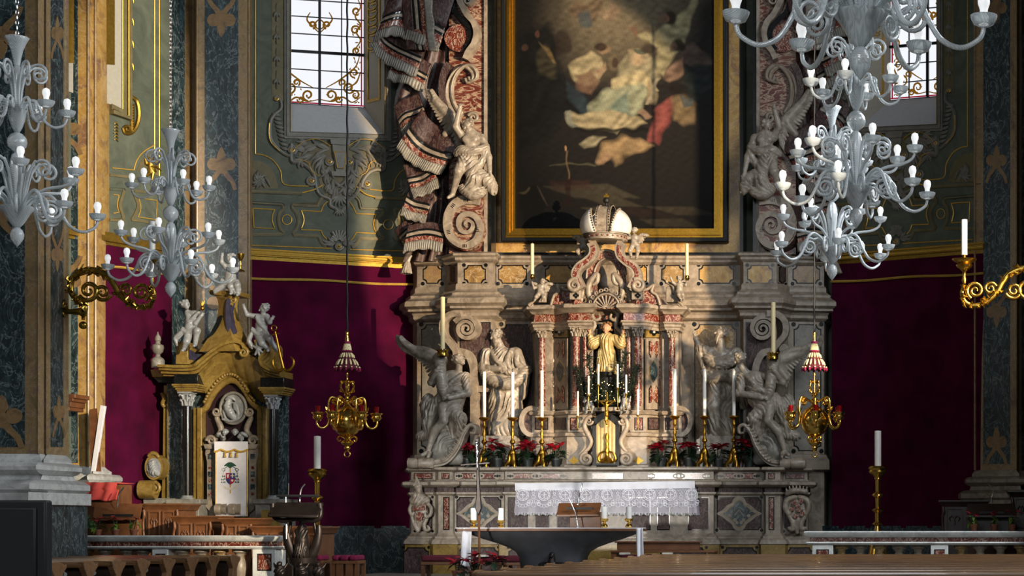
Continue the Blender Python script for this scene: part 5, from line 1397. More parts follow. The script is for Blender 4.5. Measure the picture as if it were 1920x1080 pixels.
# ---- two bearded saints beside the tabernacle
def saint_left():
    g = Fig(3)
    g.C((940, 668, -2), (949, 706, 2), 18, 22, 5, (28, 7, 1.6)); g.C((917, 667, -2), (966, 664, -2), 10, 11, 5, (50, 8, .8)); g.T([(924, 660, 8), (934, 676, 18), (950, 690, 22)], [3, 4, 3], 2); g.T([(960, 656, 8), (956, 676, 18), (962, 696, 20)], [3, 4, 3], 2)
    g.C((914, 664, 2), (910, 690, 8), 10, 9, 4, (30, 6, 1.0)); g.C((911, 692, 12), (944, 694, 26), 7.5, 5, 3, (0, 6, .8)); g.hand((946, 694, 26), (1, .15, .3), 4.5)
    g.C((968, 662, 0), (984, 700, 6), 11, 11, 4, (-30, 7, 1.2)); g.C((984, 701, 10), (958, 700, 26), 8.5, 5, 3, (10, 6, .9)); g.hand((956, 699, 27), (-1, -.1, .3), 4.5)
    g.T([(906, 686, 4), (916, 704, 16), (934, 716, 24), (956, 722, 26), (976, 714, 20), (990, 694, 8)], [7, 9, 10, 10, 9, 8], 3, (70, 5, 1.1))
    g.C((984, 702, 6), (981, 742, 6), 10, 7, 3, (5, 5, 1.2)); g.C((912, 694, 0), (920, 716, 8), 9, 8, 3, (40, 5, 1))
    g.C((950, 712, -4), (951, 806, -6), 24, 26, 5, (12, 8, 1.6)); g.C((942, 714, 6), (935, 752, 18), 15, 13, 5, (-20, 7, .9)); g.C((935, 752, 16), (930, 806, 4), 12, 13, 5, (25, 7, 1.4)); g.C((962, 716, 2), (968, 806, 2), 15, 15, 5, (-14, 6.5, 1.7))
    g.C((946, 815, 6), (934, 819, 16), 5, 4, 2); g.C((966, 813, 6), (968, 819, 18), 5, 4, 2)
    g.C((940, 656, 2), (935, 640, 4), 9, 7, 3); g.head((932, 631, 6), 13, -38, -14, True, .8)
    return g
def saint_right():
    g = Fig(5)
    g.C((1351, 668, -2), (1346, 700, 2), 18, 21, 5, (150, 7, 1.6)); g.C((1334, 663, 0), (1380, 664, -2), 10, 11, 5, (130, 8, .8)); g.T([(1378, 656, 8), (1362, 672, 18), (1336, 680, 18)], [3, 4.5, 3], 2)
    g.C((1334, 660, 2), (1316, 656, 8), 9, 8, 4, (20, 6, .9)); g.C((1314, 656, 8), (1306, 636, 12), 6.5, 5, 3); g.hand((1305, 633, 12), (-.2, -1, .1), 4.6, .3)
    g.T([(1314, 664, 8), (1318, 682, 6), (1326, 700, 4)], [7, 5, 4], 3, (0, 5, .8))
    g.C((1382, 662, 0), (1392, 694, 6), 11, 10, 4, (20, 7, 1.2)); g.C((1392, 696, 10), (1372, 700, 24), 8, 5, 3, (10, 6, .9)); g.hand((1370, 700, 25), (-1, .1, .3), 4.5)
    g.T([(1328, 672, 12), (1346, 684, 20), (1366, 682, 20), (1388, 668, 8)], [8, 9, 9, 8], 3, (80, 5, 1.1))
    g.T([(1322, 700, 8), (1338, 712, 18), (1358, 706, 24), (1380, 712, 16), (1394, 704, 6)], [7, 9, 9, 9, 8], 3, (65, 5, 1.2))
    g.C((1392, 704, 2), (1396, 760, 0), 9, 8, 3, (0, 5, 1.2))
    g.C((1350, 708, -4), (1352, 806, -6), 23, 26, 5, (-8, 8, 1.6)); g.C((1346, 712, 6), (1338, 764, 14), 14, 13, 5, (-15, 8, 1.0)); g.C((1338, 764, 14), (1342, 806, 4), 12, 14, 5, (10, 7, 1.4)); g.C((1366, 712, 2), (1370, 806, 2), 14, 15, 5, (12, 6.5, 1.7))
    g.C((1340, 815, 6), (1332, 819, 16), 5, 4, 2); g.C((1366, 813, 6), (1370, 819, 18), 5, 4, 2)
    g.C((1352, 656, 2), (1352, 640, 4), 9, 7, 3); g.head((1352, 627, 6), 13.5, -48, 12, True, .8)
    return g
def pedestal_slab(px0, px1, D, parent, mat='statue_stone', y0=818, y1=878, dep=.28):
    b = MB(); x0, y, z1 = P(px0, y0, D); x1, _, z0 = P(px1, y1, D); b.box(x0, x1, y-dep, y+dep, z0, z1); b.box(x0-.03, x1+.03, y-dep-.03, y+dep+.03, z0, z0+.12)
    part('plinth', b, M[mat], parent, bevel=.012)
r_ = thing('saint_statue', 'bearded stone saint with arms folded in heavy drapery, left of the tabernacle', 'statue', P(945, 820, 31.22)); carve('figure', saint_left(), 31.22, 'statue_stone', r_); pedestal_slab(906, 980, 31.22, r_, dep=.24)
r_ = thing('saint_statue', 'bearded stone saint raising his open hand, right of the tabernacle', 'statue', P(1350, 820, 31.22)); carve('figure', saint_right(), 31.22, 'statue_stone', r_); pedestal_slab(1316, 1392, 31.22, r_, dep=.24)

# ---- torch-bearing angels on the altar ends
def torch_angel(right=False):
    g = Fig(9 if right else 8)
    hx, hy = (862, 676) if not right else (892, 674)
    sx = 0 if not right else 16
    g.C((850+sx, 710, 0), (852+sx*.5, 744, 2), 16, 19, 5, (35, 6, 1.5)); g.C((836+sx, 706, 0), (872+sx, 708, 0), 9, 9, 5); g.T([(868+sx, 702, 8), (852+sx, 718, 18), (838+sx*.5, 736, 18)], [3, 4, 3], 2)
    g.C((hx-2-(8 if right else 0), 698, 2), (hx, 686, 4), 7, 6, 3); g.head((hx, hy, 6), 13, 72 if not right else 64, 22 if not right else -24, 30)
    # cornucopia torch
    g.T([(829, 673, 16), (830, 690, 18), (833, 715, 20), (838, 738, 20), (847, 756, 16)], [12, 10, 9.5, 9, 6], 1.5, (80, 6, .6)); g.C((820, 673, 16), (838, 673, 16), 4.5, None, 2)
    g.E((829, 669, 16), (9, 4, 9), 0, 1, None, True)
    # arms
    g.C((836+sx*.6, 706, 8), (812, 718, 14), 7.5, 6.5, 3); g.C((812, 718, 14), (826, 698, 30), 6, 4.5, 2); g.hand((826, 697, 30), (.6, -.5, .1), 4.5)
    g.C((874+sx, 708, 2), (880+sx*.8, 738, 10), 9, 7, 3, (40, 5, .8)); g.C((880+sx*.8, 738, 10), (850, 748, 30), 6.5, 4.5, 2); g.hand((848, 748, 30), (-1, .1, .1), 4.5)
    # wing
    g.wing([(826, 690), (818, 668), (796, 656), (772, 652), (756, 642), (749, 631)], 7, 26, (38, 10), 118, 205, .8, -10)
    g.C((824, 676, -12), (784, 662, -12), 12, 8, 4); g.C((776, 658, -12), (752, 638, -12), 7, 5, 4); g.C((822, 690, -12), (808, 708, -12), 10, 6, 4)
    # drapery below the waist
    g.C((852, 742, 2), (846, 768, 4), 20, 20, 5, (55, 5.5, 1.5)); g.T([(872, 742, 14), (858, 730, 22), (840, 740, 22)], [5, 6, 4], 2, (60, 4, .8))
    g.T([(838, 746, 4), (818, 762, 4), (806, 790, 2), (808, 812, 0), (788, 818, -2)], [12, 13, 12, 9, 6], 3, (25, 5.5, 1.6)); g.T([(804, 748, 0), (798, 768, 0), (810, 792, 2)], [9, 9, 7], 3, (20, 5, 1.4)); g.T([(836, 800, -2), (812, 808, -2), (786, 816, 0)], [10, 9, 5], 3, (60, 5, 1.2))
    g.C((848, 764, 8), (868, 786, 16), 13, 10, 4, (40, 5.5, 1.3)); g.C((868, 786, 14), (862, 812, 6), 10, 8, 4, (10, 5, 1.3)); g.C((850, 780, 0), (852, 818, -4), 14, 12, 4, (10, 5.5, 1.4))
    # bare leg
    g.C((836, 764, 18), (838, 790, 22), 10, 8, 3); g.C((838, 790, 22), (818, 812, 18), 8, 7.5, 2.5); g.C((820, 808, 18), (808, 846, 18), 7.5, 4.5, 2.5); g.C((807, 850, 18), (800, 854, 28), 4.5, 3.5, 2); g.C((812, 850, 22), (812, 858, 32), 4, 3, 2)
    return g
def rock_seat():
    g = Fig(2); g.E((838, 834, 0), (30, 28, 16), 0, 4, (30, 14, 1.5)); g.E((822, 846, 2), (22, 18, 14), 0, 4, (60, 12, 1)); g.C((806, 862, 0), (860, 862, 0), 10, 10, 5)
    return g
a_ = thing('torch_angel', 'stone angel holding a candle torch, one wing spread, left end of the altar', 'statue', P(830, 868, 30.55)); carve('figure', torch_angel(), 30.55, 'statue_stone', a_); carve('rock', rock_seat(), 30.6, 'stone_grey', a_, 2.0)
a_ = thing('torch_angel', 'stone angel holding a candle torch, head bowed, right end of the altar', 'statue', P(1455, 868, 30.55)); carve('figure', torch_angel(True), 30.55, 'statue_stone', a_, 1.1, 1140.5); carve('rock', rock_seat(), 30.6, 'stone_grey', a_, 2.0, 1140.5)

# ---- angels leaning on the volutes beside the painting
def volute_angel():
    g = Fig(12)
    g.head((881, 237, 10), 12.5, -30, -32, True, 0, 2, 12); g.C((884, 250, 4), (884, 244, 6), 7, 6, 3)
    g.C((886, 258, 2), (884, 292, 4), 15, 14, 5); g.C((870, 258, 2), (904, 260, 2), 9, 9, 5); g.E((878, 264, 14), (8, 7, 5), 0, 3); g.E((892, 264, 14), (8, 7, 5), 0, 3)
    g.C((868, 256, 4), (858, 240, 12), 7.5, 6.5, 3); g.C((858, 240, 12), (866, 210, 16), 6.5, 4.5, 3); g.hand((866, 208, 16), (.25, -1, .1), 4.2)
    g.C((906, 262, 2), (918, 296, 6), 7.5, 6, 3); g.C((918, 296, 6), (922, 324, 14), 6, 4.2, 3); g.hand((923, 327, 15), (.35, 1, .1), 4.4)
    g.T([(858, 290, 8), (872, 284, 16), (890, 288, 16), (912, 278, 8)], [5, 7, 7, 6], 3, (60, 4.5, 1.0)); g.T([(912, 276, 4), (908, 300, 6), (896, 316, 8)], [6, 6, 5], 3, (20, 4.5, 1))
    g.C((880, 296, 4), (892, 336, 14), 16, 12, 5, (35, 6, 1.3)); g.C((874, 300, 8), (866, 326, 22), 12, 9, 4, (-30, 5, .8)); g.C((866, 326, 22), (852, 366, 12), 8, 4.5, 3); g.C((852, 367, 12), (846, 374, 20), 4, 3, 2)
    g.C((892, 338, 12), (884, 360, 8), 13, 12, 5, (40, 5, 1.4)); g.T([(900, 330, 8), (918, 342, 6), (926, 360, 4)], [12, 11, 6], 4, (50, 5, 1.4)); g.T([(872, 356, 8), (890, 366, 10), (906, 360, 8)], [8, 9, 7], 4, (70, 5, 1.2))
    g.wing([(862, 250), (852, 222), (836, 204), (818, 186), (806, 166)], 6, 22, (36, 14), 112, 205, .8, -14); g.C((846, 222, -16), (812, 184, -16), 9, 7, 4); g.C((846, 228, -16), (830, 248, -16), 8, 6, 4)
    return g
va = volute_angel()
a_ = thing('volute_angel', 'stone angel with raised arm leaning above the left volute beside the painting', 'statue', P(880, 370, 31.1)); carve('figure', va, 31.12, 'statue_stone', a_)
a_ = thing('volute_angel', 'shaded stone angel above the right volute beside the painting', 'statue', P(1440, 370, 31.1)); carve('figure', va, 31.12, 'statue_stone', a_, 1.3, 1160)

# ---- the child figure in the niche
cc = thing('child_figure', 'painted child figure with raised arms in a cream robe, in the niche', 'statue', P(1138, 700, 30.72))
g = Fig(1); g.head((1138, 617, 4), 10.5, -8, 0, False); g.C((1138, 628, 1), (1138, 634, 0), 5, 6, 2); g.hand((1107, 626, 6), (-.1, -1, .1), 3.2); g.hand((1169, 626, 6), (.1, -1, .1), 3.2); g.C((1136, 634, 0), (1136, 690, 0), 5, 5)
carve('body', g, 30.72, 'flesh_paint', cc, .9)
g = Fig(2); g.C((1138, 638, 0), (1138, 650, 0), 14, 12, 4, (0, 4, .8)); g.C((1124, 636, 0), (1112, 646, 3), 8, 9, 3, (40, 4, .8)); g.C((1112, 646, 3), (1107, 630, 6), 8, 4, 3, (60, 4, .6)); g.C((1152, 636, 0), (1164, 646, 3), 8, 9, 3, (-40, 4, .8)); g.C((1164, 646, 3), (1169, 630, 6), 8, 4, 3, (-60, 4, .6))
g.C((1138, 652, 0), (1138, 694, 0), 11, 14, 3, (0, 4.2, 1.2)); g.C((1130, 660, 1), (1127, 696, 1), 7, 9, 3, (0, 4, 1)); g.C((1146, 660, 1), (1149, 696, 1), 7, 9, 3, (0, 4, 1))
carve('robe', g, 30.72, 'robe_paint', cc, .9, label='cream and gold robe')
g = Fig(4)
for i in range(40):
    a = random.Random(i).uniform(-math.pi, math.pi); e = random.Random(i+99).uniform(-.5, 1.3)
    g.E((1138+9.4*math.cos(e)*math.sin(a), 615-9.5*math.sin(e), 2-8*math.cos(e)*math.cos(a)) if abs(a) < 2.1 else (1138+8*math.sin(a*.5)*(1 if a > 0 else -1)*math.cos(e), 611-4*math.sin(abs(e))-2, 6), (2.6,)*3, 0, .8)
carve('hair', g, 30.72, 'hair_paint', cc, .9)
b = MB(); x, y, z = P(1138, 698, 30.72); b.lathe([(.2, -.55), (.2, -.1), (.16, -.06), (.17, 0)], (x, y+.02, z), 20); part('stand', b, M['iron_black'], cc)

# ---- putti
def putto(x, y, s, head=(0, -26), yaw=0, pitch=0, la=((-9, -10), (-14, -2), (-12, -14)), ra=((9, -10), (14, -4), (16, -12)), ll=((-4, 6), (-6, 14), (-8, 26)), rl=((5, 6), (10, 12), (6, 24)), wings=False, cloth=None, seed=1):
    g = Fig(seed); q = lambda p, z=0: (x+p[0]*s, y+p[1]*s, z*s)
    g.head(q(head, 2), 7.4*s, yaw, pitch, 18, 0, 1.5*s); g.C(q((head[0]*.6, head[1]+9)), q((0, -11)), 3.4*s, 4*s, 2)
    g.C(q((0, -9)), q((0, 3)), 7.5*s, 8*s, 3, None); g.E(q((0, -1), 5), (6*s, 5.5*s, 4*s), 0, 2); g.C(q(la[0]), q(ra[0]), 4*s, 4*s, 3)
    for arm, zz_ in ((la, 5), (ra, 5)):
        g.C(q(arm[0]), q(arm[1], zz_), 3.6*s, 3.1*s, 2); g.C(q(arm[1], zz_), q(arm[2], zz_+2), 3.0*s, 2.1*s, 1.5)
        d = np.array(q(arm[2]))-np.array(q(arm[1])); g.hand(q(arm[2], zz_+2), d+np.array([0, 0, .1]), 2.1*s)
    for leg, zz_ in ((ll, 9), (rl, 9)):
        g.C(q(leg[0], 1), q(leg[1], zz_), 5.6*s, 4.6*s, 3); g.C(q(leg[1], zz_), q(leg[2], zz_-3), 4.2*s, 2.6*s, 2); g.C(q(leg[2], zz_-3), q((leg[2][0]+1, leg[2][1]+2.2), zz_+3), 2.4*s, 1.9*s, 1.5)
    if wings:
        for e in (-1, 1): g.wing([(x+e*5*s, y-10*s), (x+e*12*s, y-17*s), (x+e*22*s, y-15*s)], 3*s, 5, (11*s, 6*s), 90-e*45, 90-e*100, 1, -6*s)
    if cloth:
        for pts in cloth:
            for o_, w_ in ((-2.6, 1.7), (0, 2.4), (2.6, 1.8)): g.T([q((p[0], p[1]+o_), 6.5-abs(o_)*.3) for p in pts], [w_*s*.8, w_*s*1.2, w_*s, w_*s*.7], 1.2)
    return g
def putto_thing(g, D, mat, loc, label, mirror=False, h=.9, grp=None):
    t = thing('putto', label, 'statue', loc, grp); carve('figure', g, D, mat, t, h, mirror); return t
pg = 'marble putti on the tabernacle'
putto_thing(putto(1190, 455, .92, (0, -24), -25, 5, ((-8, -10), (-14, -8), (-16, -18)), ((8, -10), (10, 0), (2, 2)), ((-4, 6), (-8, 18), (-6, 30)), ((5, 6), (8, 18), (5, 32)), True, None, 3), 30.72, 'statue_stone', P(1190, 490, 30.72), 'little winged putto standing at the right of the stone crown', grp=pg)
putto_thing(putto(1096, 458, .92, (0, -24), 25, 5, ((-8, -10), (-12, 0), (-4, 4)), ((8, -10), (13, -8), (15, -18)), ((-4, 6), (-12, 16), (-6, 28)), ((5, 6), (10, 14), (2, 24)), True, None, 4), 30.72, 'statue_stone', P(1096, 490, 30.72), 'little winged putto crouching at the left of the stone crown', grp=pg)
putto_thing(putto(1014, 546, .85, (4, -20), 10, 0, ((-6, -10), (-14, -6), (-17, -16)), ((8, -10), (12, 0), (4, 2)), ((-3, 6), (-8, 14), (-12, 20)), ((5, 6), (8, 14), (4, 22)), True, None, 5), 30.7, 'statue_stone', P(1012, 572, 30.7), 'putto holding up an ivory candle at the left of the shrine', grp=pg)
putto_thing(putto(1274, 542, .85, (0, -22), 15, -10, ((-8, -10), (-14, -14), (-18, -24)), ((8, -10), (14, -8), (17, -16)), ((-3, 6), (0, 14), (4, 24)), ((5, 6), (8, 14), (10, 24)), False, None, 6), 30.7, 'statue_stone', P(1274, 572, 30.7), 'putto holding up an ivory candle at the right of the shrine', grp=pg)
putto_thing(putto(1106, 755, .72, (0, -22), 30, 0), 30.5, 'putto_marble', P(1106, 775, 30.5), 'small white putto seated left of the gold crucifix', grp=pg)
putto_thing(putto(1171, 755, .72, (0, -22), -30, 0), 30.5, 'putto_marble', P(1171, 775, 30.5), 'small white putto seated right of the gold crucifix', grp=pg)

# ---- carved arms on the altar end piers
g = Fig(21); g.C((783, 902, 8), (786, 912, 8), 4.5, 8, 2); g.C((782.5, 893, 8), (783.5, 902, 8), 1.0, 4.5, 2); g.T([(779, 911, 14), (784, 902, 14), (784, 895, 11)], [1.2, 1.2, .8], .6); g.T([(792, 912, 14), (787, 903, 14)], [1.2, 1.2], .6)
g.head((788, 921, 8), 8, 10, -10, False); g.C((787, 933, 2), (787, 940, 2), 12, 13, 4, (15, 6, 1.2)); g.C((776, 938, 2), (800, 938, 4), 6, 7, 4, (20, 5, 1))
g.T([(773, 944, 3), (770, 956, 5), (774, 966, 5), (778, 960, 6)], [3, 3.5, 3, 2], 1.5); g.T([(774, 968, 4), (777, 982, 5), (784, 996, 4)], [3, 3.4, 2.4], 1.5); g.T([(803, 944, 4), (810, 954, 6), (808, 966, 7), (800, 969, 8), (800, 962, 8)], [3, 3.6, 3.4, 2.6, 2], 1.2); g.T([(802, 972, 5), (797, 984, 6), (800, 994, 7), (807, 992, 8), (804, 986, 8)], [3, 3.6, 3.2, 2.4, 1.6], 1.2); g.E((788, 960, 0), (15, 20, 4), 0, 3); g.C((787, 978, 1), (786, 994, 1), 7, 3, 3, (0, 5, .8))
o = carve('bishop_arms', g, 30.24, 'stone_cream', alt, 1.0)
o = part('shield_field', MB().slab([(776, 946), (798, 944), (800, 956), (775, 958)], front(30.16), .0, .02), M['marble_red'], alt); part('shield_field', MB().slab(spl([(780, 964), (787, 960), (794, 964), (791, 974), (786, 978), (782, 974)], 3, True), front(30.16), 0, .02), M['marble_red'], alt)
g = Fig(22); g.T([(1476, 926, 6), (1490, 920, 9), (1512, 922, 6)], [4, 5, 4], 2)
for k in range(7): g.C((1476+6*k, 922-2*math.sin(k*.5), 6), (1474+6.6*k, 914-3*math.sin(k*.52), 7), 2.2, 1.6, 1.2)
for e in (-1, 1): g.T([(1495+e*4, 932, 5), (1495+e*18, 938, 5), (1495+e*22, 952, 6), (1495+e*16, 964, 6), (1495+e*12, 958, 7)], [4, 5, 5, 3.5, 2.5], 2); g.T([(1495+e*16, 966, 4), (1495+e*8, 980, 6), (1495+e*9, 992, 6), (1495+e*16, 990, 7)], [4, 4.5, 4, 2.5], 2)
g.E((1495, 954, 0), (18, 24, 6), 0, 4); g.C((1495, 976, 2), (1495, 998, 2), 8, 4, 4)
carve('crowned_arms', g, 30.24, 'stone_cream', alt, 1.0)
for i, (x, y) in enumerate(((1490, 942), (1502, 940), (1496, 948), (1486, 954), (1498, 956), (1492, 968), (1504, 964))):
    part('shield_field', MB().slab(circ(x, y, 4.6, 8), front(30.16), 0, .02), M['marble_red'], alt)
# ================================================================ GLASS CHANDELIERS
def local(name, mb, mat, parent, smooth=70, rz=0):
    o = bpy.data.objects.new(name, mesh_of(mb, name, M[mat], smooth)); col.objects.link(o); o.parent = parent; o.rotation_euler.z = rz; return o
def lcopy(o, parent, rz):
    c = o.copy(); col.objects.link(c); c.parent = parent; c.rotation_euler.z = rz
    for k in list(o.children):
        d = k.copy(); col.objects.link(d); d.parent = c
    return c
def make_chandelier():
    s = 23.0/F; Z = lambda y: (557-y)*s
    t = thing('glass_chandelier', '', 'chandelier', (0, 0, 0), 'blown glass chandeliers')
    def lz(prof, n=20, flutes=0):
        mb = MB(); mb.lathe([(max(r, .05)*s, Z(y)) for r, y in prof][::-1], (0, 0, 0), n)
        if flutes:
            mb.v = [(x*(1+.05*math.cos(flutes*math.atan2(y, x))), y*(1+.05*math.cos(flutes*math.atan2(y, x))), z) for x, y, z in mb.v]
        return mb
    ch = MB()
    for k in range(150):
        z = Z(241)+k*.052
        a = k % 2
        pts = [(math.cos(q)*.012*(1-a), math.cos(q)*.012*a, z+.033*math.sin(q)+.026) for q in np.linspace(0, 2*math.pi, 9)]
        ch.tube(pts, .005, 4)
    local('chain', ch, 'chrome', t)
    local('top_cone', lz([(16, 243), (16.5, 244), (13, 250), (8, 263), (5, 278), (4, 286)], 24, 12), 'murano_glass', t)
    local('upper_stem', lz([(4, 286), (6.5, 291), (8, 299), (6.5, 312), (4.5, 330), (4.5, 352)], 24, 10), 'murano_glass', t)
    local('upper_bowl', lz([(11, 351), (13, 352), (12, 356), (10.5, 368), (7, 379), (3.5, 386)], 24, 12), 'murano_glass', t)
    local('ball', lz([(3.5, 386), (8, 389), (12.5, 395), (13.5, 401), (12, 408), (7, 413), (3.5, 416)], 24, 12), 'murano_glass', t)
    local('lower_stem', lz([(3.5, 416), (7, 420), (9.5, 430), (10, 440), (8, 460), (5.5, 480), (5, 498)], 24, 10), 'murano_glass', t)
    local('lower_bowl', lz([(22, 497), (24, 498), (23, 501), (18, 507), (13, 516), (8, 524), (4, 529)], 28, 14), 'murano_glass', t)
    local('drop', lz([(4, 529), (7.5, 533), (9.5, 539), (8.5, 546), (4, 553), (.4, 558)], 24, 12), 'murano_glass', t)
    def arm(path, cup, rad, n, off):
        rad *= .88
        a = MB(); q = spl(path, 6); a.tube([(r*s, 0, Z(y)) for r, y in q], [rad*s*.8, rad*s, rad*s, rad*s*.8], 8)
        r0, y0 = cup; c = MB(); X = r0*s
        c.lathe([(1.8*s, Z(y0+8)), (3*s, Z(y0+6.5)), (9*s, Z(y0+4)), (11.6*s, Z(y0-1)), (12.2*s, Z(y0-4)), (11*s, Z(y0-4)), (8*s, Z(y0+2)), (2*s, Z(y0+3))], (X, 0, 0), 18)
        b = MB(); b.lathe([(3.6*s, Z(y0+3)), (3.6*s, Z(y0-9)), (4.2*s, Z(y0-11)), (5.3*s, Z(y0-14)), (5.5*s, Z(y0-17)), (4.4*s, Z(y0-21)), (1*s, Z(y0-23))], (X, 0, 0), 14)
        p = None
        for k in range(n):
            if p is None:
                p = local('arm', a, 'murano_glass', t, 60, off); local('cup', c, 'murano_glass', p); local('bulb', b, 'bulb_glass', p)
            else: lcopy(p, t, off+k*2*math.pi/n)
    arm([(8, 352), (16, 338), (26, 337), (31, 350), (38, 366), (50, 373), (63, 368), (68, 357)], (68, 350), 2.6, 6, .2)
    arm([(9, 498), (22, 482), (44, 471), (68, 467), (82, 461), (88, 453)], (88, 445), 2.8, 6, .7)
    arm([(12, 500), (24, 484), (40, 476), (52, 484), (60, 502), (72, 521), (90, 528), (106, 520), (110, 510)], (110, 503), 3.0, 6, .2)
    def scroll(path, sp, rad, n, off):
        a = MB(); a.tube([(r*s, 0, Z(y)) for r, y in spl(path, 5)+sp], [rad*s*.7, rad*s, rad*s, rad*s*.6], 7); p = None
        for k in range(n):
            if p is None: p = local('scroll', a, 'murano_glass', t, 60, off)
            else: lcopy(p, t, off+k*2*math.pi/n)
    scroll([(5, 352), (7, 325), (12, 302), (22, 286)], spiral(32, 297, 14, 3, -140, 1.5, 22), 2.0, 8, .5)
    scroll([(8, 498), (14, 470), (20, 446), (30, 430)], spiral(42, 442, 14, 3, -130, 1.5, 22), 2.3, 8, .3)
    scroll([(10, 500), (20, 488), (30, 484)], spiral(46, 500, 15, 4, -120, 1.9, 28), 2.2, 8, .1)
    scroll([(8, 352), (14, 344), (18, 342)], spiral(27, 348, 8, 2, -120, 1.5, 20), 1.7, 6, .45)
    return t
chn = make_chandelier()
for i, (px, py, D, rz, lb) in enumerate(((320, 557, 23.0, 0.0, 'glass chandelier with white bulbs in front of the left pilaster'), (32, 462, 18.4, .35, 'glass chandelier with white bulbs cut by the left picture edge'),
                                         (1560, 525, 22.2, .5, 'lowest of the three glass chandeliers on the right, in front of altar corner'), (1605, 427, 17.9, .15, 'middle of the three glass chandeliers on the right'),
                                         (1613, 148, 10.9, .9, 'nearest and largest glass chandelier, cut by the top edge on the right'))):
    c = chn if i == 0 else copy_tree(chn)
    c.location = P(px, py, D); c.rotation_euler.z = rz; c['label'] = lb

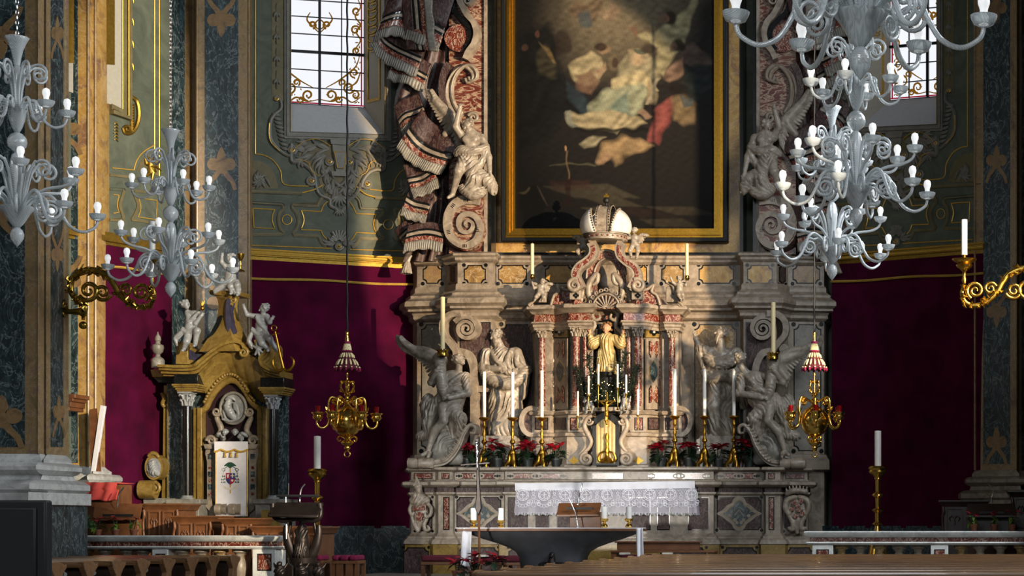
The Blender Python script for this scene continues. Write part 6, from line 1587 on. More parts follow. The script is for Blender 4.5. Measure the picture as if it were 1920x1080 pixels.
# ================================================================ HANGING SANCTUARY LAMPS
def make_lamp():
    s = 28.0/F; Z = lambda y: (857-y)*s
    t = thing('sanctuary_lamp', '', 'lamp', (0, 0, 0), 'hanging brass sanctuary lamps')
    def lz(prof, n=22):
        mb = MB(); pr = [(max(r, .05)*s, Z(y)) for r, y in prof]
        return mb.lathe(pr if pr[0][1] < pr[-1][1] else pr[::-1], (0, 0, 0), n)
    cb = MB(); q = [(math.sin(k*.9)*.004, math.cos(k*.9)*.004, Z(622)+k*.06) for k in range(160)]; cb.tube(q, .014, 6); local('cable', cb, 'iron_black', t)
    local('cap', lz([(2, 621), (3.4, 624), (2.4, 628), (3.6, 634), (4.4, 640)]), 'brass', t)
    local('velvet_ring', lz([(5, 640), (6.6, 642), (5, 645)]), 'velvet_magenta', t)
    b = lz([(4.8, 644), (6, 652), (7, 658)], 16)
    for k in range(16):
        a = k*math.pi/8
        for d in (-1, 1): b.tube([(math.cos(a)*5*s, math.sin(a)*5*s, Z(645)), (math.cos(a+d*.4)*6.6*s, math.sin(a+d*.4)*6.6*s, Z(651)), (math.cos(a)*7.6*s, math.sin(a)*7.6*s, Z(657))], .9*s, 5)
    local('gold_net', b, 'wax_ivory', t)
    local('velvet_ring', lz([(7.4, 656), (10, 659), (7.6, 661)]), 'velvet_magenta', t)
    local('tassel_skirt', lz([(7, 660), (12, 672), (18, 684), (22, 692), (20, 693)], 24), 'velvet_dark', t)
    p = None
    for k in range(14):
        if p is None:
            b = MB()
            for (r0, y0, r1, y1) in ((8, 662, 13, 671), (14, 674, 20, 685)): b.tube([(r0*s, 0, Z(y0)), ((r0+r1)/2*s+.6*s, 0, Z((y0+y1)/2)), (r1*s, 0, Z(y1))], [1.0*s, 1.9*s, 1.6*s], 6)
            p = local('tassel', b, 'wax_ivory', t)
            b = MB(); b.ell((22.6*s, 0, Z(689)), (1.8*s, 1.8*s, 1.6*s), 8, 6); local('tassel_bead', b, 'wax_ivory', p)
            b = MB(); b.lathe([(.2*s, Z(697)), (2.4*s, Z(694)), (2.0*s, Z(690))], (23*s, 0, 0), 8); local('tassel_tip', b, 'velvet_magenta', p)
        else: lcopy(p, t, k*2*math.pi/14)
    local('stem', lz([(1.5, 698), (2.4, 702), (1.4, 706), (1.6, 712), (3, 716), (1.8, 722), (2, 734), (5, 738), (6.4, 741), (3, 744), (3.4, 747), (8, 750), (9, 754), (5, 757), (6, 760), (9, 763)]), 'brass', t)
    local('globe', lz([(9, 763), (17, 767), (24, 776), (27, 788), (25, 801), (18, 812), (9, 818)], 36), 'brass', t)
    local('finial', lz([(9, 817), (6, 820), (5, 824), (10, 827), (12, 830), (8, 834), (4, 837), (6, 840), (4, 843), (1.6, 846)]), 'brass', t)
    b = MB(); b.tube([(math.cos(a)*5.4*s, 0, Z(851.5)+math.sin(a)*5.4*s) for a in np.linspace(0, 2*math.pi, 20)], 1.2*s, 6); local('ring', b, 'brass', t)
    p = None
    for k in range(4):
        if p is None:
            b = MB(); b.tube([(r*s, 0, Z(y)) for r, y in spl([(2, 738), (8, 733), (12, 724), (8, 717)], 5)+spiral(9, 717, 4, 1, 180, 1.2, 12)], [1.6*s, 2.2*s, 1.0*s], 6); b.tube([(r*s, 0, Z(y)) for r, y in spiral(11, 733, 4, 1, 120, 1.2, 12)], [1.6*s, .8*s], 6)
            b.tube([(r*s, 0, Z(y)) for r, y in spl([(6, 822), (13, 818), (17, 822), (15, 828), (12, 825)], 4)], [1.4*s, 2*s, 1*s], 6)
            p = local('scroll_ornament', b, 'brass', t, 60, .5); p['kind'] = 'stuff'
        else: lcopy(p, t, .5+k*math.pi/2)
    p = None
    for k in range(6):
        if p is None:
            b = MB(); b.tube([(r*s, 0, Z(y)) for r, y in spl([(8, 753), (18, 748), (27, 745), (32, 752), (33, 768), (32, 784), (35, 797), (43, 803), (51, 800), (54, 792), (50, 786), (47, 790)], 5)], [2.0*s, 2.2*s, 2.4*s, 1.6*s], 8)
            b.tube([(r*s, 0, Z(y)) for r, y in spiral(22, 754, 6, 1.5, -100, 1.6, 18)], [1.8*s, .9*s], 6)
            for a in (-1, 1): b.tube([(33*s, 0, Z(768)), (37*s, 0, Z(767-2*a)), (38.5*s, 0, Z(763))], [1.2*s, .9*s, .5*s], 5); b.tube([(33*s, 0, Z(768)), (28.5*s, 0, Z(768)), (27*s, 0, Z(764))], [1.2*s, .9*s, .5*s], 5)
            p = local('arm', b, 'brass', t, 60, .3)
            b = MB(); b.lathe([(2*s, Z(790)), (7*s, Z(787)), (10*s, Z(783)), (8*s, Z(780)), (9*s, Z(778)), (12*s, Z(775)), (12*s, Z(774)), (6*s, Z(774))], (52*s, 0, 0), 18); local('pan', b, 'brass', p)
            b = MB(); b.lathe([(3.2*s, Z(775)), (4.2*s, Z(770)), (4.6*s, Z(762)), (4.2*s, Z(762)), (3*s, Z(773))], (52*s, 0, 0), 14); local('votive_glass', b, 'glass_red', p)
        else: lcopy(p, t, .3+k*math.pi/3)
    return t
lm = make_lamp()
lm.location = P(651, 857, 28.0); lm['label'] = 'brass hanging lamp with red tassels left of the altar'
l2 = copy_tree(lm, P(1527, 857, 28.0)); l2.rotation_euler.z = .35; l2['label'] = 'brass hanging lamp with red tassels right of the altar'

# ================================================================ CANDLES
def candle(px, y0, y1, D, w, mat='wax', label='', grp=None, name='candle'):
    b = MB(); b.plathe([(w/2*.3, y0-.6), (w/2*.96, y0), (w/2, y0+1), (w/2, y1)], px, y1, D, 14)
    t = thing(name, label, 'candle', P(px, y1, D), grp); part('wax_shaft', b, M[mat], t, 40)
    k = MB(); k.tube([P(px, y0, D), P(px+.4, y0-2.5, D)], .5*D/F, 5); part('wick', k, M['iron_black'], t)
    return t
ordn = ('first', 'second', 'third')
for i, (x, y0) in enumerate(((908, 697), (961, 698), (1016, 695), (1265, 692), (1321, 692), (1376, 692))):
    y1 = 783 if x < 1100 else 780; D = 30.62; yb = 876.5
    where = ('outermost white candle left of the tabernacle', 'middle white candle of the three left of the tabernacle', 'innermost white candle left of the tabernacle', 'innermost white candle right of the tabernacle', 'middle white candle of the three right of the tabernacle', 'outermost white candle right of the tabernacle')[i]
    candle(x, y0, y1, D, 6.6, label='tall '+where, grp='tall altar candles')
    t = thing('candlestick', 'gilt tripod candlestick under the '+where, 'candlestick', P(x, yb, D), 'gilt altar candlesticks')
    b = MB(); b.plathe([(3, y1-1), (9, y1), (10, y1+2), (7, y1+5), (3, y1+7), (2.4, y1+12), (4, y1+16), (2, y1+20), (2.2, y1+26), (3.6, y1+30), (2.6, y1+36), (2.2, y1+40), (5, y1+44), (5.4, y1+47), (2.6, y1+50), (2.4, y1+56), (3.4, y1+60), (4, y1+64)], x, y1+64, D, 14); part('stem', b, M['gilt'], t, 45)
    b = MB()
    for k in range(3):
        a = -math.pi/2+k*2*math.pi/3+.5; c = P(x, 0, D); s = D/F
        pt = lambda r, y: (c[0]+math.cos(a)*r*s, c[1]+math.sin(a)*r*s, zz(y, D))
        b.tube([pt(1, y1+62), pt(4, y1+70), pt(4.5, y1+80), pt(9, y1+86), pt(13, y1+88), pt(14, yb-1), pt(11, yb-.4)], [3*s, 5*s, 6.4*s, 5*s, 3*s, 2.6*s, 1.4*s], 8)
    b.plathe([(4, y1+60), (7.5, y1+66), (5.5, y1+76), (7, y1+86)], x, y1+86, D, 12)
    part('tripod_foot', b, M['gilt'], t, 50)
for i, (x, y0, y1) in enumerate(((1083.5, 734, 781), (1196, 730, 779), (1103.5, 705, 741), (1122, 683, 722), (1158, 683, 728), (1174, 703, 739))):
    D = 30.35
    wh = ('low at the far left of the gold crucifix', 'low at the far right of the gold crucifix', 'second from left above the crucifix', 'third from left before the child figure', 'fourth from left before the child figure', 'fifth from left above the crucifix')[i]
    t = candle(x, y0, y1, D, 3.8, label='slim white candle '+wh, grp='slim candles round the crucifix')
    b = MB(); b.plathe([(1.2, y1-2), (3, y1-1), (3.2, y1+.6), (1, y1+2), (1, 766 if i > 1 else 800), (3, 769 if i > 1 else 806)], x, 769 if i > 1 else 806, D, 10); part('holder', b, M['brass_dark'], t)
for x, y0, y1, w_, lb in ((998, 457, 520, 6.6, 'ivory candle carried by the putto at upper left of the shrine'), (1288, 457, 522, 6.6, 'ivory candle carried by the putto at upper right of the shrine')):
    t = candle(x, y0, y1-3, 30.65, w_, 'wax_ivory', lb, 'ivory candles'); b = MB(); b.plathe([(3, y1-6), (4.4, y1-4), (4.4, y1-1), (5.4, y1), (3, y1+4)], x, y1+4, 30.65, 14); part('socket', b, M['brass'], t)
for x, y0, y1, lb in ((830, 557, 664, 'thick ivory candle in the torch of the left angel'), (1450, 567, 670, 'thick ivory candle in the torch of the right angel')):
    t = candle(x, y0, y1, 30.25, 8.6, 'wax_ivory', lb, 'ivory candles')
    b = MB(); b.plathe([(10.5, y1+4), (10, y1+3), (9.5, y1-4), (10.8, y1-7), (9.6, y1-7), (8.6, y1-2), (8.6, y1+4)][::-1], x, y1+4, 30.25, 22)
    for k in range(12): a = k*math.pi/6; c = P(x, y1-8, 30.25); s = 30.25/F; b.ell((c[0]+math.cos(a)*10.4*s, c[1]+math.sin(a)*10.4*s, c[2]), (1.6*s,)*3, 6, 5)
    part('gilt_collar', b, M['brass_dark'], t, 40)
def floor_stick(px, D, ytop, ymid, lb, grp):
    t = candle(px, ytop, ymid, D, 12.5, 'wax', 'thick white candle on the '+lb, 'thick floor candles')
    t = thing('floor_candlestick', lb, 'candlestick', P(px, 1095, D), grp)
    b = MB(); y = ymid
    pr = [(4, y-1), (15, y-2), (17, y), (18.5, y+2), (17, y+4), (16, y+6), (17.5, y+9), (15, y+12), (9, y+16), (6, y+20), (7, y+22), (5, y+24), (4.5, y+46), (7, y+48), (10, y+50), (11, y+53), (8, y+56), (5, y+58), (4.5, y+76), (9, y+78), (11.5, y+81), (8, y+84), (5.5, y+86), (5.5, y+102), (9, y+104), (11, y+107), (6, y+110)]
    b.plathe(pr, px, y+110, D, 22); part('stem', b, M['brass'], t, 40)
    b = MB(); b.plathe([(6, y+109), (7, y+120), (12, y+140), (16, y+150), (22, 1060), (24, 1075), (30, 1090), (30, 1096)], px, 1096, D, 22); part('foot', b, M['brass'], t, 40)
floor_stick(595, 29.0, 818, 881, 'tall brass floor candlestick behind the bronze ambo', 'brass floor candlesticks'); floor_stick(1646, 29.0, 808, 876, 'tall brass floor candlestick right of the altar', 'brass floor candlesticks')

# ================================================================ BRASS WALL BRACKETS
def bracket(X, D, label, pillar, yo=0):
    t = thing('wall_bracket', label, 'candle bracket', P(X(120), 578+yo, D), 'brass candle brackets'); m = front(D)
    rnd = random.Random(11)
    def tb(name, pts, r, n=8): b = MB(); b.ptube([(X(p[0]), p[1]+yo, p[2] if len(p) > 2 else 0) for p in pts], m, r, n, .0); part(name, b, M['brass_dark'], t, 60)
    main = spl([(158, 592), (160, 574), (146, 564), (134, 548), (134, 526), (150, 511), (176, 507), (200, 516), (214, 534), (224, 552), (242, 568), (264, 576), (282, 570), (289, 552), (284, 536)], 6)
    tb('main_scroll', main, [4, 5, 6, 7, 6, 6, 5, 4.5, 4])
    tb('curl', spiral(166, 545, 20, 3, 150, -1.6, 30), [4.5, 4, 2]); tb('curl', spiral(192, 548, 16, 3, 20, 1.6, 30), [4, 3.6, 2]); tb('curl', spiral(264, 548, 17, 3, 60, -1.7, 30), [4, 3.5, 2]); tb('curl', spiral(236, 544, 12, 2, 200, 1.5, 26), [3.5, 3, 1.5])
    tb('stem', [(112, 582, -8), (130, 584, -4), (150, 584), (158, 590)], [4, 5, 7, 6]); tb('handle', [(156, 586), (156, 600)], [4, 3]); b = MB(); b.ell(P(X(156), 610+yo, D), (7.5*D/F,)*3, 14, 10); part('knob', b, M['brass_dark'], t, 60)
    b = MB()
    for k in range(60):
        i = rnd.randrange(3, len(main)-3); x, y = main[i]; a = rnd.uniform(0, 6.28); l = rnd.uniform(7, 15)
        b.ptube([(X(x), y+yo, 3), (X(x+math.cos(a)*l*.6), y+yo+math.sin(a)*l*.6, 6), (X(x+math.cos(a+.6)*l), y+yo+math.sin(a+.6)*l, 3)], m, [1.5, 3.2, .8], 5)
    part('leafwork', b, M['brass_dark'], t, 60)
    b = MB()
    for k in range(12):
        a = k*math.pi/6; b.ptube([(X(112), 578+yo, -10), (X(112+8*math.cos(a)), 578+yo+10*math.sin(a), -6), (X(110+13*math.cos(a)), 578+yo+20*math.sin(a), -10)], m, [2, 3, 1], 6)
    part('wall_rosette', b, M['brass_dark'], t, 60)
    b = MB(); b.plathe([(2, 538+yo), (5, 528+yo), (3, 520+yo), (4, 512+yo), (8, 508+yo), (14, 504+yo), (16, 500+yo), (12, 498+yo), (22, 492+yo), (24, 489+yo), (6, 489+yo), (3, 484+yo), (5, 480+yo)], X(285), 538+yo, D, 20); part('drip_pan', b, M['brass_dark'], t, 40)
    candle(X(285), 415+yo, 481+yo, D, 11.5, 'wax', 'thick white candle on the '+label, 'thick bracket candles')
bracket(lambda x: x, 23.9, 'brass scroll bracket on the left marble pillar', 0)
bracket(lambda x: 2093-x, 24.4, 'brass scroll bracket reaching in from the right edge', 0, -3)

# ================================================================ PLANTS
def leafmesh(name, L, W, mat, droop=.3, lobes=0):
    b = MB(); n = 6; vs = []
    for i in range(n+1):
        t = i/n; w_ = W*math.sin(math.pi*min(1, t*1.0))**.8*(1-.25*t)*(1+lobes*.25*math.cos(t*18)) if 0 < t < 1 else .002
        z = L*.35*t-droop*L*t*t
        vs += [(L*t, -w_, z+.18*w_), (L*t, 0, z-.1*w_), (L*t, w_, z+.18*w_)]
    fs = []
    for i in range(n):
        for j in (0, 1): fs.append((3*i+j, 3*i+3+j, 3*i+4+j, 3*i+1+j))
    b.add(vs, fs); return mesh_of(b, name, M[mat], 60)
BR = leafmesh('bract', .15, .036, 'bract_red', .35, 1); LV = leafmesh('leaf', .16, .045, 'leaf_green', .5, 1); LB = leafmesh('leaf', .12, .034, 'leaf_bright', .8, 1)
pm = MB(); pm.lathe([(.05, 0), (.068, .1), (.074, .1), (.074, .12), (.06, .12)], (0, 0, 0), 16); POTD = mesh_of(pm, 'pot', M['pot_dark'], 40); POTT = mesh_of(pm, 'pot', M['terracotta'], 40)
def poinsettia(loc, label, sc=1.0, seed=0, grp=None, pot=None, leaf=None, nb=16, nl=12, stem=.14):
    t = thing('poinsettia', label, 'plant', loc, grp); t.scale = (sc,)*3; rnd = random.Random(seed)
    def add(nm, me, p, rz, ry, s_):
        o = bpy.data.objects.new(nm, me); col.objects.link(o); o.parent = t; o.location = p; o.rotation_euler = (rnd.uniform(-.3, .3), ry, rz); o.scale = (s_,)*3; return o
    add('pot', pot or POTD, (0, 0, 0), 0, 0, 1).rotation_euler = (0, 0, 0)
    b = MB()
    heads = [(rnd.uniform(-.09, .09), rnd.uniform(-.06, .06), stem+.1+rnd.uniform(0, .09)) for _ in range(3)]
    for hx, hy, hz in heads: b.tube([(0, 0, .1), (hx*.5, hy*.5, hz*.6), (hx, hy, hz)], .006, 5)
    o = bpy.data.objects.new('stems', mesh_of(b, 'stems', M['leaf_green'], 50)); col.objects.link(o); o.parent = t
    for k in range(nb):
        h_ = heads[k % 3]; add('bract', BR, h_, k*2.4+seed, rnd.uniform(-.5, .35), rnd.uniform(.7, 1.15))
    for k in range(nl):
        h_ = heads[k % 3]; add('leaf', leaf or LV, (h_[0]*.6, h_[1]*.6, h_[2]*rnd.uniform(.45, .85)), k*2.1+seed, rnd.uniform(-.1, .6), rnd.uniform(.8, 1.3))
    return t
for i, (x, lb) in enumerate(((877, 'behind the processional cross at the left altar end'), (933, 'between the first and second gilt candlesticks'), (990, 'between the second and third gilt candlesticks'), (1043, 'just left of the tabernacle door'), (1240, 'just right of the tabernacle door'), (1292, 'between the fourth and fifth gilt candlesticks'), (1347, 'between the fifth and sixth gilt candlesticks'), (1404, 'at the right altar end'))):
    poinsettia(P(x, 876.5, 30.62), 'red poinsettia in a dark pot '+lb, 1.22+.06*((i*7) % 3), i*3+1, 'altar poinsettias', None, None, 30, 20)
# fir branches with tiny lights behind the slim candles
rndf = random.Random(6)
firs = (((1100, 745), (1082, 690), 'left upright'), ((1112, 750), (1090, 715), 'low left'), ((1120, 748), (1104, 668), 'tall inner left'), ((1178, 745), (1196, 690), 'right upright'), ((1166, 750), (1190, 718), 'low right'), ((1158, 748), (1174, 664), 'tall inner right'), ((1138, 752), (1120, 710), 'centre left'), ((1140, 752), (1160, 712), 'centre right'), ((1138, 756), (1096, 742), 'spreading left'), ((1140, 756), (1188, 742), 'spreading right'))
for i, (a, e, lb) in enumerate(firs):
    m = front(30.56-.02*(i % 3)); t = thing('fir_branch', 'dark fir branch, %s, before the child figure' % lb, 'branch', m(*a), 'fir branches behind the crucifix')
    b = MB(); q = spl([a, ((a[0]+e[0])/2+rndf.uniform(-4, 4), (a[1]+e[1])/2), e], 8); b.ptube(q, m, [1.4, .6], 5, .05); part('twig', b, M['wood_dark'], t)
    b = MB()
    for x, y in q[2:]:
        for k in range(12):
            an = rndf.uniform(0, 6.28); l = rndf.uniform(6, 13); b.ptube([(x, y, 2), (x+math.cos(an)*l, y+math.sin(an)*l*.8-2, 2+rndf.uniform(-5, 6))], m, [.9, .35], 3, .05)
    tag(part('needles', b, M['fir_green'], t, None), kind='stuff')
b = MB()
for k in range(46):
    x = rndf.gauss(1139, 26); y = rndf.uniform(690, 752) if abs(x-1139) > 12 else rndf.uniform(715, 755)
    b.ell(P(x, y, 30.46+rndf.uniform(-.03, .05)), (.0085,)*3, 6, 4)
o = part('light_string', b, M['tree_light']); tag(o, 'string of tiny warm lights in the fir branches', 'light string', kind='stuff')
# gold altar crucifix
t = thing('altar_crucifix', 'gold crucifix standing before the tabernacle door', 'crucifix', P(1138, 800, 30.28))
m = front(30.28); b = MB(); b.slab(band([(1138, 735), (1138, 800)], 3.4), m, -.02, .02); b.slab(band([(1122, 752), (1154, 752)], 3.2), m, -.02, .02); part('cross_beam', b, M['brass_dark'], t, bevel=.004)
g = Fig(3); g.head((1138, 755, 5), 3.4, -20, -20, 8); g.C((1138, 760, 4), (1138, 772, 4), 3.6, 3, 2); g.C((1135, 760, 4), (1123, 751, 4), 1.8, 1.3, 1.5); g.C((1141, 760, 4), (1153, 751, 4), 1.8, 1.3, 1.5); g.C((1138, 773, 4), (1138, 778, 5), 4, 3.4, 2, (40, 2.5, .5)); g.C((1137, 778, 5), (1136.5, 788, 6), 2.4, 2, 1.5); g.C((1139, 778, 5), (1139, 796, 4), 2.4, 1.4, 1.5); g.C((1136.5, 788, 6), (1138, 796, 4), 1.9, 1.3, 1.5)
carve('corpus', g, 30.28, 'gilt', t, .7)

# ================================================================ LACE ALTAR CLOTH
net, nt, bs = newmat('lace_net'); bs.inputs['Base Color'].default_value = (*hexc('#d9d5e2'), 1); bs.inputs['Roughness'].default_value = .9; bs.inputs['Alpha'].default_value = .45
t = thing('altar_cloth', 'white lace-edged cloth hanging over the front of the high altar', 'altar cloth', P(1135, 905, 29.8))
ml = front(29.84)
def wv(x): return .012*math.sin(x*.11)+.008*math.sin(x*.29+1)
b = MB(); b.grid(lambda u, v: ml(966+337*u, 904+2*math.cos(u*3)-0+14*v, .02+wv(966+337*u)*v), 90, 4); b.grid(lambda u, v: (ml(966+337*u, 903, 0)[0], 29.83+.4*v, ml(966, 903.5, 0)[2]+.004), 30, 2); o = part('linen', b, M['cloth_white'], t, 60)
b = MB(); b.grid(lambda u, v: ml(968+335*u-4*v*(1-2*u), 917+45*v, .018+wv(968+335*u)*(.6+.6*v)), 120, 8); part('lace', b, net, t, 60)
b = MB(); mo_ = lambda px, py, h=0: ml(px, py, h+wv(px)*1.1+.024)
mo_.s = ml.s
for k in range(9):
    cx = 981+39.5*k; cy = 928
    if cx > 1300: break
    for r in (11, 8): b.ptube(circ(cx, cy, r, 20, r*1.0)+[(cx+r, cy)], mo_, .75, 4)
    for j in range(10): a = j*.628; b.ptube([(cx+8*math.cos(a), cy+8*math.sin(a)), (cx+11*math.cos(a+.35), cy+11*math.sin(a+.35))], mo_, .6, 4)
    b.ptube([(cx-5, cy), (cx+5, cy)], mo_, 1, 4); b.ptube([(cx, cy-6), (cx, cy+6)], mo_, 1, 4)
    for j in range(7):
        a = math.pi*(j/6); b.ptube(circ(cx+11*math.cos(a), cy+13+8*math.sin(a), 3, 8)+[(cx+11*math.cos(a)+3, cy+13+8*math.sin(a))], mo_, .55, 4)
    if cx+20 < 1296:
        for dx, dy, r in ((0, 4, 3.5), (-5, 12, 3.6), (5, 12, 3.6), (0, 19, 4), (-9, 18, 3), (9, 18, 3), (0, -3, 2.4)): b.ptube(circ(cx+20+dx, cy+dy, r, 10)+[(cx+20+dx+r, cy+dy)], mo_, .6, 4)
for k in range(68): b.ptube([(966+5*k, 918), (968.5+5*k, 922), (971+5*k, 918)], mo_, .6, 4)
part('lace_motif', b, M['cloth_white'], t, 60)
b = MB()
for k in range(120):
    x = 967+2.8*k; b.ptube([(x, 961), (x+.6, 965.5+1.2*math.sin(k*1.3))], mo_, .7, 4)
tag(part('fringe', b, M['cloth_white'], t, 60), kind='stuff')
for s_, x0 in ((-1, 968), (1, 1302)):
    b = MB()
    b.grid(lambda u, v: ml(x0+s_*(-3+10*u*(.4+.6*v))*.9+s_*2*v, 906+60*v, .02-.16*u+.015*math.sin(u*9+v*2)), 10, 10)
    part('corner_fold', b, net, t, 60)
# ================================================================ BISHOP'S THRONE
plain('plum_panel', '#2a161d', .5); plain('heraldic_red', '#a01326', .7); plain('heraldic_blue', '#223a86', .7); plain('heraldic_green', '#1d4a34', .8); 
thr = thing('bishop_throne', 'ochre and dark green marble throne canopy beside the left pilaster', 'throne', P(420, 990, 29.4))
mt = front(29.4)
def tp(name, pts, mat, h0, h1, bev=None, sm=35): part(name, MB().slab(pts, mt, h0, h1), M[mat], thr, sm, bev)
def tt(name, pts, r, mat, h=.0, n=8): b = MB(); b.ptube(pts, mt, r, n, h); part(name, b, M[mat], thr, 60)
tp('back_slab', [(300, 715), (524, 715), (524, 1010), (300, 1010)], 'marble_green', -.42, -.25)
tp('side_wing', [(292, 720), (330, 720), (330, 1000), (286, 1000), (290, 860)], 'ochre_stone', -.36, -.3)
for y0, y1 in ((740, 800), (815, 865), (880, 930)): tp('dark_inlay', [(312, y0), (328, y0), (328, y1), (312, y1)], 'marble_green', -.3, -.28)
tt('side_moulding', [(302, 735), (302, 940)], 4, 'ochre_stone', -.28); tt('side_scroll', spl([(290, 735), (296, 745), (292, 755), (296, 762)], 4), [3, 5, 4, 3], 'ochre_stone', -.25)
tp('plum_niche', spl([(376, 940), (376, 780), (384, 760), (400, 735), (428, 715), (452, 735), (470, 758), (484, 775), (484, 940)], 3)+[(484, 1000), (376, 1000)], 'plum_panel', -.25, -.2)
for x0, x1 in ((358, 367), (367, 376), (480, 488), (488, 496)): tp('jamb_strip', [(x0, 764), (x1, 764), (x1, 938), (x0, 938)], 'ochre_stone', -.25, -.08 if x0 in (358, 488) else -.04, .01)
ar_ = spl([(368, 772), (380, 764), (388, 748), (400, 730), (414, 717), (428, 712), (442, 717), (456, 734), (466, 752), (478, 764), (490, 768)], 6)
tt('niche_arch', ar_, [6, 6.5, 6.5, 6], 'ochre_stone', -.12); tt('niche_arch_bead', [(x, y-9) for x, y in ar_[8:-10]], 3.2, 'ochre_stone', -.1)
for i in range(len(ar_[8:-10])):
    if i % 2 == 0: pass
b = MB()
for i, (x, y) in enumerate(ar_[6:-8:2]): b.ell(mt(x, y-11, -.06), (.028, .028, .028), 8, 6)
part('arch_beads', b, M['ochre_stone'], thr, 60)
for x, ys in ((351, 735), (512, 741)):
    column(thr, x, 29.25, ys, ys+27, 938, 8.6, 'marble_black', 'putto_marble', 22)
    y = ys
    b = MB(); c = P(x+4, y, 29.25); s = 29.25/F
    for w_, ya, yb in ((25, y-14, y-10), (23, y-10, y-7), (20, y-7, y-3), (18, y-3, y)): b.box(c[0]-w_*s, c[0]+w_*s, c[1]-w_*s*.8, c[1]+.3, zz(yb, 29.25), zz(ya, 29.25))
    part('entablature_block', b, M['ochre_stone'], thr, bevel=.006)
    b = MB(); b.box(c[0]-22*s, c[0]+22*s, c[1]-16*s, c[1]+.3, zz(y-14, 29.25), zz(y-32, 29.25)); part('frieze_block', b, M['marble_black'], thr, bevel=.006)
    b = MB(); b.box(c[0]-30*s, c[0]+26*s, c[1]-20*s, c[1]+.3, zz(1000, 29.25), zz(940, 29.25)); b.box(c[0]-34*s, c[0]+30*s, c[1]-24*s, c[1]+.3, zz(945, 29.25), zz(936, 29.25)); part('column_plinth', b, M['stone_grey'], thr, bevel=.01)
    b = MB(); b.rect(x-20, 956, x+14, 990, front(29.0), 0, .05); part('plinth_panel', b, M['ochre_stone'], thr)
# broken arched cornice, swept forward over the seat
pl = spl([(312, 695), (372, 696), (390, 686), (410, 670), (430, 657), (452, 650), (468, 654), (472, 662)], 6)
prr = spl([(536, 706), (520, 702), (506, 694), (502, 680), (512, 668), (514, 656), (504, 648), (492, 650)], 6)
for nm, pt in (('cornice', pl), ('cornice', prr)):
    b = MB()
    for dy, w_, hh in ((0, 5, .34), (5, 5, .28), (10, 6, .2), (15, 4, .12)):
        b.slab(band([(x, y+dy-6) for x, y in pt], w_), mt, -.3, hh)
    part(nm, b, M['ochre_stone'], thr, 30)
tp('cornice_return', [(276, 692), (316, 690), (316, 706), (280, 706)], 'ochre_stone', -.5, -.1, .01); tp('cornice_return', [(280, 706), (316, 706), (316, 716), (290, 716)], 'marble_black', -.5, -.15)
b = MB()
def soff(u, v):
    x = 382+134*u; top = np.interp(x, [382, 410, 440, 470, 500, 516], [704, 676, 658, 662, 680, 704]); bot = np.interp(x, [382, 400, 428, 456, 480, 516], [752, 728, 706, 728, 752, 760])
    return mt(x, top+(bot-top)*v, .22-.42*v+.012*abs(math.sin(u*22)))
b.grid(soff, 80, 12); part('fluted_soffit', b, M['ochre_stone'], thr, 60)
tt('cornice_curl', spiral(470, 664, 9, 2, -90, 1.5, 22), [3.5, 2], 'ochre_stone', .3); g = Fig(4)
for k in range(7): a = math.radians(-150+k*45); g.C((485, 655, 4), (485+10*math.cos(a), 655+12*math.sin(a), 4), 3, 2, 1.2)
carve('acanthus_boss', g, 29.1, 'putto_marble', thr, 1.0)
# concave attic pedestal
b = MB(); n_s = 14
secs = [(548, 28), (552, 28), (556, 24), (562, 20), (574, 18), (590, 19), (605, 23), (620, 30), (635, 39), (650, 50), (662, 58)]
vs = []; cx_ = 426
for y, w_ in secs:
    for dx, dh in ((-1, -.25), (-.72, .0), (.55, .12), (1, -.1)): vs.append(mt(cx_+dx*w_, y, dh+w_*.004))
b.add(vs, [(4*i+j, 4*i+j+1, 4*i+5+j, 4*i+4+j) for i in range(len(secs)-1) for j in range(3)]+[(0, 1, 2, 3)]); part('attic_pedestal', b, M['ochre_stone'], thr, 20)
tp('attic_cap', [(398, 546), (456, 548), (454, 556), (402, 555)], 'ochre_stone', -.3, .17, .01)
tp('attic_inlay', spl([(436, 566), (443, 566), (441, 586), (446, 610), (452, 628), (438, 626), (434, 600)], 3, True), 'blue_marble', .05, .235)
tp('attic_inlay', spl([(418, 596), (424, 596), (416, 616), (404, 634), (392, 646), (386, 644), (402, 626)], 3, True), 'marble_black', .0, .16)
tt('attic_volute', spiral(446, 566, 8, 2, 90, 1.5, 20), [3, 1.6], 'ochre_stone', .2)
tp('putto_block', [(336, 642), (356, 642), (358, 684), (334, 684)], 'ochre_stone', -.3, .1, .01); tp('putto_block', [(356, 650), (384, 662), (380, 684), (358, 684)], 'ochre_stone', -.3, .06); tp('block_inlay', [(358, 656), (380, 666), (374, 678), (358, 674)], 'blue_marble', .06, .075)
tp('attic_wall', [(330, 684), (366, 688), (400, 664), (440, 642), (480, 642), (510, 650), (516, 690), (520, 716), (330, 716)], 'ochre_stone', -.4, -.1)
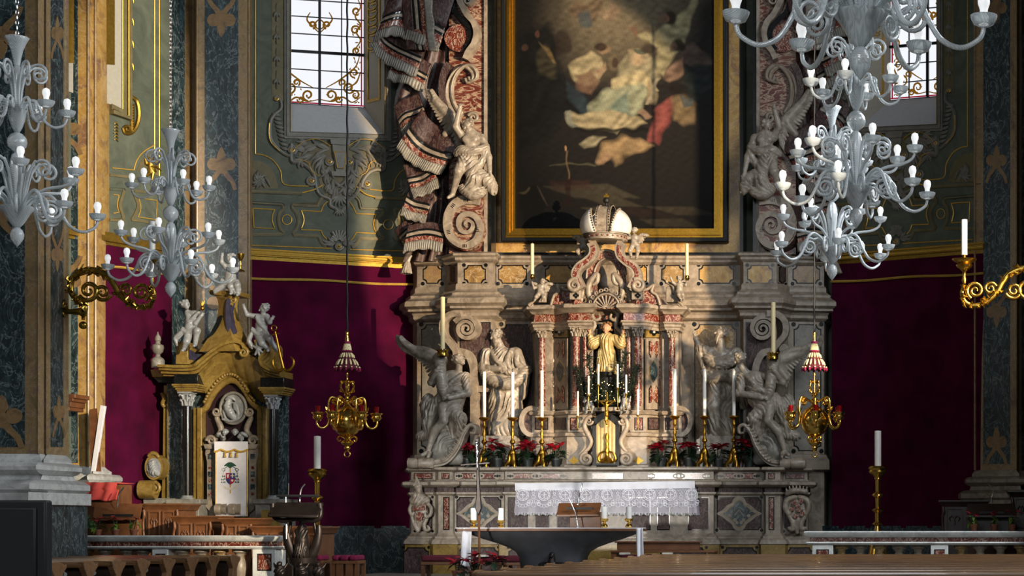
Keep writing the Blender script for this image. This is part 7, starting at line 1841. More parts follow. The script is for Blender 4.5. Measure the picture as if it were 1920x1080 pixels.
# scrolled oval medallion and cherub heads
tp('medallion_ground', circ(434, 765, 22, 28, 27), 'putto_marble', -.2, -.08); tt('medallion_rim', circ(434, 765, 24, 32, 29)+[(458, 765)], 3, 'stone_grey', -.07)
g = Fig(6); g.T([(424, 750, 3), (431, 745, 4), (438, 747, 4), (443, 752, 3)], [1.5, 3, 3, 1.2], 1); g.T([(432, 750, 2), (428, 762, 3), (434, 776, 3), (440, 784, 2)], [3, 6, 7, 3], 2, (70, 5, .5))
for k in range(6): g.T([(440, 756+2*k, 3), (446+k*.6, 762+3*k, 3), (446-k, 774+3*k, 2)], [1.6, 2, 1], .8)
for k in range(5): g.T([(424, 764+2*k, 2), (419+k, 772+3*k, 2), (424+k*2, 784+k*1.5, 2)], [1.5, 1.8, 1], .8)
g.E((434, 768, 8), (2.6, 2.6, 2), 0, 1); g.T([(418, 786, 2), (434, 790, 2), (450, 784, 2)], [2, 2.4, 1.6], 1)
carve('medallion_relief', g, 29.46, 'putto_marble', thr, 1.0)
for s_ in (-1, 1):
    X = lambda x: 434+s_*(x-434)
    tt('medallion_scroll', [(X(x), y) for x, y in spl([(408, 772), (402, 782), (406, 792), (410, 806), (402, 818), (394, 828)], 5)], [4, 5, 6, 5, 6], 'stone_cream', -.1); tt('medallion_curl', [(X(x), y) for x, y in spiral(403, 772, 8, 2, 0, 1.5, 20)], [3, 1.6], 'stone_cream', -.06); tt('console_curl', [(X(x), y) for x, y in spiral(395, 826, 9, 2, 180, 1.5, 20)], [3.5, 1.8], 'stone_cream', -.02)
    g = Fig(8); g.head((X(425), 811, 6), 7, s_*-15, 0, 12); g.wing([(X(420), 818), (X(414), 812), (X(408), 816)], 2.5, 4, (9, 6), 90+s_*20, 90+s_*50, 1, 0); carve('cherub', g, 29.4, 'putto_marble', thr, 1.0)
    # side console with green inlays, ending in a drum scroll
    tp('console', [(X(386), 838), (X(405), 838), (X(404), 850), (X(402), 868), (X(404), 940), (X(388), 940), (X(388), 868), (X(384), 850)], 'stone_cream', -.2, .0, .008); tp('console_cap', [(X(383), 833), (X(408), 833), (X(406), 842), (X(386), 842)], 'stone_cream', -.2, .05, .008)
    for y, r in ((877, 1), (901, 1), (926, 1)): tp('console_dot', circ(X(394), y, 3.2, 10), 'marble_red', 0, .006)
    for y in (856, 889, 913): tp('console_inlay', [(X(390), y-5), (X(398), y-5), (X(398), y+5), (X(390), y+5)], 'marble_green', 0, .006)
    pth = spl([(392, 936), (396, 950), (408, 958), (420, 955)], 5); b = MB(); b.slab([(X(x), y) for x, y in band(pth, 14, 12)], mt, -.15, .04); part('console_sweep', b, M['stone_cream'], thr, 30, .008)
    c = mt(X(421), 955, 0); b = MB(); b.tube([(c[0]-.09, c[1]-.12, c[2]), (c[0]-.085, c[1]-.12, c[2]), (c[0], c[1]-.12, c[2]), (c[0]+.01, c[1]-.12, c[2]), (c[0]+.09, c[1]-.12, c[2])], [.07, .09, .092, .084, .09], 18); part('drum_scroll', b, M['stone_cream'], thr, 40)
b = MB(); b.rect(384, 950, 512, 1010, mt, -.25, -.05); part('throne_step', b, M['stone_grey'], thr)
# side medallion and scroll at the left flank
tp('side_medallion_rim', circ(288, 876, 17, 24, 24), 'ochre_stone', -.25, .0); tp('side_medallion', circ(289, 877, 13, 24, 18), 'putto_marble', 0, .02)
g = Fig(7); g.C((286, 870, 0), (290, 884, 0), 6, 7, 3, (40, 4, 1)); g.head((288, 866, 2), 4, 0, 0, 8); g.C((282, 884, 0), (296, 888, 0), 4, 4, 2, (50, 4, .8)); carve('side_relief', g, 29.38, 'putto_marble', thr, 1.0)
tt('side_medallion_crest', spl([(278, 856), (284, 850), (292, 851), (298, 858)], 4), [3, 4, 4, 3], 'ochre_stone', 0)
c = mt(278, 918, 0); b = MB(); b.tube([(c[0]-.12, c[1], c[2]), (c[0]+.12, c[1], c[2])], .15, 20); part('side_drum', b, M['ochre_stone'], thr, 40); tt('side_volute', spiral(290, 916, 12, 2, -90, 1.5, 22), [3.5, 2], 'ochre_stone', .02)
tp('side_foot', [(266, 934), (330, 934), (330, 1005), (270, 1005)], 'stone_grey', -.4, -.05)
# urn on the flank cornice
ur = thing('stone_urn', 'small grey stone urn with a flame on the throne cornice', 'urn', P(296, 690, 29.3)); b = MB(); b.plathe([(12, 690), (12, 676), (10, 672), (5, 669), (4, 665), (9, 660), (11, 652), (10, 647), (5, 645), (4, 641), (6, 638), (5, 632), (2, 627), (.5, 622)], 296, 690, 29.3, 18); part('urn_body', b, M['stone_grey'], ur, 40)
# hanging with the bishop's arms
bn = thing('arms_banner', 'white cloth banner with a coat of arms on the bishop throne', 'banner', P(435, 968, 29.3)); mb_ = front(29.3)
b = MB(); b.grid(lambda u, v: mb_(405+61*u, 832+136*v, .02+.008*math.sin(u*9)*v), 30, 20); o = part('cloth', b, M['cloth_white'], bn, 60); sdm = o.modifiers.new('thickness', 'SOLIDIFY'); sdm.thickness = .01
b = MB(); b.grid(lambda u, v: mb_(404+63*u, 828+(14+4*abs(math.cos(u*math.pi*2.5)))*v, .045), 40, 4); part('valance', b, M['cloth_white'], bn, 60)
b = MB(); b.ptube([(404+63*i/40, 843+4*abs(math.cos(i/40*math.pi*2.5))) for i in range(41)], mb_, 2, 6, .05)
for x in (406, 465): b.ptube([(x, 842), (x, 966)], mb_, 1.1, 5, .035)
part('gold_braid', b, M['gold_thread'], bn)
for x in (422, 433, 444): b = MB(); b.plathe([(.8, 848), (2.4, 850), (1.4, 851), (2.8, 857)], x, 857, 29.24, 10); part('tassel', b, M['gold_thread'], bn)
def bp(name, pts, mat, h=.034): part(name, MB().slab(pts, mb_, .024, h), M[mat], bn)
bp('hat', spl([(421, 874), (428, 868), (433, 867), (438, 868), (445, 874), (439, 874), (433, 878), (427, 874)], 3, True), 'heraldic_green'); bp('staff', [(432, 872), (434, 872), (434, 925), (432, 925)], 'gold_thread', .03)
bp('field', [(425, 887), (433, 887), (433, 898), (425, 898)], 'heraldic_red'); bp('field', [(433, 887), (442, 887), (442, 898), (433, 898)], 'heraldic_blue'); bp('field', [(425, 898), (433, 898), (433, 909), (428, 905), (425.5, 901)], 'heraldic_blue'); bp('field', [(433, 898), (442, 898), (441, 903), (438, 906), (433, 909)], 'heraldic_red')
bp('charge', [(427, 890), (431, 889), (430, 896), (428, 896)], 'cloth_white', .038); bp('charge', [(436.6, 888), (438.4, 888), (438.4, 891.4), (441, 891.4), (441, 893), (438.4, 893), (438.4, 896), (436.6, 896), (436.6, 893), (434, 893), (434, 891.4), (436.6, 891.4)], 'wax_ivory', .038); bp('charge', circ(429, 902, 1.6, 8), 'gilt', .038); bp('charge', circ(437, 901, 2.2, 8), 'cloth_white', .038)
b = MB()
for s_ in (-1, 1):
    b.ptube([(433+s_*x, y) for x, y in spl([(4, 874), (10, 878), (16, 880), (12, 884), (9, 879), (13, 886), (13, 894)], 4)], mb_, .6, 4, .03)
    for (x, y) in ((11, 891), (14, 891), (10, 896), (13, 897), (16, 897), (10, 902), (13, 902), (16, 902)): b.ptube([(433+s_*x, y), (433+s_*x, y+3.6)], mb_, [.5, 1.3], 5, .03)
part('cords', b, M['heraldic_green'], bn); bp('motto_scroll', spl([(418, 908), (424, 912), (433, 914), (442, 912), (448, 908), (447, 913), (441, 917), (433, 919), (425, 917), (419, 913)], 3, True), 'paper')
# putti on the throne
pgt = 'grey marble putti on the throne'
t = putto_thing(putto(358, 616, 1.42, (-7, -31), 65, 12, ((-4, -20), (0, -8), (12, -20)), ((6, -20), (8, -6), (16, -16)), ((-2, 6), (-2, 18), (-7, 28)), ((4, 4), (12, 4), (8, 22)), False, [((-9, 2), (-2, 6), (6, 2), (11, 6)), ((-8, 4), (-14, 10), (-18, 14), (-16, 20))], 31), 29.15, 'putto_marble', P(358, 650, 29.15), 'grey putto with a flaming heart, seated on the left of the throne canopy', grp=pgt)
b = MB(); b.ell(P(379, 578, 29.0), (.035, .03, .04), 10, 8)
for a in (-.5, 0, .5): b.ptube([(379, 574), (379+5*math.sin(a), 569), (379+8*math.sin(a), 564)], front(29.0), [1.5, 1.6, .5], 5)
part('flaming_heart', b, M['gilt'], t, 60)
t = putto_thing(putto(490, 622, 1.42, (5, -30), -55, -12, ((-6, -20), (-17, -22), (-20, -31)), ((7, -20), (13, -12), (16, -16)), ((-3, 6), (4, 16), (12, 24)), ((5, 6), (14, 10), (22, 24)), False, [((-10, -2), (-2, 4), (8, 2), (12, 8)), ((-10, 2), (-14, 12), (-10, 20)), ((-4, -18), (2, -8), (8, -2))], 32), 29.15, 'putto_marble', P(490, 655, 29.15), 'grey putto with a gold anchor on the right of the throne canopy', grp=pgt)
b = MB(); ma = front(28.95); b.ptube([(516, 622), (524, 660), (531, 690)], ma, [2, 2.6, 3.4], 8); b.ptube(circ(514, 615, 5, 14)+[(519, 615)], ma, 1.3, 6); b.ptube([(508, 628), (524, 625)], ma, 1.6, 6)
for s_ in (-1, 1): b.ptube([(531+s_*x, y) for x, y in spl([(0, 690), (6, 695), (13, 693), (19, 684), (19, 675), (14, 669)], 5)], ma, [3, 3.2, 2.6, 1.4], 8)
part('anchor', b, M['gilt'], t, 60)
t = putto_thing(putto(432, 528, 1.36, (1, -32), -10, -10, ((-6, -20), (-10, -26), (-9, -34)), ((7, -20), (11, -14), (13, -22)), ((-3, 4), (4, 8), (4, 16)), ((5, 4), (13, 6), (13, 18)), False, [((-10, 0), (0, 6), (12, 2), (14, 12)), ((-4, 4), (-14, 10), (-20, 14)), ((6, 8), (10, 16), (16, 12))], 33), 29.2, 'putto_marble', P(432, 550, 29.2), 'grey putto with a gold chalice seated on top of the throne', grp=pgt)
b = MB(); b.plathe([(8, 509), (7, 507), (1.6, 504), (1.4, 498), (2.6, 495), (1.4, 491), (3, 487), (6, 482), (7, 476)], 451, 509, 29.0, 16); part('chalice', b, M['brass_dark'], t, 40)

# ================================================================ CHOIR DESKS, LECTERNS
def desk(px0, px1, y0, D, label, dep=.7, panels=2, ang=0, mat='wood_brown'):
    t = thing('choir_desk', label, 'desk', P((px0+px1)/2, 1095, D), 'carved wooden choir desks'); s = D/F
    x0, _, zt = P(px0, y0, D); x1 = P(px1, y0, D)[0]
    b = MB(); b.box(x0+.03, x1-.03, D, D+dep, .3, zt-.08); part('desk_body', b, M[mat], t, bevel=.01)
    b = MB(); b.sweep([(x0, D+dep), (x0, D), (x1, D), (x1, D+dep)], [(-.05, zt-.12), (.0, zt-.1), (.02, zt-.05), (.05, zt-.02), (.05, zt), (-.05, zt)]); b.box(x0-.04, x1+.04, D-.04, D+dep, zt-.015, zt); part('desk_top', b, M[mat], t, 30)
    for k in range(panels):
        a0 = px0+6+(px1-px0-12)*k/panels+2; a1 = px0+6+(px1-px0-12)*(k+1)/panels-2; m = front(D)
        b = MB(); b.slab([[(a0, y0+14), (a1, y0+14), (a1, y0+70), (a0, y0+70)], [(a0+3, y0+17), (a1-3, y0+17), (a1-3, y0+66), (a0+3, y0+66)]], m, 0, .025); part('panel_frame', b, M[mat], t, bevel=.004)
        b = MB(); cx = (a0+a1)/2; w_ = (a1-a0)/2-5
        for s_ in (-1, 1): b.ptube([(cx, y0+34), (cx+s_*w_*.5, y0+29), (cx+s_*w_*.9, y0+34), (cx+s_*w_*.6, y0+40)], m, [1.2, 2, 1.6, .8], 6, .01)
        b.ptube([(cx, y0+28), (cx, y0+46)], m, [1, 2.2], 6, .01); part('panel_carving', b, M[mat], t, 60)
    for px in (px0+2, px1-2):
        b = MB(); b.ptube(spl([(px, y0+12, 3), (px+1.5, y0+22, 4), (px-1, y0+34, 3), (px, y0+60, 3)], 4), front(D), [2.5, 3, 2.2, 2.2], 8, .02); part('corner_scroll', b, M[mat], t, 60)
desk(270, 336, 944, 28.2, 'carved wooden choir desk behind the others, below the side medallion'); desk(327, 398, 967, 27.4, 'carved wooden choir desk with pale panels, left of the throne banner'); desk(417, 474, 971, 27.2, 'carved wooden choir desk directly below the throne banner'); desk(474, 535, 986, 26.9, 'low wooden choir desk left of the bronze ambo'); desk(552, 600, 987, 26.6, 'wooden choir desk half hidden behind the bronze ambo')
desk(1766, 1850, 938, 27.6, 'dark wooden choir desk at the right pier', mat='wood_dark'); desk(1895, 1960, 920, 28.0, 'dark wooden choir desk cut by the right picture edge', mat='wood_dark')
def lectern(pts, D, label, mat, micx, micy, mictop):
    t = thing('lectern', label, 'lectern', P((pts[0][0]+pts[1][0])/2, 1095, D), 'slanted wooden lecterns'); m = front(D)
    b = MB(); vs = [m(*pts[0], -.12), m(*pts[1], -.12), m(*pts[2], .2), m(*pts[3], .2)]; b.add(vs+[(x, y, z-.035) for x, y, z in vs], [(0, 1, 2, 3), (7, 6, 5, 4), (0, 4, 5, 1), (1, 5, 6, 2), (2, 6, 7, 3), (3, 7, 4, 0)]); part('slant_board', b, M[mat], t, bevel=.005)
    b = MB(); xa, xb = min(p[0] for p in pts)+14, max(p[0] for p in pts)-14
    b.rect(xa, pts[2][1]+2, xb, 1095, m, -.1, .02); part('lectern_panel', b, M[mat], t, bevel=.01)
    b = MB(); b.rect(xa+10, pts[2][1]-7, xb-10, pts[2][1]-3, front(D-.2), 0, .03); part('book_slot', b, M['plastic_black'], t)
    b = MB(); b.ptube(spl([(micx, micy), (micx+1, micy-14), (micx+4, micy-26), (micx+mictop, micy-38)], 5), front(D-.1), 1.3, 6); part('gooseneck_microphone', b, M['chrome'], t, 60)
lectern([(170, 941), (260, 945), (274, 971), (186, 972)], 26.6, 'slanted wooden lectern with microphone beside the left marble pillar', 'wood_brown', 220, 952, 12)
lectern([(1814, 944), (1904, 944), (1906, 966), (1812, 966)], 26.9, 'slanted dark lectern with microphone below the right pier', 'wood_dark', 1859, 945, -6)
def stool_plants(lst, D, y, where, mats):
    for i, (x, lb) in enumerate(lst): poinsettia(P(x, y, D), 'small red poinsettia in a clay pot, %s %s' % (lb, where), .8, 40+i*5+int(D*10), 'lectern poinsettias', POTT, LB if mats else None, 7, 9, .16)
lw = thing('plant_ledge', 'wooden ledge carrying the poinsettias below the left lectern', 'shelf', P(215, 1008, 26.0)); b = MB(); x0, _, z0 = P(165, 1006, 26.0); x1 = P(268, 1006, 26.0)[0]; b.box(x0, x1, 25.85, 26.2, .3, z0); b.box(x0-.03, x1+.03, 25.82, 26.22, z0-.04, z0); part('ledge', b, M['wood_brown'], lw, bevel=.01)
stool_plants(((183, 'leftmost'), (217, 'middle'), (251, 'rightmost')), 26.0, 1005.5, 'below the left lectern', True)
lw = thing('plant_ledge', 'dark ledge carrying the poinsettias below the right lectern', 'shelf', P(1868, 1000, 26.2)); b = MB(); x0, _, z0 = P(1815, 996, 26.2); x1 = P(1925, 996, 26.2)[0]; b.box(x0, x1, 26.05, 26.4, .3, z0); b.box(x0-.03, x1+.03, 26.02, 26.42, z0-.04, z0); part('ledge', b, M['wood_dark'], lw, bevel=.01)
stool_plants(((1826, 'leftmost'), (1864, 'middle'), (1898, 'rightmost')), 26.2, 995.5, 'below the right lectern', True)
# fern by the pillar
fe = thing('potted_fern', 'feathery green fern at the foot of the left marble pillar', 'plant', P(140, 1010, 25.1)); rf = random.Random(3); m = front(25.1)
b = MB(); b.plathe([(13, 1095), (13, 1010), (10, 1008), (12, 996), (13, 994), (8, 994)], 140, 1095, 25.1, 14); part('pot', b, M['pot_dark'], fe)
for k in range(9):
    a = -2.6+k*.28; l = rf.uniform(26, 46); q = spl([(140, 994), (140+math.cos(a)*l*.5, 994+math.sin(a)*l*.7), (140+math.cos(a)*l*1.05, 994+math.sin(a)*l*.8+4)], 8)
    b = MB(); b.ptube(q, m, [.8, .3], 4)
    for x, y in q[3:]:
        for j in range(10): an = rf.uniform(0, 6.28); r = rf.uniform(3, 7); b.ptube([(x, y, 0), (x+math.cos(an)*r, y+math.sin(an)*r, rf.uniform(-5, 5))], m, [.7, .3], 3)
    part('frond', b, M['fern_green'], fe, None)
# red-covered box, leaning board, carved bracket by the pillars
t = thing('covered_box', 'box under a bright red cloth beside the left pillar base', 'box', P(195, 940, 27.0)); b = MB(); x0, _, z0 = P(166, 940, 27.0); x1, _, z1 = P(206, 905, 27.0)
b.grid(lambda u, v: P(163+66*u+(-4 if v < .4 else 3*math.sin(u*14)*.5), 905+34*v+1.2*math.sin(u*11)*v, 27.0, .1+.08*v+.015*math.sin(u*17+v*3)), 40, 14); b.grid(lambda u, v: P(163+66*u, 905, 27.0, .1-.5*v), 20, 2); o = part('cloth', b, M['cloth_red'], t, 60); o.modifiers.new('thickness', 'SOLIDIFY').thickness = .015
b = MB(); b.box(x0, x0+.5, 26.95, 27.3, .3, z1-.03); part('box_body', b, M['wood_brown'], t)
t = thing('leaning_board', 'narrow board with a white edge leaning against the left pillar', 'board', P(178, 885, 28.1)); m = front(28.1); b = MB(); b.slab([(170, 768), (182, 766), (190, 884), (172, 884)], m, 0, .04); part('board_face', b, M['wood_brown'], t); b = MB(); b.slab([(192, 760), (201, 762), (182, 884), (174, 884)], m, .02, .07); part('white_edge', b, M['cloth_white'], t, bevel=.004)
t = thing('carved_bracket', 'small stepped wooden bracket on the left pillar', 'bracket', P(140, 772, 27.9)); b = MB()
for y0, y1, w_ in ((740, 748, 22), (748, 754, 18), (754, 764, 14), (764, 771, 11)): b.rect(128, y0, 128+w_, y1, front(27.9), -.3, .15)
part('bracket_body', b, M['wood_brown'], t, bevel=.008)

# ================================================================ BALUSTRADES
def balustrade(px0, px1, D, ytop, posts, bal, label, bigpost=None):
    t = thing('balustrade', label, 'balustrade', P((px0+px1)/2, 1110, D), 'white marble altar rails'); x0 = P(px0, 0, D)[0]; x1 = P(px1, 0, D)[0]
    z = lambda dy: zz(ytop+dy, D)
    path = [(x0, D+.34), (x0, D), (x1, D), (x1, D+.34)]
    b = MB(); b.sweep(path, [(-.1, z(0)), (.05, z(0)), (.07, z(2)), (.06, z(6)), (.03, z(10)), (.0, z(12)), (-.1, z(12))]); b.box(x0-.05, x1+.05, D-.05, D+.39, z(.6), z(0)); part('top_rail', b, M['stone_white'], t, 30)
    b = MB(); b.box(x0+.01, x1-.01, D+.01, D+.33, z(20), z(12)); part('red_frieze', b, M['marble_red'], t)
    b = MB(); b.sweep(path, [(-.1, z(20)), (.03, z(20)), (.04, z(22)), (.02, z(25)), (0, z(26)), (-.1, z(26))]); b.box(x0, x1, D, D+.34, z(26), z(20)); part('lower_fillet', b, M['stone_white'], t, 30)
    b = MB(); b.box(x0, x1, D, D+.34, .3, .42); part('bottom_rail', b, M['stone_white'], t, bevel=.01)
    for a, c in posts:
        xa, xb = P(a, 0, D)[0], P(c, 0, D)[0]; b = MB(); b.box(xa, xb, D-.02, D+.36, .3, z(26)); part('post', b, M['stone_white'], t, bevel=.008)
        m = front(D-.02); w_ = (c-a); b = MB(); b.rect(a+w_*.2, ytop+34, c-w_*.2, ytop+66, m, 0, .006); part('post_inlay', b, M['marble_black'], t); b = MB(); b.rect(a+w_*.24, ytop+36, c-w_*.24, ytop+64, m, 0, .012); part('post_inlay', b, M['marble_red'], t)
    for x in bal:
        b = MB(); b.plathe([(14, ytop+26), (14, ytop+31), (9, ytop+34), (7, ytop+40), (12, ytop+50), (14, ytop+60), (12, ytop+70), (7, ytop+84), (9, ytop+92), (14, ytop+96), (14, ytop+106)], x, ytop+106, D+.17, 14); part('baluster', b, M['amber_marble' if (x // 7) % 2 else 'stone_cream'], t, 40)
balustrade(112, 520, 25.2, 1004, [(117, 140), (286, 316), (474, 518)], [162, 199, 240, 270, 342, 378, 414, 450], 'white marble altar rail with red frieze on the left')
balustrade(1517, 1990, 25.2, 996, [(1523, 1562), (1745, 1778), (1960, 1985)], [1578, 1614, 1650, 1686, 1722, 1802, 1838, 1876, 1914], 'white marble altar rail with red frieze on the right')

# ================================================================ BRONZE AMBO
am = thing('bronze_ambo', 'dark bronze reading desk with a carved figure in front of the left altar rail', 'ambo', P(566, 1100, 24.7)); m = front(24.7)
b = MB(); vs = [m(521, 941, .1), m(612, 941, .1), m(614, 966, .35), (m(519, 964, .35))]; b.add(vs+[(x, y, z-.05) for x, y, z in vs], [(0, 1, 2, 3), (7, 6, 5, 4), (0, 4, 5, 1), (1, 5, 6, 2), (2, 6, 7, 3), (3, 7, 4, 0)]); part('desk_tray', b, M['bronze'], am, 30, .02)
b = MB(); b.ptube(spl([(520, 945, 10), (524, 968, 14), (540, 976, 14), (566, 972, 14), (596, 976, 14), (610, 968, 14), (608, 945, 10)], 5), m, 5, 8, .1); part('tray_rim', b, M['bronze'], am, 60)
b = MB(); b.ptube([(524, 930), (602, 930)], m, 2.6, 6, .1); part('reading_lamp_bar', b, M['plastic_black'], am); b = MB(); b.ptube(spl([(540, 932), (541, 918), (541, 906)], 4), m, 1.2, 6); part('microphone', b, M['plastic_black'], am); b = MB(); b.ptube(spl([(562, 940), (563, 926), (566, 915), (572, 908)], 4), m, 1.4, 6); part('microphone', b, M['chrome'], am)
b = MB(); b.ptube([(541, 930), (542, 1010)], m, 1.2, 6, .1); part('cable_tube', b, M['chrome'], am)
for s_ in (-1, 1): b = MB(); b.ptube([(567+s_*x, y) for x, y in spl([(30, 985), (30, 1000), (26, 1020), (18, 1038), (8, 1050)], 5)], m, [5, 7, 9, 10, 9], 8, 0, .7); part('cradle_arm', b, M['bronze'], am, 60)
for s_ in (-1, 1): b = MB(); b.ptube([(567+s_*x, y) for x, y in spl([(22, 958), (22, 980), (26, 1000)], 4)], m, [3, 3, 4], 8, 0); part('support', b, M['bronze'], am, 60)
b = MB(); b.plathe([(26, 1046), (25, 1056), (18, 1062), (18, 1100), (22, 1118)], 567, 1118, 24.75, 20); part('ambo_foot', b, M['bronze'], am, 40)
g = Fig(9); g.head((568, 980, 6), 6.5, -10, -10, 14, 0.5); g.C((567, 992, 2), (567, 1012, 2), 9, 12, 3, (20, 4, .8)); g.C((567, 1012, 2), (567, 1040, 2), 12, 14, 3, (0, 5, 1)); g.C((558, 996, 6), (562, 1008, 10), 4, 3, 2); g.C((577, 996, 6), (572, 1008, 10), 4, 3, 2); carve('carved_figure', g, 24.7, 'bronze', am, 1.1)
for i, x in enumerate((528, 568, 600)):
    g = Fig(i); g.E((x, 1072, 8), (10, 12, 9), 0, 3, (40, 6, .8)); g.head((x, 1058, 12), 6, (-40, 0, 40)[i], 0, 6); g.C((x-8, 1064, 6), (x-13, 1056, 4), 3, 1.5, 2); g.C((x+8, 1064, 6), (x+13, 1056, 4), 3, 1.5, 2); g.C((x, 1080, 4), (x, 1100, 4), 9, 7, 3); carve('crouching_figure', g, 24.5, 'bronze', am, 1.2)

# ================================================================ FREESTANDING ALTAR
ta = thing('altar_table', 'bronze boat-shaped altar table with a thin wooden top', 'altar', P(1038, 1111, 26.1)); DTb = 26.1; s = DTb/F
x0, _, zt = P(872, 991, DTb); x1 = P(1203, 991, DTb)[0]
b = MB(); b.box(x0, x1, DTb-.45, DTb+.45, zz(996, DTb), zt); part('table_top', b, M['wood_brown'], ta, bevel=.008)
b = MB(); vs = []; secs = [(996, 160, .42), (1002, 152, .40), (1010, 130, .36), (1018, 104, .33), (1026, 82, .31), (1034, 68, .30), (1044, 62, .29), (1070, 58, .28), (1112, 58, .28)]; nn = 32; cxw = P(1038, 0, DTb)[0]
for y, w_, d in secs:
    for j in range(nn):
        a = 2*math.pi*j/nn; c_, s2 = math.cos(a), math.sin(a); e = .55
        vs.append((cxw+w_*s*math.copysign(abs(c_)**e, c_), DTb+d*math.copysign(abs(s2)**e, s2), zz(y, DTb)))
b.add(vs, [(i*nn+j, i*nn+(j+1) % nn, (i+1)*nn+(j+1) % nn, (i+1)*nn+j) for i in range(len(secs)-1) for j in range(nn)]); part('table_body', b, M['bronze_grey'], ta, 50)
g = Fig(3); g.C((1035, 1040, 2), (1035, 1058, 2), 5, 8, 2); g.C((1016, 1060, 2), (1054, 1060, 2), 6, 6, 2)
for x, y in ((1035, 1043), (1022, 1060), (1035, 1061), (1048, 1060)): g.E((x, y, 8), (3, 3, 3), 0, .6)
carve('cast_emblem', g, 25.78, 'bronze', ta, 1.0)
tc = thing('table_runner', 'narrow white cloth over the bronze altar table, hanging at both ends', 'cloth', P(1038, 990, DTb)); b = MB(); b.box(x0-.01, x1+.01, DTb-.43, DTb+.3, zt, zt+.014); part('cloth_top', b, M['cloth_white'], tc)
for xa, xb, yb in ((868, 886, 1062), (1194, 1206, 1047)):
    b = MB(); b.grid(lambda u, v: P(xa+(xb-xa)*u-(3*v if xa < 1000 else -2*v), 990+(yb-990)*v, DTb-.4, .06*math.sin(u*7+v)*.3+.02), 10, 14); o = part('cloth_drop', b, M['cloth_white'], tc, 60); o.modifiers.new('thickness', 'SOLIDIFY').thickness = .012
for x, y0, lb in ((888, 953, 'far left'), (939, 953, 'second from left'), (1133, 950, 'left of the right pair'), (1179, 950, 'far right')):
    t = candle(x, y0, y0+23, 26.0, 11, 'wax', 'short white candle at the %s of the altar table' % lb, 'short altar table candles'); yb = 989 if x < 1000 else 989
    b = MB(); y = y0+23; b.plathe([(6, y-1), (8, y), (7, y+4), (3, y+6), (2.4, y+8), (5, y+10), (7, yb-2), (6, yb)], x, yb, 26.0, 14); part('brass_holder', b, M['brass'], t, 40)
bs_ = thing('book_stand', 'wooden book stand on the altar table', 'book stand', P(1087, 989, 26.2)); m = front(26.2)
b = MB(); vs = [m(1046, 943, -.06), m(1126, 942, -.06), m(1127, 964, .16), m(1048, 965, .16)]; b.add(vs+[(x, y, z-.03) for x, y, z in vs], [(0, 1, 2, 3), (7, 6, 5, 4), (0, 4, 5, 1), (1, 5, 6, 2), (2, 6, 7, 3), (3, 7, 4, 0)]); part('slant_board', b, M['wood_brown'], bs_, bevel=.004); b = MB(); b.rect(1068, 960, 1126, 989, m, -.08, .0); part('stand_box', b, M['wood_brown'], bs_, bevel=.006); b = MB(); b.rect(1062, 951, 1112, 955, front(26.08), 0, .02); part('slot', b, M['plastic_black'], bs_)
for pts, lb in ((spl([(1084, 989), (1080, 966), (1074, 950), (1067, 936)], 5), 'silver gooseneck microphone standing on the altar table'), (spl([(1084, 946), (1086, 930), (1090, 914), (1092, 906)], 5), 'silver gooseneck microphone rising behind the book stand')):
    t = thing('microphone', lb, 'microphone', P(pts[0][0], pts[0][1], 26.0)); b = MB(); b.ptube(pts, front(26.0), [1.3, 1.1, 1.1, 1.6], 6); part('gooseneck', b, M['chrome'], t, 60); b = MB(); b.plathe([(5, pts[0][1]), (5, pts[0][1]-1.2), (2, pts[0][1]-2)], pts[0][0], pts[0][1], 26.0, 12); part('mount', b, M['chrome'], t)
# processional cross
pc = thing('processional_cross', 'dark processional cross on a tall pole left of the altar table', 'cross', P(896, 1108, 25.3)); m = front(25.3)
b = MB(); b.ptube([(896, 880), (898, 960), (899, 1100)], m, [1.6, 2.2, 2.4], 8); part('pole', b, M['wood_brown'], pc); b = MB(); b.slab([(894, 880), (898, 880), (901, 930), (904, 952), (898, 968), (891, 952), (894, 930)], m, -.02, .03); part('lance', b, M['bronze'], pc, bevel=.01)
b = MB(); b.slab(band([(895, 822), (896, 884)], 6), m, -.02, .02); b.slab(band([(864, 872), (918, 868)], 3.4), m, -.02, .02); part('cross_arms', b, M['bronze'], pc, bevel=.004)
g = Fig(3); g.head((895, 830, 5), 3, 0, -20, 6); g.C((895, 836, 4), (896, 848, 4), 3, 2.4, 2); g.C((896, 848, 4), (896, 878, 4), 2.8, 1.4, 2, (30, 4, .4)); carve('corpus', g, 25.3, 'chrome', pc, .8)

# ================================================================ STOOLS AND BENCHES IN THE SANCTUARY
def stool(px0, px1, ytop, D, label, grp, cush='velvet_magenta', ch=8, dep=.35, mat='wood_brown'):
    t = thing('kneeling_stool', label, 'stool', P((px0+px1)/2, 1100, D), grp); x0, _, z0 = P(px0, ytop+ch, D); x1 = P(px1, 0, D)[0]; z1 = zz(ytop, D)
    b = MB(); b.box(x0+.01, x1-.01, D-.02, D+dep, z0, z1); part('cushion', b, M[cush], t, 50, .025)
    b = MB(); b.box(x0, x1, D, D+dep, z0-.05, z0); part('seat_board', b, M[mat], t, bevel=.006)
    for xa in (x0, x1-.05):
        for ya in (D+.01, D+dep-.05): b = MB(); b.box(xa, xa+.05, ya, ya+.05, .3, z0-.05); part('leg', b, M[mat], t)
for x0, x1, lb in ((592, 604, 'leftmost'), (621, 636, 'second'), (636, 654, 'third'), (654, 671, 'rightmost')): stool(x0, x1, 1041, 26.2, '%s of the magenta cushioned stools beside the bronze ambo' % lb, 'magenta cushioned stools', ch=10)
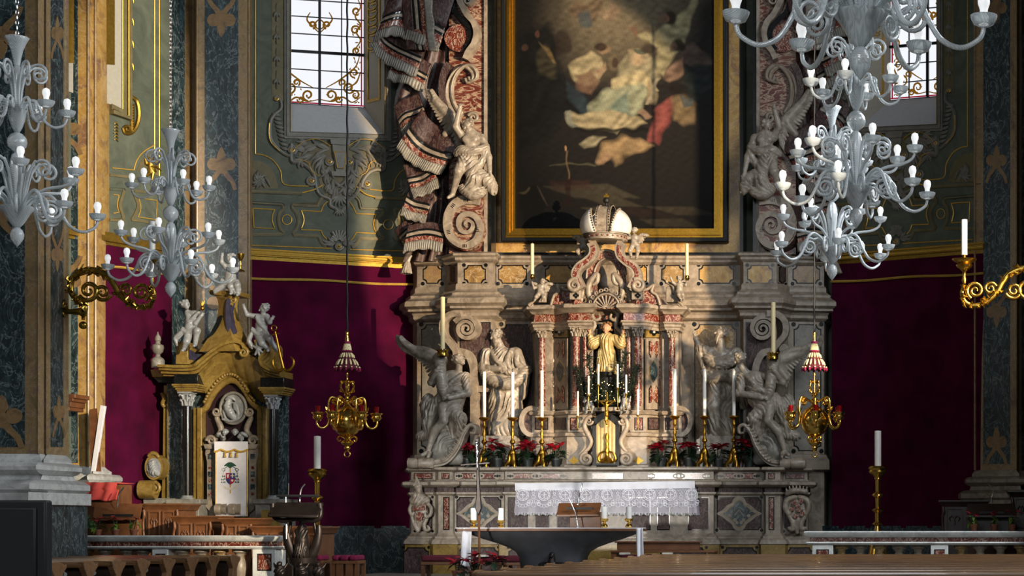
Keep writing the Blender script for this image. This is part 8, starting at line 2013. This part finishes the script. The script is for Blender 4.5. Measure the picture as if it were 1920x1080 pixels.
stool(789, 860, 1041, 27.0, 'red cushioned kneeler left of the altar table', 'red cushioned kneelers', 'velvet_dark', 12); stool(886, 940, 1042, 27.2, 'red cushioned kneeler behind the processional cross', 'red cushioned kneelers', 'velvet_dark', 12); stool(944, 975, 1042, 27.2, 'red cushioned kneeler beside the altar table foot', 'red cushioned kneelers', 'velvet_dark', 12); stool(1162, 1232, 1040, 27.4, 'red cushioned kneeler before the wooden bench', 'red cushioned kneelers', 'velvet_dark', 12)
t = thing('sedilia_bench', 'long reddish wooden bench right of the altar table', 'bench', P(1228, 1100, 28.2)); x0 = P(1150, 0, 28.2)[0]; x1 = P(1306, 0, 28.2)[0]
b = MB(); b.box(x0, x1, 28.5, 28.58, zz(1032, 28.2), zz(1016, 28.2)); b.box(x0-.03, x1+.03, 28.46, 28.62, zz(1018, 28.2), zz(1015, 28.2)); part('back_panel', b, M['wood_brown'], t, bevel=.006); b = MB(); b.box(x0, x1+.3, 28.0, 28.5, zz(1036, 28.2), zz(1032, 28.2)); part('seat', b, M['wood_brown'], t, bevel=.006)
for xa in (x0, x1+.2): b = MB(); b.box(xa, xa+.08, 28.02, 28.5, .3, zz(1036, 28.2)); part('leg', b, M['wood_brown'], t)
for i, (x, y, D) in enumerate(((1172, 1036, 27.95), (1252, 1036, 27.95), (1333, 1040, 27.5), (905, 1040, 27.1))):
    t = thing('booklet', ('white booklet lying at the left of the wooden bench', 'white booklet lying at the right of the wooden bench', 'white booklet right of the wooden bench', 'white open booklet on the kneeler behind the cross')[i], 'booklet', P(x, y, D)); b = MB(); c = P(x, y, D); b.box(c[0]-.07, c[0]+.07, c[1]-.1, c[1]+.1, c[2]-.03, c[2]); part('pages', b, M['paper'], t)
    if i == 2: q = MB(); q.box(c[0]-.1, c[0]+.1, c[1]-.14, c[1]+.14, .3, c[2]-.03); part('stand', q, M['wood_brown'], t)

# ================================================================ NAVE PEWS
def text_mesh(txt, size, mat):
    cu = bpy.data.curves.new('digits', 'FONT'); cu.body = txt; cu.size = size; cu.align_x = 'CENTER'; cu.align_y = 'CENTER'; cu.extrude = .001
    o = bpy.data.objects.new('digits', cu); col.objects.link(o); bpy.context.view_layer.update()
    me = bpy.data.meshes.new_from_object(o.evaluated_get(bpy.context.evaluated_depsgraph_get())); bpy.data.objects.remove(o); me.materials.clear(); me.materials.append(M[mat]); return me
def pew(xend, D, x2, label, grp, side, num=None, zt=.85):
    xa, xb = min(xend, x2), max(xend, x2)
    t = thing('pew', label, 'pew', (xend, D, 0), grp)
    b = MB(); n = 10; vs = []
    prof = [(-.17, zt-.03), (-.16, zt), (-.10, zt+.012), (0, zt+.006), (.10, zt-.01), (.15, zt-.035), (.15, zt-.06), (0, zt-.03), (-.16, zt-.06)]
    for x in (xa, xb):
        for y, z in prof: vs.append((x, D+y, z))
    k = len(prof); b.add(vs, [(i, (i+1) % k, k+(i+1) % k, k+i) for i in range(k)]+[tuple(range(k))[::-1], tuple(range(k, 2*k))]); part('top_ledge', b, M['wood_pew'], t, 40)
    b = MB(); b.box(xa+.02, xb-.02, D-.06, D-.02, .05, zt-.03); part('pew_back', b, M['wood_dark'], t)
    b = MB(); b.box(xa+.05, xb-.05, D+.1, D+.42, .4, .45); part('pew_seat', b, M['wood_dark'], t)
    x = xend; g = Fig(3); e = MB(); w_ = .035
    sil = [(D-.14, .0), (D-.14, .45), (D-.1, zt-.3), (D-.07, zt-.16), (D-.15, zt-.06), (D-.17, zt+.0), (D-.08, zt+.02), (D+.06, zt+.004), (D+.13, zt-.03), (D+.165, zt-.005), (D+.17, zt-.05), (D+.1, zt-.1), (D+.05, zt-.16), (D+.05, zt-.3), (D+.14, .5), (D+.4, .45), (D+.4, 0)]
    k = len(sil); e.add([(x-w_, y, z) for y, z in sil]+[(x+w_, y, z) for y, z in sil], [(i, (i+1) % k, k+(i+1) % k, k+i) for i in range(k)]+[tuple(range(k))[::-1], tuple(range(k, 2*k))]); part('carved_end', e, M['wood_pew'], t, 30, .008)
    if num:
        q = MB(); xp = xend-.25; 
        vs = [(xp+.055*math.cos(a), D-.062, zt-.135+.034*math.sin(a)) for a in np.linspace(0, 2*math.pi, 17)[:-1]]; q.add(vs+[(a, b2-.006, c) for a, b2, c in vs], [tuple(range(16, 32))]+[(i, 16+i, 16+(i+1) % 16, (i+1) % 16) for i in range(16)]); pl_ = part('number_plate', q, M['stone_white'], t)
        o = bpy.data.objects.new('number', text_mesh(num, .06, 'plastic_black')); col.objects.link(o); o.parent = pl_; o.location = (xp, D-.0695, zt-.135); o.rotation_euler = (math.pi/2, 0, 0)
    return t
mpw, ntp, bsp = newmat('wood_pew'); co = coords(ntp, (.6, 9, 9)); nz = N(ntp, 'ShaderNodeTexNoise'); nz.inputs['Scale'].default_value = 3; nz.inputs['Detail'].default_value = 6; nz.inputs['Distortion'].default_value = 1.2; ntp.links.new(co, nz.inputs['Vector']); rr_ = ramp(ntp, [(.3, hexc('#4b3423')), (.55, hexc('#7a5a3c')), (.75, hexc('#5c412b'))], nz.outputs['Fac']); ntp.links.new(rr_.outputs[0], bsp.inputs['Base Color']); bsp.inputs['Roughness'].default_value = .28; bsp.inputs['Coat Weight'].default_value = .3
for i, (px, num) in enumerate(((105, '15'), (165, '13'), (218, '11'), (265, '9'), (313, '7'), (357, '5'), (397, '3'), (437, '1'))):
    D = 9.5*F/(1800-px); pew(CX-9.5, D, CX-9.5-4.5 if D < 22.4 else -5.5, '%s pew of the numbered left block' % ('nearest', 'second nearest', 'third nearest', 'fourth nearest', 'fourth farthest', 'third farthest', 'second farthest', 'farthest')[i], 'left nave pews', -1, num)
names_ = ('farthest', 'second farthest', 'third farthest', 'fourth farthest', 'fifth farthest', 'sixth farthest', 'seventh farthest', 'eighth farthest', 'ninth farthest', 'tenth farthest', 'nearest')
for i in range(11):
    D = 23.6-i*.86; pew(CX-3.9, D, CX+4.2, '%s long wooden pew top on the right of the nave' % names_[i], 'right nave pews', 1, None, .87)
# cut poinsettias on the first right pew
for i, (x, lb) in enumerate(((858, 'left of the pew block'), (890, 'beside the processional pole'), (925, 'before the table foot'))):
    poinsettia(P(x, 1088, 20.2), 'low red poinsettia in front of the altar table, %s' % lb, .9, 70+i, 'floor poinsettias', POTT, None, 14, 8, .1)
    t = thing('plant_stool', 'low wooden stool under the poinsettia %s' % lb, 'stool', P(x, 1110, 20.2)); c = P(x, 1088, 20.2); b = MB(); b.box(c[0]-.12, c[0]+.12, 20.08, 20.32, c[2]-.04, c[2]); part('stool_top', b, M['wood_dark'], t)
    for dx in (-.1, .06):
        for dy in (-.1, .06): b = MB(); b.box(c[0]+dx, c[0]+dx+.04, 20.2+dy, 20.24+dy, 0, c[2]-.04); part('leg', b, M['wood_dark'], t)
# dark back of a screen close to the camera
t = thing('monitor', 'blurred black back of a monitor at the lower left corner', 'monitor', P(20, 1200, 9.0)); m = front(9.0)
b = MB(); b.slab([(-120, 938), (86, 938), (86, 1120), (-120, 1120)], m, -.06, 0); part('housing', b, M['plastic_black'], t, bevel=.01); b = MB(); b.slab([(-100, 952), (70, 952), (70, 1106), (-100, 1106)], m, 0, .02); part('rear_cover', b, M['plastic_black'], t, bevel=.008); c = P(-20, 1120, 9.0); b = MB(); b.box(c[0]-.04, c[0]+.04, 9.0, 9.06, 0, c[2]); b.box(c[0]-.25, c[0]+.25, 8.8, 9.25, 0, .03); part('stand', b, M['plastic_black'], t)

# small joined inlays, studs and sprigs are uncountable detail of their things
for o in bpy.data.objects:
    if o.name.split('.')[0] in ('black_inlay', 'leafwork', 'jewels', 'lobe_jewels', 'band_jewels', 'arch_beads', 'stucco_ornament', 'gilt_highlight', 'gilt_fillet', 'olive_moulding', 'lace_motif', 'scrollwork', 'fleur_inlay', 'shell_chips', 'cords', 'jamb_relief', 'gold_net', 'niche_scroll', 'wall_rosette', 'quatrefoil', 'arch_scroll', 'acanthus', 'shell', 'gold_braid', 'edge_bead', 'green_panel'):
        o['kind'] = 'stuff'
